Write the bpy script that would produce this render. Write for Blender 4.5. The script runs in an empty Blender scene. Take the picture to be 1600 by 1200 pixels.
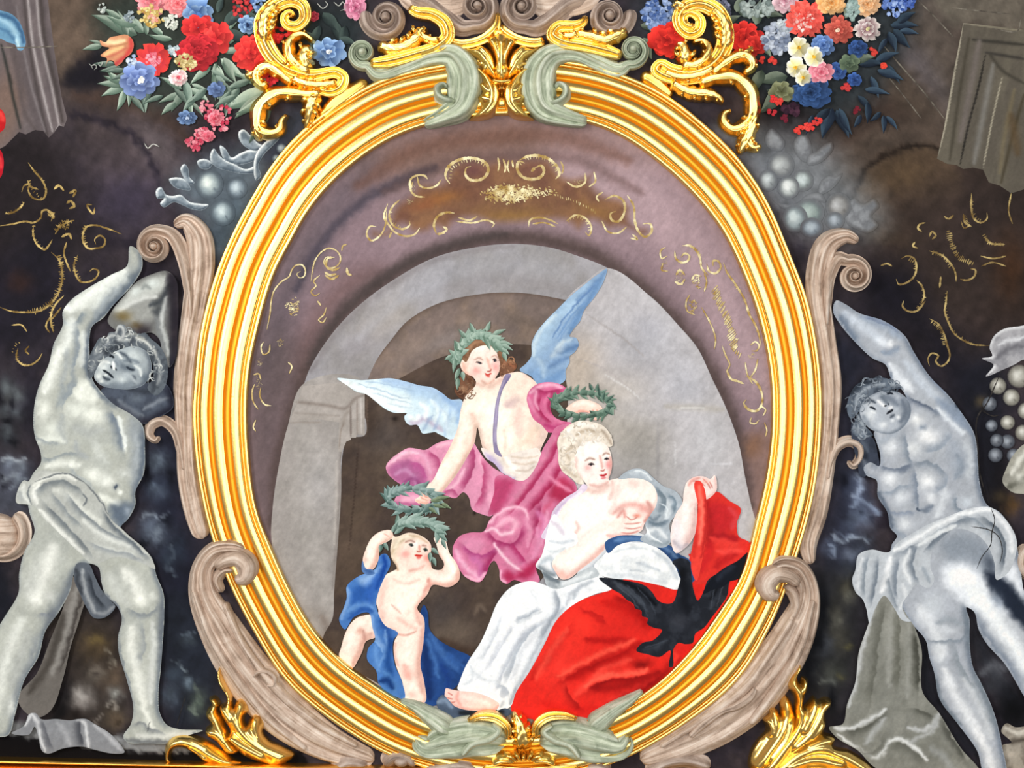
import bpy, math, random, bisect
import numpy as np
from mathutils import Vector
from mathutils.geometry import delaunay_2d_cdt

# ---------------------------------------------------------------- camera, light, exposure
S = 0.0025                      # metres per photo pixel on the wall plane (frame 4.0 m x 3.0 m)
CX, CY = 800.0, 600.0
CAM_D = 9.0
scene = bpy.context.scene
COL = scene.collection

cam_d = bpy.data.cameras.new('camera')
cam = bpy.data.objects.new('camera', cam_d)
COL.objects.link(cam)
cam.location = (0, -CAM_D, 0)
cam.rotation_euler = (math.pi / 2, 0, 0)
cam_d.sensor_width = 36
cam_d.lens = 36 * CAM_D / (1600 * S)
scene.camera = cam

world = bpy.data.worlds.new('room_light')
scene.world = world
world.use_nodes = True
bg = world.node_tree.nodes['Background']
bg.inputs[0].default_value = (1.0, 0.95, 0.88, 1)
bg.inputs[1].default_value = 0.20


def area(name, loc, target, sx, sy, power, color=(1, 1, 1)):
    d = bpy.data.lights.new(name, 'AREA')
    d.shape = 'RECTANGLE'
    d.size, d.size_y = sx, sy
    d.energy = power
    d.color = color
    o = bpy.data.objects.new(name, d)
    COL.objects.link(o)
    o.location = loc
    o.rotation_euler = (Vector(target) - Vector(loc)).to_track_quat('-Z', 'Y').to_euler()
    return o


# the bright window wall of the room behind the viewer, and one tall window on either side
area('window_light', (0, -10.5, 0.7), (0, 0, 0), 7.0, 4.5, 400, (1, 0.985, 0.96))
area('window_light', (-4.6, -6.4, 2.2), (0, 0, 0), 1.8, 3.6, 330, (1, 0.985, 0.96))
area('window_light', (4.6, -7.5, 0.9), (0, 0, 0), 1.8, 3.6, 130, (1, 0.985, 0.96))

vs = scene.view_settings
vs.view_transform = 'Standard'
vs.look = 'None'
vs.gamma = 1
vs.use_curve_mapping = False
vs.exposure = 0.12

# ---------------------------------------------------------------- helpers
rng = np.random.default_rng(7)
random.seed(7)


def W(x, y, d=0.0):
    """photo-plane position (pixels) and relief depth (metres towards the viewer) -> world"""
    return ((x - CX) * S, -d, (CY - y) * S)


def hexc(h):
    h = h.lstrip('#')
    if len(h) == 3:
        h = ''.join(c * 2 for c in h)
    return np.array([int(h[i:i + 2], 16) / 255 for i in (0, 2, 4)], dtype=np.float32)


def lin(c):
    c = np.clip(c, 0, 1)
    return np.where(c <= 0.04045, c / 12.92, ((c + 0.055) / 1.055) ** 2.4)


def pts_of(s):
    if not isinstance(s, str):
        return np.array(s, dtype=np.float32)
    return np.array([[float(v) for v in t.split(',')] for t in s.split()], dtype=np.float32)


def spline(P, closed=False, step=3.0):
    """Catmull-Rom through the points, sampled about every `step` pixels"""
    P = np.asarray(P, dtype=np.float64)
    n = len(P)
    if n < 3 and not closed:
        if n < 2:
            return P
        k = max(1, int(np.hypot(*(P[1] - P[0])[:2]) / step))
        t = np.linspace(0, 1, k + 1)[:, None]
        return P[0] * (1 - t) + P[1] * t
    out = []
    segs = n if closed else n - 1
    for i in range(segs):
        p1, p2 = P[i], P[(i + 1) % n]
        p0 = P[(i - 1) % n] if (closed or i > 0) else 2 * p1 - p2
        p3 = P[(i + 2) % n] if (closed or i < n - 2) else 2 * p2 - p1
        L = np.hypot(*(p2 - p1)[:2])
        if L < 1e-6:
            continue
        # centripetal-like tangents keep uneven spacings from overshooting
        d0 = max(np.hypot(*(p1 - p0)[:2]), 1e-3)
        d2 = max(np.hypot(*(p3 - p2)[:2]), 1e-3)
        m1 = ((p1 - p0) / d0 * L + (p2 - p1)) * 0.5
        m2 = ((p3 - p2) / d2 * L + (p2 - p1)) * 0.5
        k = max(1, int(round(L / step)))
        t = (np.arange(k) / k)[:, None]
        h00 = 2 * t**3 - 3 * t**2 + 1
        h10 = t**3 - 2 * t**2 + t
        h01 = -2 * t**3 + 3 * t**2
        h11 = t**3 - t**2
        out.append(h00 * p1 + h10 * m1 + h01 * p2 + h11 * m2)
    R = np.concatenate(out)
    if not closed:
        R = np.vstack([R, P[-1:]])
    return R


def poly_dist(P, path, closed=False):
    """distance, signed side and running parameter of points P to a polyline"""
    n = len(P)
    best = np.full(n, 1e9, np.float32)
    side = np.zeros(n, np.float32)
    par = np.zeros(n, np.float32)
    nx = np.zeros(n, np.float32)
    ny = np.zeros(n, np.float32)
    path = np.asarray(path, dtype=np.float32)
    m = len(path) if closed else len(path) - 1
    if m < 1:
        d = P - path[0]
        dd = np.hypot(d[:, 0], d[:, 1])
        return dd, side, par, d[:, 0] / (dd + 1e-6), d[:, 1] / (dd + 1e-6)
    for i in range(m):
        a = path[i]
        b = path[(i + 1) % len(path)]
        ex, ey = b - a
        l2 = ex * ex + ey * ey + 1e-9
        qx = P[:, 0] - a[0]
        qy = P[:, 1] - a[1]
        t = np.clip((qx * ex + qy * ey) / l2, 0, 1)
        rx = qx - t * ex
        ry = qy - t * ey
        d2 = rx * rx + ry * ry
        k = d2 < best
        best[k] = d2[k]
        side[k] = (ex * qy - ey * qx)[k]
        par[k] = ((i + t) / m)[k]
        nx[k] = rx[k]
        ny[k] = ry[k]
    d = np.sqrt(best)
    return d, np.sign(side), par, nx / (d + 1e-5), ny / (d + 1e-5)


def inside(P, poly):
    x, y = P[:, 0], P[:, 1]
    r = np.zeros(len(P), bool)
    n = len(poly)
    j = n - 1
    for i in range(n):
        xi, yi = poly[i]
        xj, yj = poly[j]
        if yi != yj:
            c = ((yi > y) != (yj > y)) & (x < (xj - xi) * (y - yi) / (yj - yi) + xi)
            r ^= c
        j = i
    return r


_lat = rng.random((256, 256)).astype(np.float32)


def vnoise(P, scale, seed=0):
    x = P[:, 0] / scale + seed * 17.3 + 500
    y = P[:, 1] / scale + seed * 9.1 + 500
    xi = np.floor(x).astype(int)
    yi = np.floor(y).astype(int)
    fx = (x - xi).astype(np.float32)
    fy = (y - yi).astype(np.float32)
    fx = fx * fx * (3 - 2 * fx)
    fy = fy * fy * (3 - 2 * fy)
    g = lambda a, b: _lat[a & 255, b & 255]
    return (g(xi, yi) * (1 - fx) + g(xi + 1, yi) * fx) * (1 - fy) + (g(xi, yi + 1) * (1 - fx) + g(xi + 1, yi + 1) * fx) * fy


def fbm(P, scale, seed=0):
    return (vnoise(P, scale, seed) * 0.55 + vnoise(P, scale / 2.1, seed + 1) * 0.28 + vnoise(P, scale / 4.3, seed + 2) * 0.17)


LIGHT = np.array([-0.45, -0.80], np.float32)


class Field:
    """pigment on a painted surface: colours (sRGB) at a set of plane points, laid on stroke by stroke"""

    def __init__(self, P, base, outline=None, warp=0.0):
        self.P0 = np.asarray(P, dtype=np.float32)
        self.P = self.P0
        if warp:        # unsteady hand: strokes waver a little instead of running mechanically smooth
            w1 = vnoise(self.P0, 9, 21) * 0.6 + vnoise(self.P0, 4.1, 22) * 0.4 - 0.5
            w2 = vnoise(self.P0, 9, 31) * 0.6 + vnoise(self.P0, 4.1, 32) * 0.4 - 0.5
            self.P = self.P0 + np.stack([w1, w2], 1).astype(np.float32) * 2 * warp
        self.C = np.tile(hexc(base), (len(P), 1)).astype(np.float32)
        self.outline = outline
        self._o = None

    def mix(self, idx, col, a):
        a = np.clip(a, 0, 1)[:, None]
        self.C[idx] = self.C[idx] * (1 - a) + col * a

    def box(self, x0, y0, x1, y1):
        P = self.P
        return np.nonzero((P[:, 0] >= x0) & (P[:, 0] <= x1) & (P[:, 1] >= y0) & (P[:, 1] <= y1))[0]

    def run(self, ops):
        for line in ops.strip().splitlines():
            line = line.strip()
            if not line or line[0] == '#':
                continue
            tk = line.split()
            op, colr, al, wd = tk[0], tk[1], float(tk[2]), tk[3]
            rest = ' '.join(tk[4:])
            if op == 'n':
                m = fbm(self.P, float(wd), len(colr) + int(float(wd)) % 13)
                self.mix(slice(None), hexc(colr), al * np.clip((m - 0.42) * 4, 0, 1))
                continue
            if op == 'N':       # streaky noise, stretched along a direction (width/stretch/angle)
                v = [float(q) for q in wd.split('/')]
                a = math.radians(v[2])
                Q = np.stack([(self.P[:, 0] * math.cos(a) + self.P[:, 1] * math.sin(a)) / v[1],
                              -self.P[:, 0] * math.sin(a) + self.P[:, 1] * math.cos(a)], 1)
                m = fbm(Q, v[0], int(v[0]) + int(v[2]) % 11)
                self.mix(slice(None), hexc(colr), al * np.clip((m - 0.42) * 4, 0, 1))
                continue
            if op in 'oO':
                if self._o is None:
                    self._o = poly_dist(self.P0, self.outline[::2] if len(self.outline) > 160 else self.outline, True)
                d, _, _, nx, ny = self._o
                R = float(wd)
                k = np.clip(1 - d / R, 0, 1)
                k = k * k * (3 - 2 * k)
                if op == 'O':
                    self.mix(slice(None), hexc(colr), al * k)
                else:
                    lx, ly = [float(v) for v in rest.split('/')] if rest else (-LIGHT[0], -LIGHT[1])
                    # outward direction is from the point to the outline
                    s = -(nx * lx + ny * ly)
                    self.mix(slice(None), hexc(colr), al * k * np.clip(s * 1.2 + 0.1, 0, 1))
                continue
            pts = pts_of(rest)
            if op in 'be':
                v = [float(q) for q in wd.split('/')]
                rx, ry = v[0], v[1] if len(v) > 1 else v[0]
                ro = math.radians(v[2]) if len(v) > 2 else 0
                R = max(rx, ry) * (2.2 if op == 'b' else 1.3)
                for px, py in pts:
                    i = self.box(px - R, py - R, px + R, py + R)
                    if not len(i):
                        continue
                    dx, dy = self.P[i, 0] - px, self.P[i, 1] - py
                    u = (dx * math.cos(ro) + dy * math.sin(ro)) / rx
                    w = (-dx * math.sin(ro) + dy * math.cos(ro)) / ry
                    q = u * u + w * w
                    if op == 'b':
                        k = np.exp(-q * 1.3)
                    else:
                        e = 1.4 / min(rx, ry)
                        k = np.clip((1 + e / 2 - np.sqrt(q)) / e, 0, 1)
                    self.mix(i, hexc(colr), al * k)
                continue
            if op == 'p':
                w = float(wd)
                poly = spline(pts, True, 4)
                lo, hi = poly.min(0) - w * 2, poly.max(0) + w * 2
                i = self.box(lo[0], lo[1], hi[0], hi[1])
                if not len(i):
                    continue
                ins = inside(self.P[i], poly)
                d = poly_dist(self.P[i], poly, True)[0]
                sd = np.where(ins, d, -d)
                k = np.clip(0.5 + sd / max(w, 0.6) * 0.5, 0, 1)
                self.mix(i, hexc(colr), al * k * k * (3 - 2 * k))
                continue
            if op == 't':
                rr = [float(q) for q in wd.split('/')]
                path = spline(pts, False, 5)
                M = max(rr) * 1.2 + 2
                lo, hi = path.min(0) - M, path.max(0) + M
                i = self.box(lo[0], lo[1], hi[0], hi[1])
                if not len(i):
                    continue
                d, sd, par, nx, ny = poly_dist(self.P[i], path)
                r = np.interp(par, np.linspace(0, 1, len(rr)), rr)
                k = np.clip((r - d) / 2.0 + 0.5, 0, 1)
                q = np.clip(d / r, 0, 1)
                sh = (nx * LIGHT[0] + ny * LIGHT[1]) * q + np.sqrt(np.clip(1 - q * q, 0, 1)) * 0.45 - 0.15
                c0, c1, c2 = [hexc(q) for q in colr.split('-')]
                u = np.clip(sh, 0, 1)[:, None]
                v = np.clip(-sh * 1.3, 0, 1)[:, None]
                c = c1 * (1 - u) + c0 * u
                c = c * (1 - v) + c2 * v
                self.mix(i, c, al * k)
                continue
            w = float(wd)
            path = spline(pts, False, max(2.0, min(6.0, w)))
            M = w * (2.2 if op in 'sfg' else 1.2) + 2
            lo, hi = path.min(0) - M, path.max(0) + M
            i = self.box(lo[0], lo[1], hi[0], hi[1])
            if not len(i):
                continue
            d, sd, par, _, _ = poly_dist(self.P[i], path)
            tp = np.clip(np.minimum(par, 1 - par) * 5 + 0.25, 0, 1)
            if op == 's':
                k = np.exp(-(d / (w * (0.5 + 0.5 * tp))) ** 2)
            elif op == 'l':
                k = np.clip((w * 0.5 * tp - d) / 1.0 + 0.6, 0, 1)
            else:
                on = sd > 0 if op == 'f' else sd < 0
                k = np.where(on, np.exp(-(d / w) ** 2), np.exp(-(d / max(1.0, w * 0.12)) ** 2)) * tp
            self.mix(i, hexc(colr), al * k)
        return self

    def grain(self, amp=0.05, scale=9, seed=3):
        m = fbm(self.P0, scale, seed) - 0.5
        m2 = fbm(self.P0, scale * 5, seed + 5) - 0.5
        Q = np.stack([self.P0[:, 0] * 0.82 + self.P0[:, 1] * 0.57, (self.P0[:, 1] * 0.82 - self.P0[:, 0] * 0.57) / 3.2], 1)
        m3 = fbm(Q, scale * 0.7, seed + 9) - 0.5
        self.C *= (1 + amp * 2.0 * m + amp * 1.6 * m2 + amp * 2.0 * m3)[:, None]
        return self


# ---------------------------------------------------------------- objects
def put(name, mesh, parent=None, mat=None, label=None, cat=None, group=None, kind=None):
    o = bpy.data.objects.new(name, mesh)
    COL.objects.link(o)
    if parent is not None:
        o.parent = parent
    if mat is not None and mesh is not None:
        mesh.materials.append(mat)
    for k, v in (('label', label), ('category', cat), ('group', group), ('kind', kind)):
        if v:
            o[k] = v
    return o


GROUPS = {'tall_scroll_bracket': 'tall stucco scrolls beside the frame', 'foot_scroll_bracket': 'stucco scrolls under the lower frame',
          'crown_scroll': 'dark stucco scrolls at the crown', 'green_bracket': 'green stucco brackets gripping the frame',
          'corner_flourish': 'gilded flourishes at the upper corners', 'acanthus_tuft': 'gilded tufts at the lower corners',
          'crown_spray': 'gilded curls on the green scrolls', 'wall_volute': 'stucco volutes at the picture edges', 'foot_rocaille': 'stucco curls at the bottom edge'}


def thing(name, label, cat, group=None):
    group = group or GROUPS.get(name)
    o = put(name, None, None, None, label, cat, group)
    o.empty_display_size = 0.1
    return o


def mesh_np(name, V, F, colors=None, smooth=True, flow=None):
    """V (n,3) array, F list of int arrays of equal length or (m,k) array"""
    me = bpy.data.meshes.new(name)
    V = np.asarray(V, np.float32)
    F = np.asarray(F, np.int32)
    k = F.shape[1]
    me.vertices.add(len(V))
    me.vertices.foreach_set('co', V.ravel())
    me.loops.add(F.size)
    me.loops.foreach_set('vertex_index', F.ravel())
    me.polygons.add(len(F))
    me.polygons.foreach_set('loop_start', np.arange(0, F.size, k, dtype=np.int32))
    me.polygons.foreach_set('loop_total', np.full(len(F), k, np.int32))
    me.update(calc_edges=True)
    if smooth:
        me.polygons.foreach_set('use_smooth', np.ones(len(F), bool))
    if colors is not None:
        a = me.color_attributes.new('pigment', 'FLOAT_COLOR', 'POINT')
        c = np.ones((len(V), 4), np.float32)
        c[:, :3] = lin(colors)
        a.data.foreach_set('color', c.ravel())
    if flow is not None:
        a = me.attributes.new('flow', 'FLOAT_VECTOR', 'POINT')
        a.data.foreach_set('vector', np.asarray(flow, np.float32).ravel())
    me.validate()
    return me


LEV = [0]
STEP = 0.00006


def plane_pts(P, d):
    P = np.asarray(P)
    V = np.zeros((len(P), 3), np.float32)
    V[:, 0] = (P[:, 0] - CX) * S
    V[:, 1] = -d
    V[:, 2] = (CY - P[:, 1]) * S
    return V


def fill(outline, res):
    """constrained triangulation of a closed outline with interior points every `res` pixels"""
    lo, hi = outline.min(0), outline.max(0)
    xs = np.arange(lo[0] + res / 2, hi[0], res)
    ys = np.arange(lo[1] + res / 2, hi[1], res * 0.87)
    gx, gy = np.meshgrid(xs, ys)
    gx = gx + (np.arange(len(ys)) % 2)[:, None] * res * 0.5
    G = np.stack([gx.ravel(), gy.ravel()], 1)
    G = G[inside(G, outline)]
    if len(G):
        d = poly_dist(G.astype(np.float32), outline, True)[0]
        G = G[d > res * 0.45]
    A = np.vstack([outline, G]) if len(G) else outline
    n = len(outline)
    r = delaunay_2d_cdt([Vector(p) for p in A.tolist()], [], [list(range(n))], 1, 1e-4)
    P = np.array([(v.x, v.y) for v in r[0]], np.float32)
    F = np.array(r[2], np.int32)
    # faces towards the viewer (-Y): in x,-y plane counter-clockwise
    a, b, c = P[F[:, 0]], P[F[:, 1]], P[F[:, 2]]
    cr = (b[:, 0] - a[:, 0]) * (c[:, 1] - a[:, 1]) - (b[:, 1] - a[:, 1]) * (c[:, 0] - a[:, 0])
    F[cr > 0] = F[cr > 0][:, ::-1]
    return P, F


def shape(name, parent, outline, base, ops='', res=2.2, label=None, grain=0.045, mat='paint', smooth=True, lev=None, warp=None, con=1.15, under=None):
    """one painted form: crisp outline, pigment laid on by the strokes in `ops`"""
    O = pts_of(outline)
    O = spline(O, True, max(2.0, res)) if smooth else O
    P, F = fill(O, res)
    f = Field(P, base, O, ((3.2 if res >= 1.75 else 2.0) if res >= 1.35 else 0.5) if warp is None else warp)
    if ops:
        f.run(ops)
    f.C = (f.C - 0.5) * con + 0.505
    if under:           # soft edge: the brush drags the neighbouring ground colour in
        base_u, ops_u, con_u, R, dirn = under
        g = Field(P, base_u, O, 3.0).run(ops_u)
        g.C = (g.C - 0.5) * con_u + 0.5
        d, _, _, ex, ey = poly_dist(P, O, True)
        k = np.clip(1 - d / R, 0, 1)
        k = k * k * (3 - 2 * k)
        if dirn:
            k = k * np.clip(-(ex * dirn[0] + ey * dirn[1]) * 1.5 + 0.2, 0, 1)
        f.C = f.C * (1 - k[:, None]) + g.C * k[:, None]
    f.grain(grain, 7)
    LEV[0] += 1
    me = mesh_np(name, plane_pts(P, (LEV[0] if lev is None else lev) * STEP), F, f.C)
    return put(name, me, parent, M[mat], label)


def many(name, parent, polys, label=None, kind=None, mat='paint'):
    """several small painted touches (leaves, petals) that make up one part; polys = (points, colours, lift)"""
    V, F, C = [], [], []
    n = 0
    LEV[0] += 1
    for P, cols in polys:
        P = np.asarray(P, np.float32)
        k = len(P)
        c = P.mean(0)
        LEV[0] += 0.05
        V.append(plane_pts(np.vstack([c[None], P]), LEV[0] * STEP))
        cols = np.asarray(cols, np.float32)
        if cols.ndim == 1:
            cols = np.tile(cols, (k + 1, 1))
        elif len(cols) == k:
            cols = np.vstack([cols.mean(0)[None], cols])
        C.append(cols)
        a = 0.5 * np.sum(P[:, 0] * np.roll(P[:, 1], -1) - np.roll(P[:, 0], -1) * P[:, 1])
        for i in range(k):
            t = (n, n + 1 + i, n + 1 + (i + 1) % k)
            F.append(t if a < 0 else t[::-1])
        n += k + 1
    me = mesh_np(name, np.vstack(V), np.array(F), np.clip(np.vstack(C), 0, 1))
    return put(name, me, parent, M[mat], label, kind=kind)


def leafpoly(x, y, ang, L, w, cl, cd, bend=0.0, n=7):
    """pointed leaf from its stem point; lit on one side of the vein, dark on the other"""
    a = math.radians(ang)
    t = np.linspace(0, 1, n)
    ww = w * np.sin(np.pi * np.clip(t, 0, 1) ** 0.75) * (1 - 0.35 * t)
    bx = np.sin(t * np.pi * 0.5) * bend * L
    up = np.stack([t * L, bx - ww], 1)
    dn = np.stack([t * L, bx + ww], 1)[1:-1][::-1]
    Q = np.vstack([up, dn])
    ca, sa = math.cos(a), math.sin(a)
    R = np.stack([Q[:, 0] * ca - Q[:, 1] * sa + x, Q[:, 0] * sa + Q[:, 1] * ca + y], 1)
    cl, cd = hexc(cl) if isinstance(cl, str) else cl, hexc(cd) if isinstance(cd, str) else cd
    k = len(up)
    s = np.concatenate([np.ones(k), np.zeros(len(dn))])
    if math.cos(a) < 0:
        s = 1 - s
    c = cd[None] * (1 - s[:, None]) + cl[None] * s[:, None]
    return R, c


def ribbons(name, parent, strokes, c0, c1, label=None, kind=None, seed=1, step=1.8):
    """thin brush lines with tapering ends; strokes = (width, points[, closed])"""
    V, F, C = [], [], []
    n = 0
    r = np.random.default_rng(seed)
    c0, c1 = hexc(c0), hexc(c1)
    LEV[0] += 1
    for st in strokes:
        w = st[0]
        p = spline(pts_of(st[1]), False, step)
        k = len(p)
        if k < 2:
            continue
        t = np.gradient(p, axis=0)
        t /= np.hypot(t[:, 0], t[:, 1])[:, None] + 1e-6
        nn = np.stack([-t[:, 1], t[:, 0]], 1)
        u = np.linspace(0, 1, k)
        hw = w * 0.5 * np.clip(np.minimum(u, 1 - u) * 6 + 0.2, 0, 1) * (0.75 + 0.5 * r.random(k))
        LEV[0] += 0.05
        V.append(plane_pts(np.vstack([p - nn * hw[:, None], p + nn * hw[:, None]]), LEV[0] * STEP))
        m = np.clip(fbm(p.astype(np.float32), 9, seed) * 1.9 - 0.45, 0, 1)[:, None]
        cc = c0 * (1 - m) + c1 * m
        C += [cc, cc]
        for i in range(k - 1):
            F.append((n + i, n + k + i, n + k + i + 1, n + i + 1))
        n += 2 * k
    me = mesh_np(name, np.vstack(V), np.array(F), np.vstack(C))
    return put(name, me, parent, M['paint'], label, kind=kind)


def curls(name, parent, outline, n, r, c0, c1, w=1.8, seed=1, kind=None):
    """locks of hair: short hooked brush strokes inside an outline"""
    O = spline(pts_of(outline), True, 3)
    rr = random.Random(seed)
    lo, hi = O.min(0), O.max(0)
    st = []
    while len(st) < n:
        x, y = rr.uniform(lo[0], hi[0]), rr.uniform(lo[1], hi[1])
        if not inside(np.array([[x, y]]), O)[0]:
            continue
        a, q, sg = rr.uniform(0, 6.28), r * rr.uniform(.6, 1.3), rr.choice((-1, 1))
        st.append((w * rr.uniform(.6, 1.3), [(x + q * (1 - k * .12) * math.cos(a + sg * k * .75), y + q * (1 - k * .12) * math.sin(a + sg * k * .75)) for k in range(5)]))
    return ribbons(name, parent, st, c0, c1, seed=seed, kind='stuff')


# ---------------------------------------------------------------- materials
M = {}


def new_mat(name):
    m = bpy.data.materials.new(name)
    m.use_nodes = True
    nt = m.node_tree
    b = nt.nodes['Principled BSDF']
    return m, nt, b


def noise_bump(nt, b, scale, strength, dist, detail=6, stretch=None):
    tc = nt.nodes.new('ShaderNodeTexCoord')
    nz = nt.nodes.new('ShaderNodeTexNoise')
    nz.inputs['Scale'].default_value = scale
    nz.inputs['Detail'].default_value = detail
    src = tc.outputs['Object']
    if stretch:
        mp = nt.nodes.new('ShaderNodeMapping')
        mp.inputs['Scale'].default_value = stretch
        nt.links.new(src, mp.inputs[0])
        src = mp.outputs[0]
    nt.links.new(src, nz.inputs['Vector'])
    bp = nt.nodes.new('ShaderNodeBump')
    bp.inputs['Strength'].default_value = strength
    bp.inputs['Distance'].default_value = dist
    nt.links.new(nz.outputs[0], bp.inputs['Height'])
    nt.links.new(bp.outputs[0], b.inputs['Normal'])
    return tc, nz


def mixrgb(nt, mode, fac):
    n = nt.nodes.new('ShaderNodeMix')
    n.data_type = 'RGBA'
    n.blend_type = mode
    n.inputs[0].default_value = fac
    return n


def paint_material():
    m, nt, b = new_mat('oil_paint_on_plaster')
    at = nt.nodes.new('ShaderNodeAttribute')
    at.attribute_name = 'pigment'
    tc, nz = noise_bump(nt, b, 160, 0.12, 0.002)
    n2 = nt.nodes.new('ShaderNodeTexNoise')      # fine pigment speckle
    n2.inputs['Scale'].default_value = 95
    n2.inputs['Detail'].default_value = 8
    n2.inputs['Roughness'].default_value = 0.7
    nt.links.new(tc.outputs['Object'], n2.inputs['Vector'])
    rp = nt.nodes.new('ShaderNodeMapRange')
    rp.inputs[1].default_value = 0.3
    rp.inputs[2].default_value = 0.7
    rp.inputs[3].default_value = 0.90
    rp.inputs[4].default_value = 1.09
    nt.links.new(n2.outputs[0], rp.inputs[0])
    mx = mixrgb(nt, 'MULTIPLY', 1.0)
    nt.links.new(at.outputs['Color'], mx.inputs[6])
    nt.links.new(rp.outputs[0], mx.inputs[7])
    nt.links.new(mx.outputs[2], b.inputs['Base Color'])
    b.inputs['Roughness'].default_value = 0.8
    b.inputs['Specular IOR Level'].default_value = 0.12
    return m


def stucco_material(name, c0, c1, c2, scale=14, rough=0.55, bump=0.5, streak=0.6):
    """painted stucco: three tones mixed by noise, brushed streaks that follow the carving"""
    m, nt, b = new_mat(name)
    tc = nt.nodes.new('ShaderNodeTexCoord')
    n1 = nt.nodes.new('ShaderNodeTexNoise')
    n1.inputs['Scale'].default_value = scale
    n1.inputs['Detail'].default_value = 9
    n1.inputs['Roughness'].default_value = 0.68
    n1.inputs['Distortion'].default_value = 1.2
    nt.links.new(tc.outputs['Object'], n1.inputs['Vector'])
    fl = nt.nodes.new('ShaderNodeAttribute')
    fl.attribute_name = 'flow'
    mp = nt.nodes.new('ShaderNodeMapping')
    mp.inputs['Scale'].default_value = (5.0, 70.0, 1.0)
    nt.links.new(fl.outputs['Vector'], mp.inputs[0])
    n2 = nt.nodes.new('ShaderNodeTexNoise')
    n2.inputs['Scale'].default_value = 1.0
    n2.inputs['Detail'].default_value = 6
    n2.inputs['Roughness'].default_value = 0.6
    n2.inputs['Distortion'].default_value = 0.5
    nt.links.new(mp.outputs[0], n2.inputs['Vector'])
    mx = nt.nodes.new('ShaderNodeMix')
    mx.inputs[0].default_value = streak
    nt.links.new(n1.outputs[0], mx.inputs[2])
    nt.links.new(n2.outputs[0], mx.inputs[3])
    cr = nt.nodes.new('ShaderNodeValToRGB')
    e = cr.color_ramp.elements
    e[0].position, e[1].position = 0.33, 0.66
    e[0].color = (*lin(hexc(c0)), 1)
    e[1].color = (*lin(hexc(c2)), 1)
    k = e.new(0.49)
    k.color = (*lin(hexc(c1)), 1)
    nt.links.new(mx.outputs[0], cr.inputs[0])
    nt.links.new(cr.outputs[0], b.inputs['Base Color'])
    bp = nt.nodes.new('ShaderNodeBump')
    bp.inputs['Strength'].default_value = bump
    bp.inputs['Distance'].default_value = 0.010
    nt.links.new(mx.outputs[0], bp.inputs['Height'])
    nt.links.new(bp.outputs[0], b.inputs['Normal'])
    b.inputs['Roughness'].default_value = rough
    b.inputs['Specular IOR Level'].default_value = 0.3
    return m


def gold_material(name, base, rough, speck=0.25):
    m, nt, b = new_mat(name)
    tc, nz = noise_bump(nt, b, 130, 0.10, 0.003, 5)
    n1 = nt.nodes.new('ShaderNodeTexNoise')      # worn leaf: red bole showing through here and there
    n1.inputs['Scale'].default_value = 60
    n1.inputs['Detail'].default_value = 8
    n1.inputs['Roughness'].default_value = 0.75
    nt.links.new(tc.outputs['Object'], n1.inputs['Vector'])
    cr = nt.nodes.new('ShaderNodeValToRGB')
    e = cr.color_ramp.elements
    e[0].position, e[1].position = 0.26, 0.36
    e[0].color = (0.30, 0.11, 0.03, 1)
    e[1].color = (*base, 1)
    nt.links.new(n1.outputs[0], cr.inputs[0])
    nt.links.new(cr.outputs[0], b.inputs['Base Color'])
    b.inputs['Metallic'].default_value = 1.0
    b.inputs['Roughness'].default_value = rough
    return m


def plain_material(name, c, rough=0.8):
    m, nt, b = new_mat(name)
    noise_bump(nt, b, 40, 0.2, 0.004)
    b.inputs['Base Color'].default_value = (*lin(hexc(c)), 1)
    b.inputs['Roughness'].default_value = rough
    return m


M['paint'] = paint_material()
M['gold'] = gold_material('burnished_gilding', (1.0, 0.68, 0.21), 0.27)
M['matte'] = gold_material('matte_gilding', (0.80, 0.40, 0.035), 0.5)
M['goldrail'] = gold_material('rail_gilding', (1.0, 0.60, 0.14), 0.30)
M['brown'] = stucco_material('brown_marbled_stucco', '7d6757', 'c8b19f', 'f0e2d4', scale=11)
M['browndark'] = stucco_material('dark_brown_marbled_stucco', '75645a', 'ac998d', 'd8c8bc')
M['green'] = stucco_material('green_marbled_stucco', '6f7a66', 'b4bda6', 'e8ecda')
M['plaster'] = plain_material('grey_plaster', '4c4644')

# ---------------------------------------------------------------- setting: wall slab behind the painted surfaces
def box_mesh(name, x0, x1, y0, y1, d0, d1):
    c = [W(x, y, d) for d in (d0, d1) for (x, y) in ((x0, y0), (x1, y0), (x1, y1), (x0, y1))]
    f = [(0, 1, 2, 3), (7, 6, 5, 4), (0, 4, 5, 1), (1, 5, 6, 2), (2, 6, 7, 3), (3, 7, 4, 0)]
    return mesh_np(name, c, f, smooth=False)


wall = put('wall_back', box_mesh('wall_back', -260, 1860, -220, 1420, -0.20, -0.006), None, M['plaster'],
           'plain grey plaster wall carrying the painted surface', kind='structure')

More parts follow.
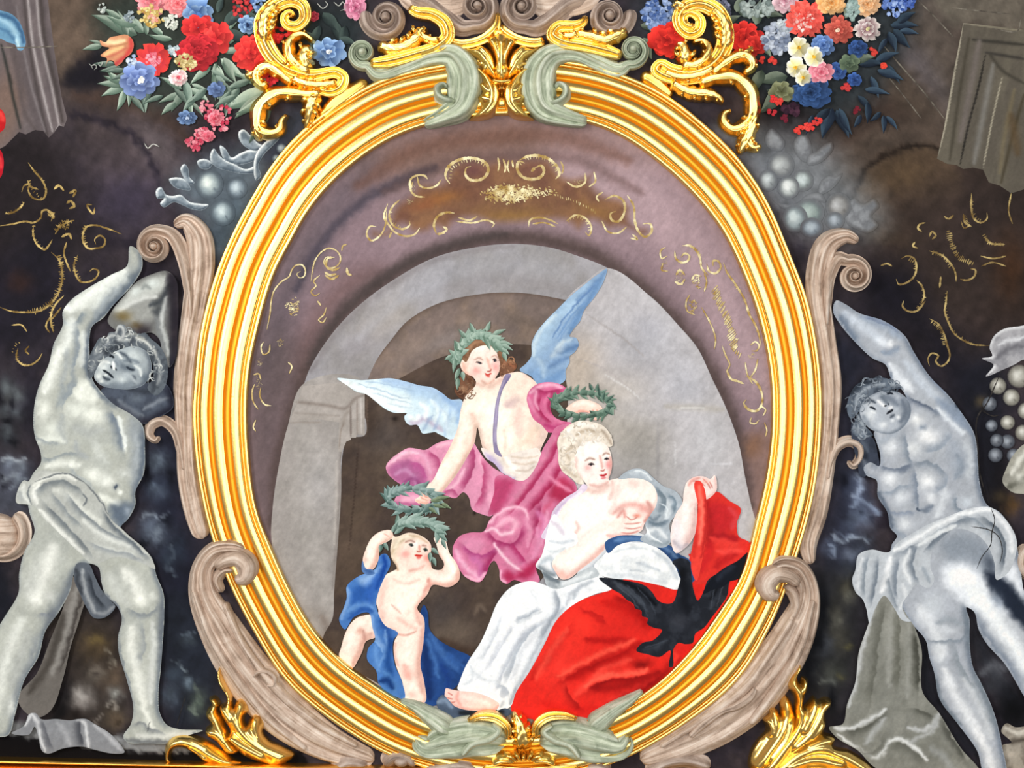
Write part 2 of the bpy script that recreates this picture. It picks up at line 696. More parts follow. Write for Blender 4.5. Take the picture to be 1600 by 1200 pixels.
# ---------------------------------------------------------------- oval outline of the frame (outer and inner sight edge)
OUTER = pts_of("303,640 306,600 314,525 336,437 358,380 400,300 430,253 482,197 540,156 590,128 650,110 720,98 795,92 872,95 925,104 975,119 "
               "1025,141 1070,171 1112,207 1150,245 1185,293 1205,330 1232,395 1257,460 1272,525 1281,600 1281,675 1272,760 1257,825 1240,880 "
               "1220,937 1200,982 1152,1060 1075,1125 982,1180 900,1208 800,1218 690,1204 600,1174 550,1145 507,1115 450,1065 392,975 357,905 "
               "331,835 312,750 305,690")
INNER = pts_of("388,630 392,578 404,520 430,430 458,376 478,340 510,298 560,252 615,217 680,194 740,184 795,181 860,183 930,197 975,217 1025,252 "
               "1075,297 1126,360 1156,420 1180,484 1196,548 1203,600 1204,670 1196,740 1180,810 1155,900 1125,950 1075,1017 1020,1070 952,1110 "
               "880,1132 795,1140 735,1134 675,1119 625,1092 592,1071 535,1030 490,980 455,920 428,860 403,795 390,700")
OC = np.array([795.0, 645.0])


def polar(P, n=360):
    """radius of a closed outline at n even angles about the oval's centre"""
    Q = spline(P, True, 3) - OC
    a = np.arctan2(Q[:, 1], Q[:, 0])
    r = np.hypot(Q[:, 0], Q[:, 1])
    o = np.argsort(a)
    a, r = a[o], r[o]
    a = np.concatenate([a - 2 * np.pi, a, a + 2 * np.pi])
    r = np.concatenate([r, r, r])
    A = np.linspace(-np.pi, np.pi, n, endpoint=False)
    R = np.interp(A, a, r)
    for _ in range(6):
        R = (np.roll(R, 1) + 2 * R + np.roll(R, -1)) / 4
    return A, R


NA = 420
ANG, R_OUT = polar(OUTER, NA)
_, R_IN = polar(INNER, NA)


def ring(r):
    return np.stack([OC[0] + r * np.cos(ANG), OC[1] + r * np.sin(ANG)], 1)


def moulding(name, prof, parent, mat):
    """a moulding swept round the oval; prof = (u from outer 0 to inner 1, height in mm)"""
    V, F = [], []
    K = len(prof)
    for u, h in prof:
        r = R_OUT * (1 - u) + R_IN * u
        V.append(plane_pts(ring(r), h / 1000))
    V = np.concatenate(V)
    for k in range(K - 1):
        a = np.arange(NA)
        b = (a + 1) % NA
        F.append(np.stack([k * NA + a, k * NA + b, (k + 1) * NA + b, (k + 1) * NA + a], 1))
    F = np.concatenate(F)
    me = mesh_np(name, V, F[:, ::-1])
    return put(name, me, parent, mat)


def roll(u0, u1, h0, hm, h1, n=9, p=0.62):
    """convex round between two feet"""
    out = []
    for i in range(n):
        t = i / (n - 1)
        b = h0 * (1 - t) + h1 * t
        out.append((u0 + (u1 - u0) * t, b + (hm - (h0 + h1) / 2) * math.sin(math.pi * t) ** p))
    return out


def crown(u0, u1, h, rise, n=7):
    """broad, gently convex band"""
    return [(u0 + (u1 - u0) * i / (n - 1), h + rise * (1 - (2 * i / (n - 1) - 1) ** 2)) for i in range(n)]


frame = thing('gilded_oval', 'broad gilded oval moulding surrounding the central painted scene', 'frame')
moulding('outer_fillet', [(-0.012, 0), (-0.008, 30), (-0.002, 33)] + crown(0.0, 0.055, 34, 1, 4) + [(0.062, 30), (0.066, 24)], frame, M['gold'])
moulding('outer_bead', [(0.066, 24), (0.072, 34)] + crown(0.078, 0.112, 37, 3, 5) + [(0.120, 34), (0.126, 26)], frame, M['gold'])
moulding('outer_band', [(0.126, 26), (0.134, 42)] + crown(0.142, 0.268, 46, 3), frame, M['gold'])
moulding('outer_groove', [(0.268, 46), (0.284, 38), (0.308, 32), (0.340, 32), (0.362, 38), (0.382, 47)], frame, M['matte'])
moulding('middle_band', crown(0.382, 0.550, 47, 4, 9), frame, M['gold'])
moulding('inner_groove', [(0.550, 47), (0.570, 37), (0.600, 29), (0.645, 27), (0.680, 32), (0.704, 40)], frame, M['matte'])
moulding('inner_band', crown(0.704, 0.848, 40, 3) + [(0.856, 37), (0.862, 27)], frame, M['gold'])
moulding('inner_bead', [(0.862, 27), (0.868, 32)] + crown(0.874, 0.900, 33, 2, 4) + [(0.906, 30), (0.910, 25)], frame, M['gold'])
moulding('sight_fillet', [(0.910, 25), (0.916, 28)] + crown(0.925, 0.975, 30, 1, 4) + [(0.988, 25), (1.0, 0)], frame, M['gold'])


# ---------------------------------------------------------------- carved relief: sections swept along curves
def pf_round(u, s):
    return np.sqrt(np.clip(1 - u * u, 0, 1))


def pf_flute(u, s):
    return np.clip(1 - np.abs(u) ** 7, 0, 1) ** 0.5 * (0.74 + 0.26 * np.cos(u * 2 * np.pi))


def pf_scroll(u, s):
    """broad channel between raised rims with fine ribs in it"""
    return np.clip(1 - np.abs(u) ** 8, 0, 1) ** 0.5 * (0.62 + 0.38 * np.abs(u) ** 2.2 + 0.10 * np.cos(u * 9))


def pf_ribs(u, s):
    return np.clip(1 - np.abs(u) ** 6, 0, 1) ** 0.5 * (0.68 + 0.20 * np.cos(u * 9 + np.sin(s * 5) * 1.1) + 0.14 * np.sin(u * 4 + s * 3) - 0.06 * u)


def pf_leaf(u, s):
    return np.clip(1 - np.abs(u) ** 3, 0, 1) ** 0.6 * (0.60 + 0.40 * np.abs(np.sin(u * 1.5 * np.pi + 0.0)) ** 0.7)


def pf_volute(u, s):
    """strong rim on the outer side of the turn, sunk inner side"""
    return np.clip(1 - np.abs(u) ** 8, 0, 1) ** 0.5 * (0.58 + 0.42 * np.cos((u - 0.1) * np.pi * 1.15) + 0.07 * np.cos(u * 11))


def sweep_vf(P, prof, K=15, step=3.0, cap=True, wave=0, amp=0.0, phase=0.0):
    """P rows: x, y, half width (px), height (mm)[, base (mm)] -> vertices, quads"""
    P = np.asarray(P, float)
    if P.shape[1] == 4:
        P = np.hstack([P, np.zeros((len(P), 1))])
    Q = spline(P, False, step)
    xy, w, h, b = Q[:, :2], np.maximum(Q[:, 2], 0.3), Q[:, 3], Q[:, 4]
    t = np.gradient(xy, axis=0)
    t /= np.hypot(t[:, 0], t[:, 1])[:, None] + 1e-9
    n = np.stack([-t[:, 1], t[:, 0]], 1)
    L = np.concatenate([[0], np.cumsum(np.hypot(*np.diff(xy, axis=0).T))])
    f = np.ones(len(Q))
    if cap:
        for e, ww in ((L, w[0]), (L[-1] - L, w[-1])):
            q = np.clip(e / max(ww, 1.0), 0, 1)
            f *= np.sqrt(np.clip(1 - (1 - q) ** 2, 0, 1)) * 0.98 + 0.02
    u = np.sin(np.linspace(-np.pi / 2, np.pi / 2, K))
    sN = L / max(L[-1], 1e-6)
    V, T = [], []
    seed = float(xy[0, 0] * 0.013 + xy[0, 1] * 0.017)
    for i in range(len(Q)):
        ww = w[i] * f[i]
        wl = wr = ww
        if wave:        # scalloped leaf edge
            wl = ww * (1 + amp * (abs(math.sin(math.pi * wave * sN[i] + phase)) - 0.5))
            wr = ww * (1 + amp * (abs(math.sin(math.pi * wave * sN[i] + phase + 0.7)) - 0.5))
        off = np.where(u < 0, u * wl, u * wr)
        hh = (b[i] + h[i] * f[i] * prof(u, sN[i])) / 1000
        hh[0] = hh[-1] = 0.0
        V.append(plane_pts(xy[i] + n[i] * off[:, None], 0) - np.stack([0 * hh, hh, 0 * hh], 1))
        T.append(np.stack([np.full(K, L[i] * S + seed), u * w.max() * S + seed, np.zeros(K)], 1))
    V = np.concatenate(V)
    T = np.concatenate(T)
    m = len(Q)
    i, k = np.meshgrid(np.arange(m - 1), np.arange(K - 1), indexing='ij')
    a = (i * K + k).ravel()
    F = np.stack([a, a + 1, a + K + 1, a + K], 1)
    return V, F, T


def join_vf(parts):
    V, F, T, n = [], [], [], 0
    for v, f, t_ in parts:
        V.append(v)
        F.append(f + n)
        T.append(t_)
        n += len(v)
    return np.concatenate(V), np.concatenate(F), np.concatenate(T)


def relief(name, parent, vf, mat, label=None):
    V, F, T = vf
    a, b, c = V[F[:, 0]], V[F[:, 1]], V[F[:, 2]]
    ny = np.cross(b - a, c - a)[:, 1]
    if ny.sum() > 0:
        F = F[:, ::-1]
    return put(name, mesh_np(name, V, F, flow=T), parent, M[mat], label)


def sw(name, parent, s, prof, mat, **k):
    return relief(name, parent, sweep_vf(pts_of(s), prof, **k), mat)


def volute(cx, cy, r0, a0, turn, turns, h0, h1, b0=0.0, b1=0.0, shrink=None):
    """rows for a spiral winding inwards from radius r0 (outer edge); turn = +1 clockwise on the picture"""
    k = shrink or 0.115
    n = int(turns * 22)
    rows = []
    for i in range(n + 1):
        th = i / n * turns * 2 * math.pi
        ro = r0 * math.exp(-k * th)
        sp = ro * (1 - math.exp(-2 * math.pi * k))
        rc = ro - sp / 2
        a = math.radians(a0) + turn * th
        q = i / n
        rows.append((cx + rc * math.cos(a), cy + rc * math.sin(a), sp / 2 * 1.02, h0 * (1 - q) + h1 * q, b0 * (1 - q) + b1 * q))
    return rows


def rows(s, base=0.0):
    P = pts_of(s)
    if P.shape[1] == 4:
        P = np.hstack([P, np.full((len(P), 1), base)])
    return [tuple(r) for r in P]


def knob_vf(cx, cy, rx, ry, h, rot=0, n=20, m=7, b=0.0, dimple=0.0):
    """rounded boss"""
    V, F = [], []
    ro = math.radians(rot)
    for j in range(m):
        q = j / (m - 1)
        rr = math.sin(q * math.pi / 2)
        hh = (b + h * math.cos(q * math.pi / 2) ** 0.8 - dimple * math.exp(-(q * 4) ** 2)) if j < m - 1 else 0
        for i in range(n):
            a = 2 * math.pi * i / n
            x, y = rr * rx * math.cos(a), rr * ry * math.sin(a)
            V.append(W(cx + x * math.cos(ro) - y * math.sin(ro), cy + x * math.sin(ro) + y * math.cos(ro), hh / 1000))
    for j in range(m - 1):
        for i in range(n):
            F.append((j * n + i, j * n + (i + 1) % n, (j + 1) * n + (i + 1) % n, (j + 1) * n + i))
    V = np.array(V)
    return V, np.array(F), V[:, [0, 2, 1]]


def acanthus(path, prof=pf_leaf, lobes=4, size=1.0, side=0, start=0.15, end=0.95, base=0.0, curl=0.6, lw=0.5):
    """leaf spine with scalloped lobes on one or both sides, all one carved piece"""
    P = pts_of(path)
    if P.shape[1] == 4:
        P = np.hstack([P, np.full((len(P), 1), base)])
    out = [sweep_vf(P, prof, 13, 2.5, True, lobes * 1.5, 0.25)]
    Q = spline(P, False, 2.0)
    t = np.gradient(Q[:, :2], axis=0)
    t /= np.hypot(t[:, 0], t[:, 1])[:, None] + 1e-9
    for i in range(lobes):
        q = start + (end - start) * (i + 0.5) / lobes
        k = int(q * (len(Q) - 1))
        for sd in ((-1, 1) if side == 0 else (side,)):
            x, y, w, h, b = Q[k]
            nx, ny = -t[k, 1] * sd, t[k, 0] * sd
            tx, ty = t[k]
            L = w * 1.25 * size * (1.1 - 0.3 * q)
            ww = w * lw * size
            rws = [(x + nx * w * 0.35, y + ny * w * 0.35, ww * 0.8, h * 0.85, b),
                   (x + nx * (w * 0.6 + L * 0.45) + tx * L * 0.35, y + ny * (w * 0.6 + L * 0.45) + ty * L * 0.35, ww, h * 1.0, b),
                   (x + nx * (w * 0.6 + L * 0.75) + tx * L * 0.95, y + ny * (w * 0.6 + L * 0.75) + ty * L * 0.95, ww * 0.85, h * 0.82, b),
                   (x + nx * (w * 0.6 + L * 0.95 * curl + L * 0.2) + tx * L * 1.35, y + ny * (w * 0.6 + L * 0.95 * curl + L * 0.2) + ty * L * 1.35, ww * 0.4, h * 0.5, b)]
            out.append(sweep_vf(rws, pf_leaf, 9, 2.5))
    return join_vf(out)


def carved(outline, spines, h, base=0.0, R=9.0, ridge=0.35, rw=4.5, res=2.0, top=None):
    """carved leaf: traced silhouette swelling from its edge, with ridges along the spines and hollows between"""
    O = spline(pts_of(outline), True, 2.5)
    P, F = fill(O, res)
    d = poly_dist(P, O, True)[0]
    k = np.clip(d / R, 0, 1)
    H = np.sqrt(np.clip(1 - (1 - k) ** 2, 0, 1)) * (0.80 + 0.20 * np.clip(d / (R * 2.5), 0, 1))
    dm = np.full(len(P), 1e9, np.float32)
    for sp in spines:
        dm = np.minimum(dm, poly_dist(P, spline(pts_of(sp), False, 3))[0])
    H = H * (1 - ridge * 0.6 + ridge * np.cos(np.clip(dm / rw, 0, 2.2 * np.pi)) )
    T = plane_pts(P, 0)
    V = T.copy()
    V[:, 1] = -np.where(d < 0.05, 0.0, (base + h * H) / 1000)
    return V, F, T


# ---- brown side scrolls clasping the frame
t = thing('tall_scroll_bracket', 'tall tan stucco scroll with coiled top beside the left nude man', 'scroll')
sw('shaft', t, "272,353,7,34 290,346,13,44 309,366,20,50 314,410,22,48 306,470,20,44 294,540,17,40 288,600,17,38 290,675,15,38 295,750,17,38 305,800,17,36 317,842,14,30",
   pf_ribs, 'brown', K=33)
r = rows("300,500,6,40,6 297,450,10,48,8 288,402,12,54,10 270,368,11,60,12")
relief('volute', t, sweep_vf(r + volute(244, 386, 36, -78, -1, 2.6, 60, 74, 12, 18), pf_volute, 15, 2.5), 'brown')
relief('volute_eye', t, knob_vf(244, 386, 7, 7, 84, b=10), 'brown')
relief('small_curl', t, sweep_vf(rows("288,735,5,34,4 284,705,8,38,4 274,672,9,42,4 254,657,9,44,4 237,664,9,42,4 234,680,7,42,4 244,688,5,40,4 250,682,3,38,4"), pf_volute, 13, 2), 'brown')

t = thing('tall_scroll_bracket', 'tall tan stucco scroll with coiled top beside the right nude man', 'scroll')
sw('shaft', t, "1341,378,7,34 1322,369,12,44 1294,380,18,50 1279,420,19,50 1279,470,19,46 1289,530,17,42 1298,600,17,40 1296,675,14,38 1288,740,15,38 1276,800,17,36 1262,850,15,34 1266,882,8,28",
   pf_ribs, 'brown', K=33)
r = rows("1290,510,6,40,6 1290,470,10,48,8 1294,430,12,54,10 1310,404,11,60,12")
relief('volute', t, sweep_vf(r + volute(1332, 432, 36, -110, 1, 2.6, 60, 74, 12, 18), pf_volute, 15, 2.5), 'brown')
relief('volute_eye', t, knob_vf(1332, 432, 7, 7, 84, b=10), 'brown')
relief('small_curl', t, sweep_vf(rows("1292,750,5,34,4 1296,722,8,38,4 1308,697,9,42,4 1327,689,9,44,4 1343,698,9,42,4 1343,716,8,42,4 1332,727,6,40,4 1324,720,3,38,4"), pf_volute, 13, 2), 'brown')

t = thing('foot_scroll_bracket', 'broad tan stucco scroll hugging the lower left curve of the frame', 'scroll')
sw('body', t, "386,860,10,84,22 366,857,15,86,22 338,862,17,80,12 318,887,18,62,0 317,925,23,58,0 345,985,34,54,0 395,1062,40,52,0 448,1118,38,50,0 515,1162,28,44,0 585,1188,14,30,0",
   pf_ribs, 'brown', K=37)
relief('hook', t, sweep_vf(rows("338,886,9,74,14 356,873,13,88,20 376,870,17,96,24 389,884,18,100,24 382,901,14,98,22 369,902,6,90,20"), pf_round, 13, 2), 'brown')
relief('inner_curl', t, sweep_vf(rows("348,925,6,50,12 340,905,9,56,12 352,890,9,62,12 368,889,6,64,12"), pf_volute, 11, 2), 'brown')
relief('bark_ridge', t, sweep_vf(rows("352,940,5,40,30 385,1010,7,42,30 440,1080,9,40,28 500,1130,7,36,24 560,1165,4,30,20"), pf_round, 9, 3), 'brown')
relief('bark_ridge', t, sweep_vf(rows("305,920,5,36,24 330,990,6,40,26 372,1060,8,40,26 420,1120,7,36,24 480,1170,5,30,20"), pf_round, 9, 3), 'brown')

relief('knot', t, sweep_vf(rows("398,1056,4,40,34 404,1048,6,46,36 420,1046,7,48,36 432,1056,7,46,34 430,1068,5,42,32 418,1068,3,38,32"), pf_volute, 9, 2), 'brown')
t = thing('foot_scroll_bracket', 'broad tan stucco scroll hugging the lower right curve of the frame', 'scroll')
sw('body', t, "1203,886,10,84,22 1222,881,15,86,22 1246,890,17,80,12 1260,925,20,60,0 1243,985,32,54,0 1192,1065,40,52,0 1140,1115,38,50,0 1075,1155,30,44,0 1000,1187,14,30,0",
   pf_ribs, 'brown', K=37)
relief('hook', t, sweep_vf(rows("1248,912,9,74,14 1230,898,13,88,20 1209,895,17,96,24 1195,909,18,100,24 1202,926,14,98,22 1216,926,6,90,20"), pf_round, 13, 2), 'brown')
relief('inner_curl', t, sweep_vf(rows("1236,965,6,50,12 1243,942,9,56,14 1236,922,10,66,14 1222,914,8,70,14"), pf_volute, 11, 2), 'brown')
relief('bark_ridge', t, sweep_vf(rows("1235,965,5,40,30 1200,1020,7,42,30 1160,1075,9,40,28 1100,1120,7,36,24 1030,1165,4,30,20"), pf_round, 9, 3), 'brown')
relief('bark_ridge', t, sweep_vf(rows("1268,935,5,36,24 1250,1005,7,40,26 1215,1070,8,40,26 1170,1130,7,36,24"), pf_round, 9, 3), 'brown')

relief('bark_fold', t, sweep_vf(rows("1178,1072,4,40,34 1172,1084,7,44,34 1150,1100,8,44,32 1128,1108,6,40,30 1098,1128,8,42,28 1076,1150,5,36,24"), pf_leaf, 11, 2), 'brown')
t = thing('wall_volute', 'round tan stucco volute cut by the left picture edge', 'scroll')
relief('coil', t, sweep_vf(volute(2, 838, 54, -60, 1, 1.5, 50, 60, 0, 6), pf_volute, 15, 2.5), 'brown')
relief('disc', t, knob_vf(0, 838, 31, 36, 74, b=6, dimple=10), 'brown')
t = thing('wall_volute', 'sliver of tan stucco volute cut by the right picture edge', 'scroll')
relief('coil', t, sweep_vf(volute(1622, 880, 42, -120, -1, 2.2, 50, 66, 0, 10), pf_volute, 15, 2.5), 'brown')

# ---- brown scrolls at the crown, above the frame
t = thing('crown_scroll', 'dark brown stucco double scroll at the top left of centre', 'scroll')
relief('outer_volute', t, sweep_vf(volute(603, 28, 45, 200, -1, 2.1, 46, 62, 0, 8), pf_volute, 15, 2.5), 'browndark')
relief('inner_volute', t, sweep_vf(rows("640,-4,22,40,0 668,4,20,44,0 694,24,17,48,0 722,44,14,52,2") + volute(746, 12, 42, 100, -1, 2.0, 54, 66, 4, 10), pf_volute, 15, 2.5), 'browndark')
relief('volute_eye', t, knob_vf(603, 28, 8, 8, 72, b=6), 'browndark')
relief('volute_eye', t, knob_vf(746, 12, 8, 8, 78, b=6), 'browndark')
sw('back_plate', t, "620,-30,40,18 680,-14,42,20 740,-8,40,18", pf_round, 'brown')
t = thing('crown_scroll', 'dark brown stucco double scroll at the top right of centre', 'scroll')
relief('outer_volute', t, sweep_vf(volute(952, 26, 45, -20, 1, 2.1, 46, 62, 0, 8), pf_volute, 15, 2.5), 'browndark')
relief('inner_volute', t, sweep_vf(rows("918,-4,22,40,0 890,6,20,44,0 866,26,17,48,0 838,44,14,52,2") + volute(815, 12, 42, 80, 1, 2.0, 54, 66, 4, 10), pf_volute, 15, 2.5), 'browndark')
relief('volute_eye', t, knob_vf(952, 26, 8, 8, 72, b=6), 'browndark')
relief('volute_eye', t, knob_vf(815, 12, 8, 8, 78, b=6), 'browndark')
sw('back_plate', t, "940,-30,40,18 880,-14,42,20 820,-8,40,18", pf_round, 'brown')

# ---- green brackets gripping the frame at the crown
t = thing('green_bracket', 'grey-green stucco scroll folded over the top left end of the frame', 'bracket')
vol = volute(568, 84, 29, 75, 1, 1.7, 60, 74, 6, 12)[::-1]
relief('volute_eye', t, knob_vf(567, 84, 8, 8, 86), 'green')
relief('arm', t, sweep_vf(vol + rows("590,117,12,62,4 634,106,13,66,4 676,90,15,76,6 706,90,21,96,16 724,112,28,108,20 727,142,30,110,20 718,168,24,100,16 692,184,15,84,10 662,196,8,60,4"), pf_ribs, 19, 2.5), 'green')
relief('small_curl', t, sweep_vf(rows("712,162,10,104,16 697,160,11,108,16 685,152,10,110,16 684,140,9,110,16 694,135,7,108,16 701,142,5,104,16"), pf_volute, 11, 2), 'green')
t = thing('green_bracket', 'grey-green stucco scroll folded over the top right end of the frame', 'bracket')
vol = volute(988, 80, 31, 105, -1, 1.9, 60, 74, 6, 12)[::-1]
relief('volute_eye', t, knob_vf(988, 80, 8, 8, 86), 'green')
relief('arm', t, sweep_vf(vol + rows("966,110,13,62,4 932,98,14,66,4 896,85,15,76,6 862,90,21,96,16 844,112,28,108,20 841,142,30,110,20 850,168,24,100,16 882,183,16,84,10 918,192,9,60,4"), pf_ribs, 19, 2.5), 'green')
relief('small_curl', t, sweep_vf(rows("856,164,10,104,16 871,162,11,108,16 883,153,10,110,16 883,140,9,110,16 872,135,7,108,16 866,142,5,104,16"), pf_volute, 11, 2), 'green')

# ---- green brackets at the foot
t = thing('green_bracket', 'mottled green stucco leaf clasp at the bottom left of centre', 'bracket')
relief('body', t, sweep_vf(rows("648,1150,12,86,4 664,1164,20,96,4 700,1158,32,98,4 744,1150,34,98,4 778,1152,26,96,4 794,1156,14,86,2"), pf_ribs, 21, 2.5), 'green')
relief('fold', t, sweep_vf(rows("722,1176,5,70,40 738,1158,7,74,40 768,1148,8,76,40 780,1136,7,74,38 768,1126,5,70,34"), pf_round, 9, 2), 'green')
relief('tail', t, sweep_vf(rows("626,1093,4,50,0 648,1102,9,66,2 676,1120,16,86,4 706,1142,22,94,4"), pf_leaf, 13, 2.5), 'green')
t = thing('green_bracket', 'mottled green stucco leaf clasp at the bottom right of centre', 'bracket')
relief('body', t, sweep_vf(rows("982,1146,12,86,4 970,1164,20,96,4 934,1160,32,98,4 892,1152,34,98,4 856,1152,26,96,4 840,1156,14,86,2"), pf_ribs, 21, 2.5), 'green')
relief('fold', t, sweep_vf(rows("906,1180,5,70,40 890,1160,7,74,40 864,1150,8,76,40 850,1138,7,74,38 864,1128,5,70,34"), pf_round, 9, 2), 'green')
relief('tail', t, sweep_vf(rows("1004,1078,4,50,0 984,1092,9,66,2 956,1110,14,86,4 922,1138,22,94,4"), pf_leaf, 13, 2.5), 'green')

# ---- brown rocaille under the foot of the frame
t = thing('foot_rocaille', 'dark brown stucco shell curls at the bottom edge, left of centre', 'ornament')
for s in ("600,1196,16,60 616,1180,14,72 636,1182,12,74 650,1196,12,66", "520,1204,18,50 545,1190,16,58 575,1194,14,56", "655,1206,14,60 690,1196,16,70 730,1194,16,72 756,1206,12,60"):
    sw('curl', t, s, pf_volute, 'browndark')
relief('knob', t, knob_vf(628, 1186, 13, 11, 84), 'browndark')
relief('knob', t, knob_vf(706, 1200, 15, 12, 84), 'browndark')
t = thing('foot_rocaille', 'dark brown stucco shell curls at the bottom edge, right of centre', 'ornament')
for s in ("1010,1208,16,60 1040,1190,14,64 1075,1186,14,62 1110,1198,14,54", "905,1206,12,60 930,1196,14,70 955,1202,12,66"):
    sw('curl', t, s, pf_volute, 'browndark')

# ---- gilded palmette and garnish at the crown
t = thing('crown_palmette', 'gilded acanthus palmette at the top centre between the green scrolls', 'ornament')
def mir(sx):
    return ' '.join('%g,%g' % (1568 - float(p.split(',')[0]), float(p.split(',')[1])) for p in sx.split())


for o_, sp, h, bs in (
        ("776,130 764,119 748,107 739,112 747,120 753,128 745,136 752,146 745,156 751,166 749,174 741,182 733,188 752,189 771,183 781,168 783,140",
         ("742,112 758,124 768,140 768,164 748,186", "748,136 762,146", "748,156 764,160", "776,136 776,164 762,182"), 88, 18),
        ("768,82 752,74 736,79 725,75 737,90 747,98 737,104 752,110 747,118 764,124 776,132 776,100",
         ("728,78 748,88 762,104 774,126", "740,104 756,110", "752,78 764,92 772,108"), 86, 20)):
    relief('leaf', t, carved(o_, sp, h, bs, R=7, ridge=0.17, rw=3.6, res=1.7), 'gold')
    relief('leaf', t, carved(mir(o_), [mir(q_) for q_ in sp], h, bs, R=7, ridge=0.17, rw=3.6, res=1.7), 'gold')
relief('leaf', t, carved("777,56 766,60 761,71 768,84 773,100 770,119 776,133 792,133 798,118 795,98 801,83 808,71 800,62 790,56",
                         ("783,60 783,90 784,128", "768,70 776,90 778,118", "801,70 792,92 790,118"), 106, 22, R=7, ridge=0.15, rw=3.4, res=1.7), 'gold')
relief('band', t, sweep_vf(rows("768,131,4,112,24 784,134,5,116,24 800,131,4,112,24"), pf_round, 9, 2), 'gold')
relief('drop', t, knob_vf(789, 110, 4, 9, 132, 0, b=10), 'gold')

t = thing('gilded_swag', 'gilded pointed cord dividing the two dark brown crown scrolls', 'ornament')
relief('cord', t, sweep_vf(rows("703,68,7,70,6 724,72,8,76,6 752,66,8,80,8 770,54,9,84,8 777,40,6,84,8 778,22,3,78,6"), pf_flute, 11, 2), 'gold')
relief('cord', t, sweep_vf(rows("852,66,7,70,6 834,70,8,76,6 806,64,8,80,8 788,54,9,84,8 780,42,6,84,8"), pf_flute, 11, 2), 'gold')

t = thing('crown_spray', 'gilded leaf curl lying on the top left green scroll', 'ornament')
relief('stem', t, sweep_vf(rows("578,102,6.5,74,6 606,99,10.4,84,8 650,88,10.4,90,10 684,76,10.4,92,10 700,60,11.7,92,10 696,40,11.7,90,8 676,26,10.4,84,8 652,22,9.1,78,6 638,14,5.2,70,4"), pf_flute, 13, 2.2), 'gold')
relief('leaf', t, acanthus("590,72,7.8,70,6 608,78,11.7,80,8 632,76,11.7,86,10 652,62,11.7,90,10 660,44,9.1,84,8", lobes=4, size=0.7, side=-1), 'gold')
relief('leaf', t, acanthus("690,66,6.5,90,12 672,66,7.8,94,12 658,56,7.8,94,12 668,46,5.2,90,12", lobes=2, size=0.4), 'gold')
t = thing('crown_spray', 'gilded leaf curl lying on the top right green scroll', 'ornament')
relief('stem', t, sweep_vf(rows("972,90,6.5,74,6 946,82,10.4,84,8 910,74,10.4,90,10 878,68,10.4,92,10 864,58,11.7,92,10 872,46,10.4,90,8 898,44,9.1,84,8 912,36,6.5,78,6 914,26,3.9,70,4"), pf_flute, 13, 2.2), 'gold')
relief('leaf', t, acanthus("980,48,6.5,70,6 964,58,10.4,80,8 944,66,11.7,86,10 920,60,10.4,88,10 896,56,7.8,84,8", lobes=4, size=0.6, side=1), 'gold')
relief('leaf', t, acanthus("876,60,6.5,90,12 892,60,7.8,94,12 904,54,6.5,94,12", lobes=2, size=0.4), 'gold')


# ---- gilded corner scrolls
def corner(label, parts):
    t = thing('corner_flourish', label, 'ornament')
    for kind, s, kw in parts:
        if kind == 'scroll':
            relief('scroll', t, sweep_vf(rows(s), pf_flute, 13, 2.2), 'gold')
        elif kind == 'plate':
            relief('back_plate', t, sweep_vf(rows(s), pf_leaf, 11, 2.2), 'goldrail')
        else:
            relief('leaf', t, acanthus(s, **kw), 'gold')


corner('gilded acanthus scroll rising over the red flowers at the upper left', [
    ('scroll', "462,30,3.66,70,14 455,24,6.1,74,14 447,31,7.32,76,14 451,42,8.54,78,12 466,44,8.54,78,10 478,31,9.76,76,8 475,12,10.98,74,6 457,3,12.2,72,6 431,12,13.42,70,6 414,33,14.64,70,6 413,58,14.64,72,6 422,81,14.64,76,8 438,101,13.42,78,8 460,114,12.2,80,10 487,121,10.98,80,10 510,118,9.76,80,10 526,116,9.76,80,10 538,124,9.76,78,10 534,138,9.76,76,8 518,146,8.54,76,8 497,141,7.32,72,8", {}),
    ('leaf', "418,70,12.2,80,14 414,46,14.64,82,14 420,24,10.98,80,14 438,10,7.32,76,12", dict(lobes=4, side=1, size=0.7)),
    ('leaf', "487,118,8.54,82,14 462,101,10.98,86,14 453,80,10.98,86,14 460,62,8.54,82,12 476,57,6.1,76,10 493,68,3.66,66,8", dict(lobes=3, side=-1, size=0.5)),
    ('leaf', "490,112,10.98,80,14 478,98,13.42,86,14 480,82,10.98,84,12 490,86,3.66,76,10", dict(lobes=2, size=0.6)),
    ('leaf', "460,134,6.1,80,12 438,117,9.76,82,12 421,107,10.98,80,10 406,112,10.98,76,8 403,127,9.76,74,8 413,136,7.32,72,8 421,130,3.66,70,8", dict(lobes=3, side=-1, size=0.4)),
    ('leaf', "416,120,7.32,74,8 402,117,8.54,72,8 383,121,3.66,60,4", dict(lobes=2, size=0.5)),
    ('leaf', "506,150,8.54,80,12 476,150,10.98,84,12 443,147,12.2,82,12 417,158,13.42,78,10 404,181,13.42,74,8 407,203,12.2,72,8 424,210,9.76,70,8 439,204,8.54,70,8 443,190,6.1,66,8 451,180,3.66,60,6", dict(lobes=4, side=-1, size=0.5)),
    ('leaf', "405,195,8.54,74,8 404,210,8.54,70,6 410,221,3.66,60,4", dict(lobes=1, size=0.4)),
    ('leaf', "497,146,10.98,84,14 488,166,13.42,84,14 484,185,9.76,76,10 479,203,3.66,60,4", dict(lobes=3, size=0.5)),
    ('leaf', "530,132,6.1,84,16 508,136,8.54,88,16 480,134,8.54,88,16 456,124,7.32,84,14", dict(lobes=4, size=0.5)),
    ('plate', "574,127,8.54,36,0 556,140,12.2,44,0 530,158,14.64,46,0 500,187,8.54,36,0", {}),
])
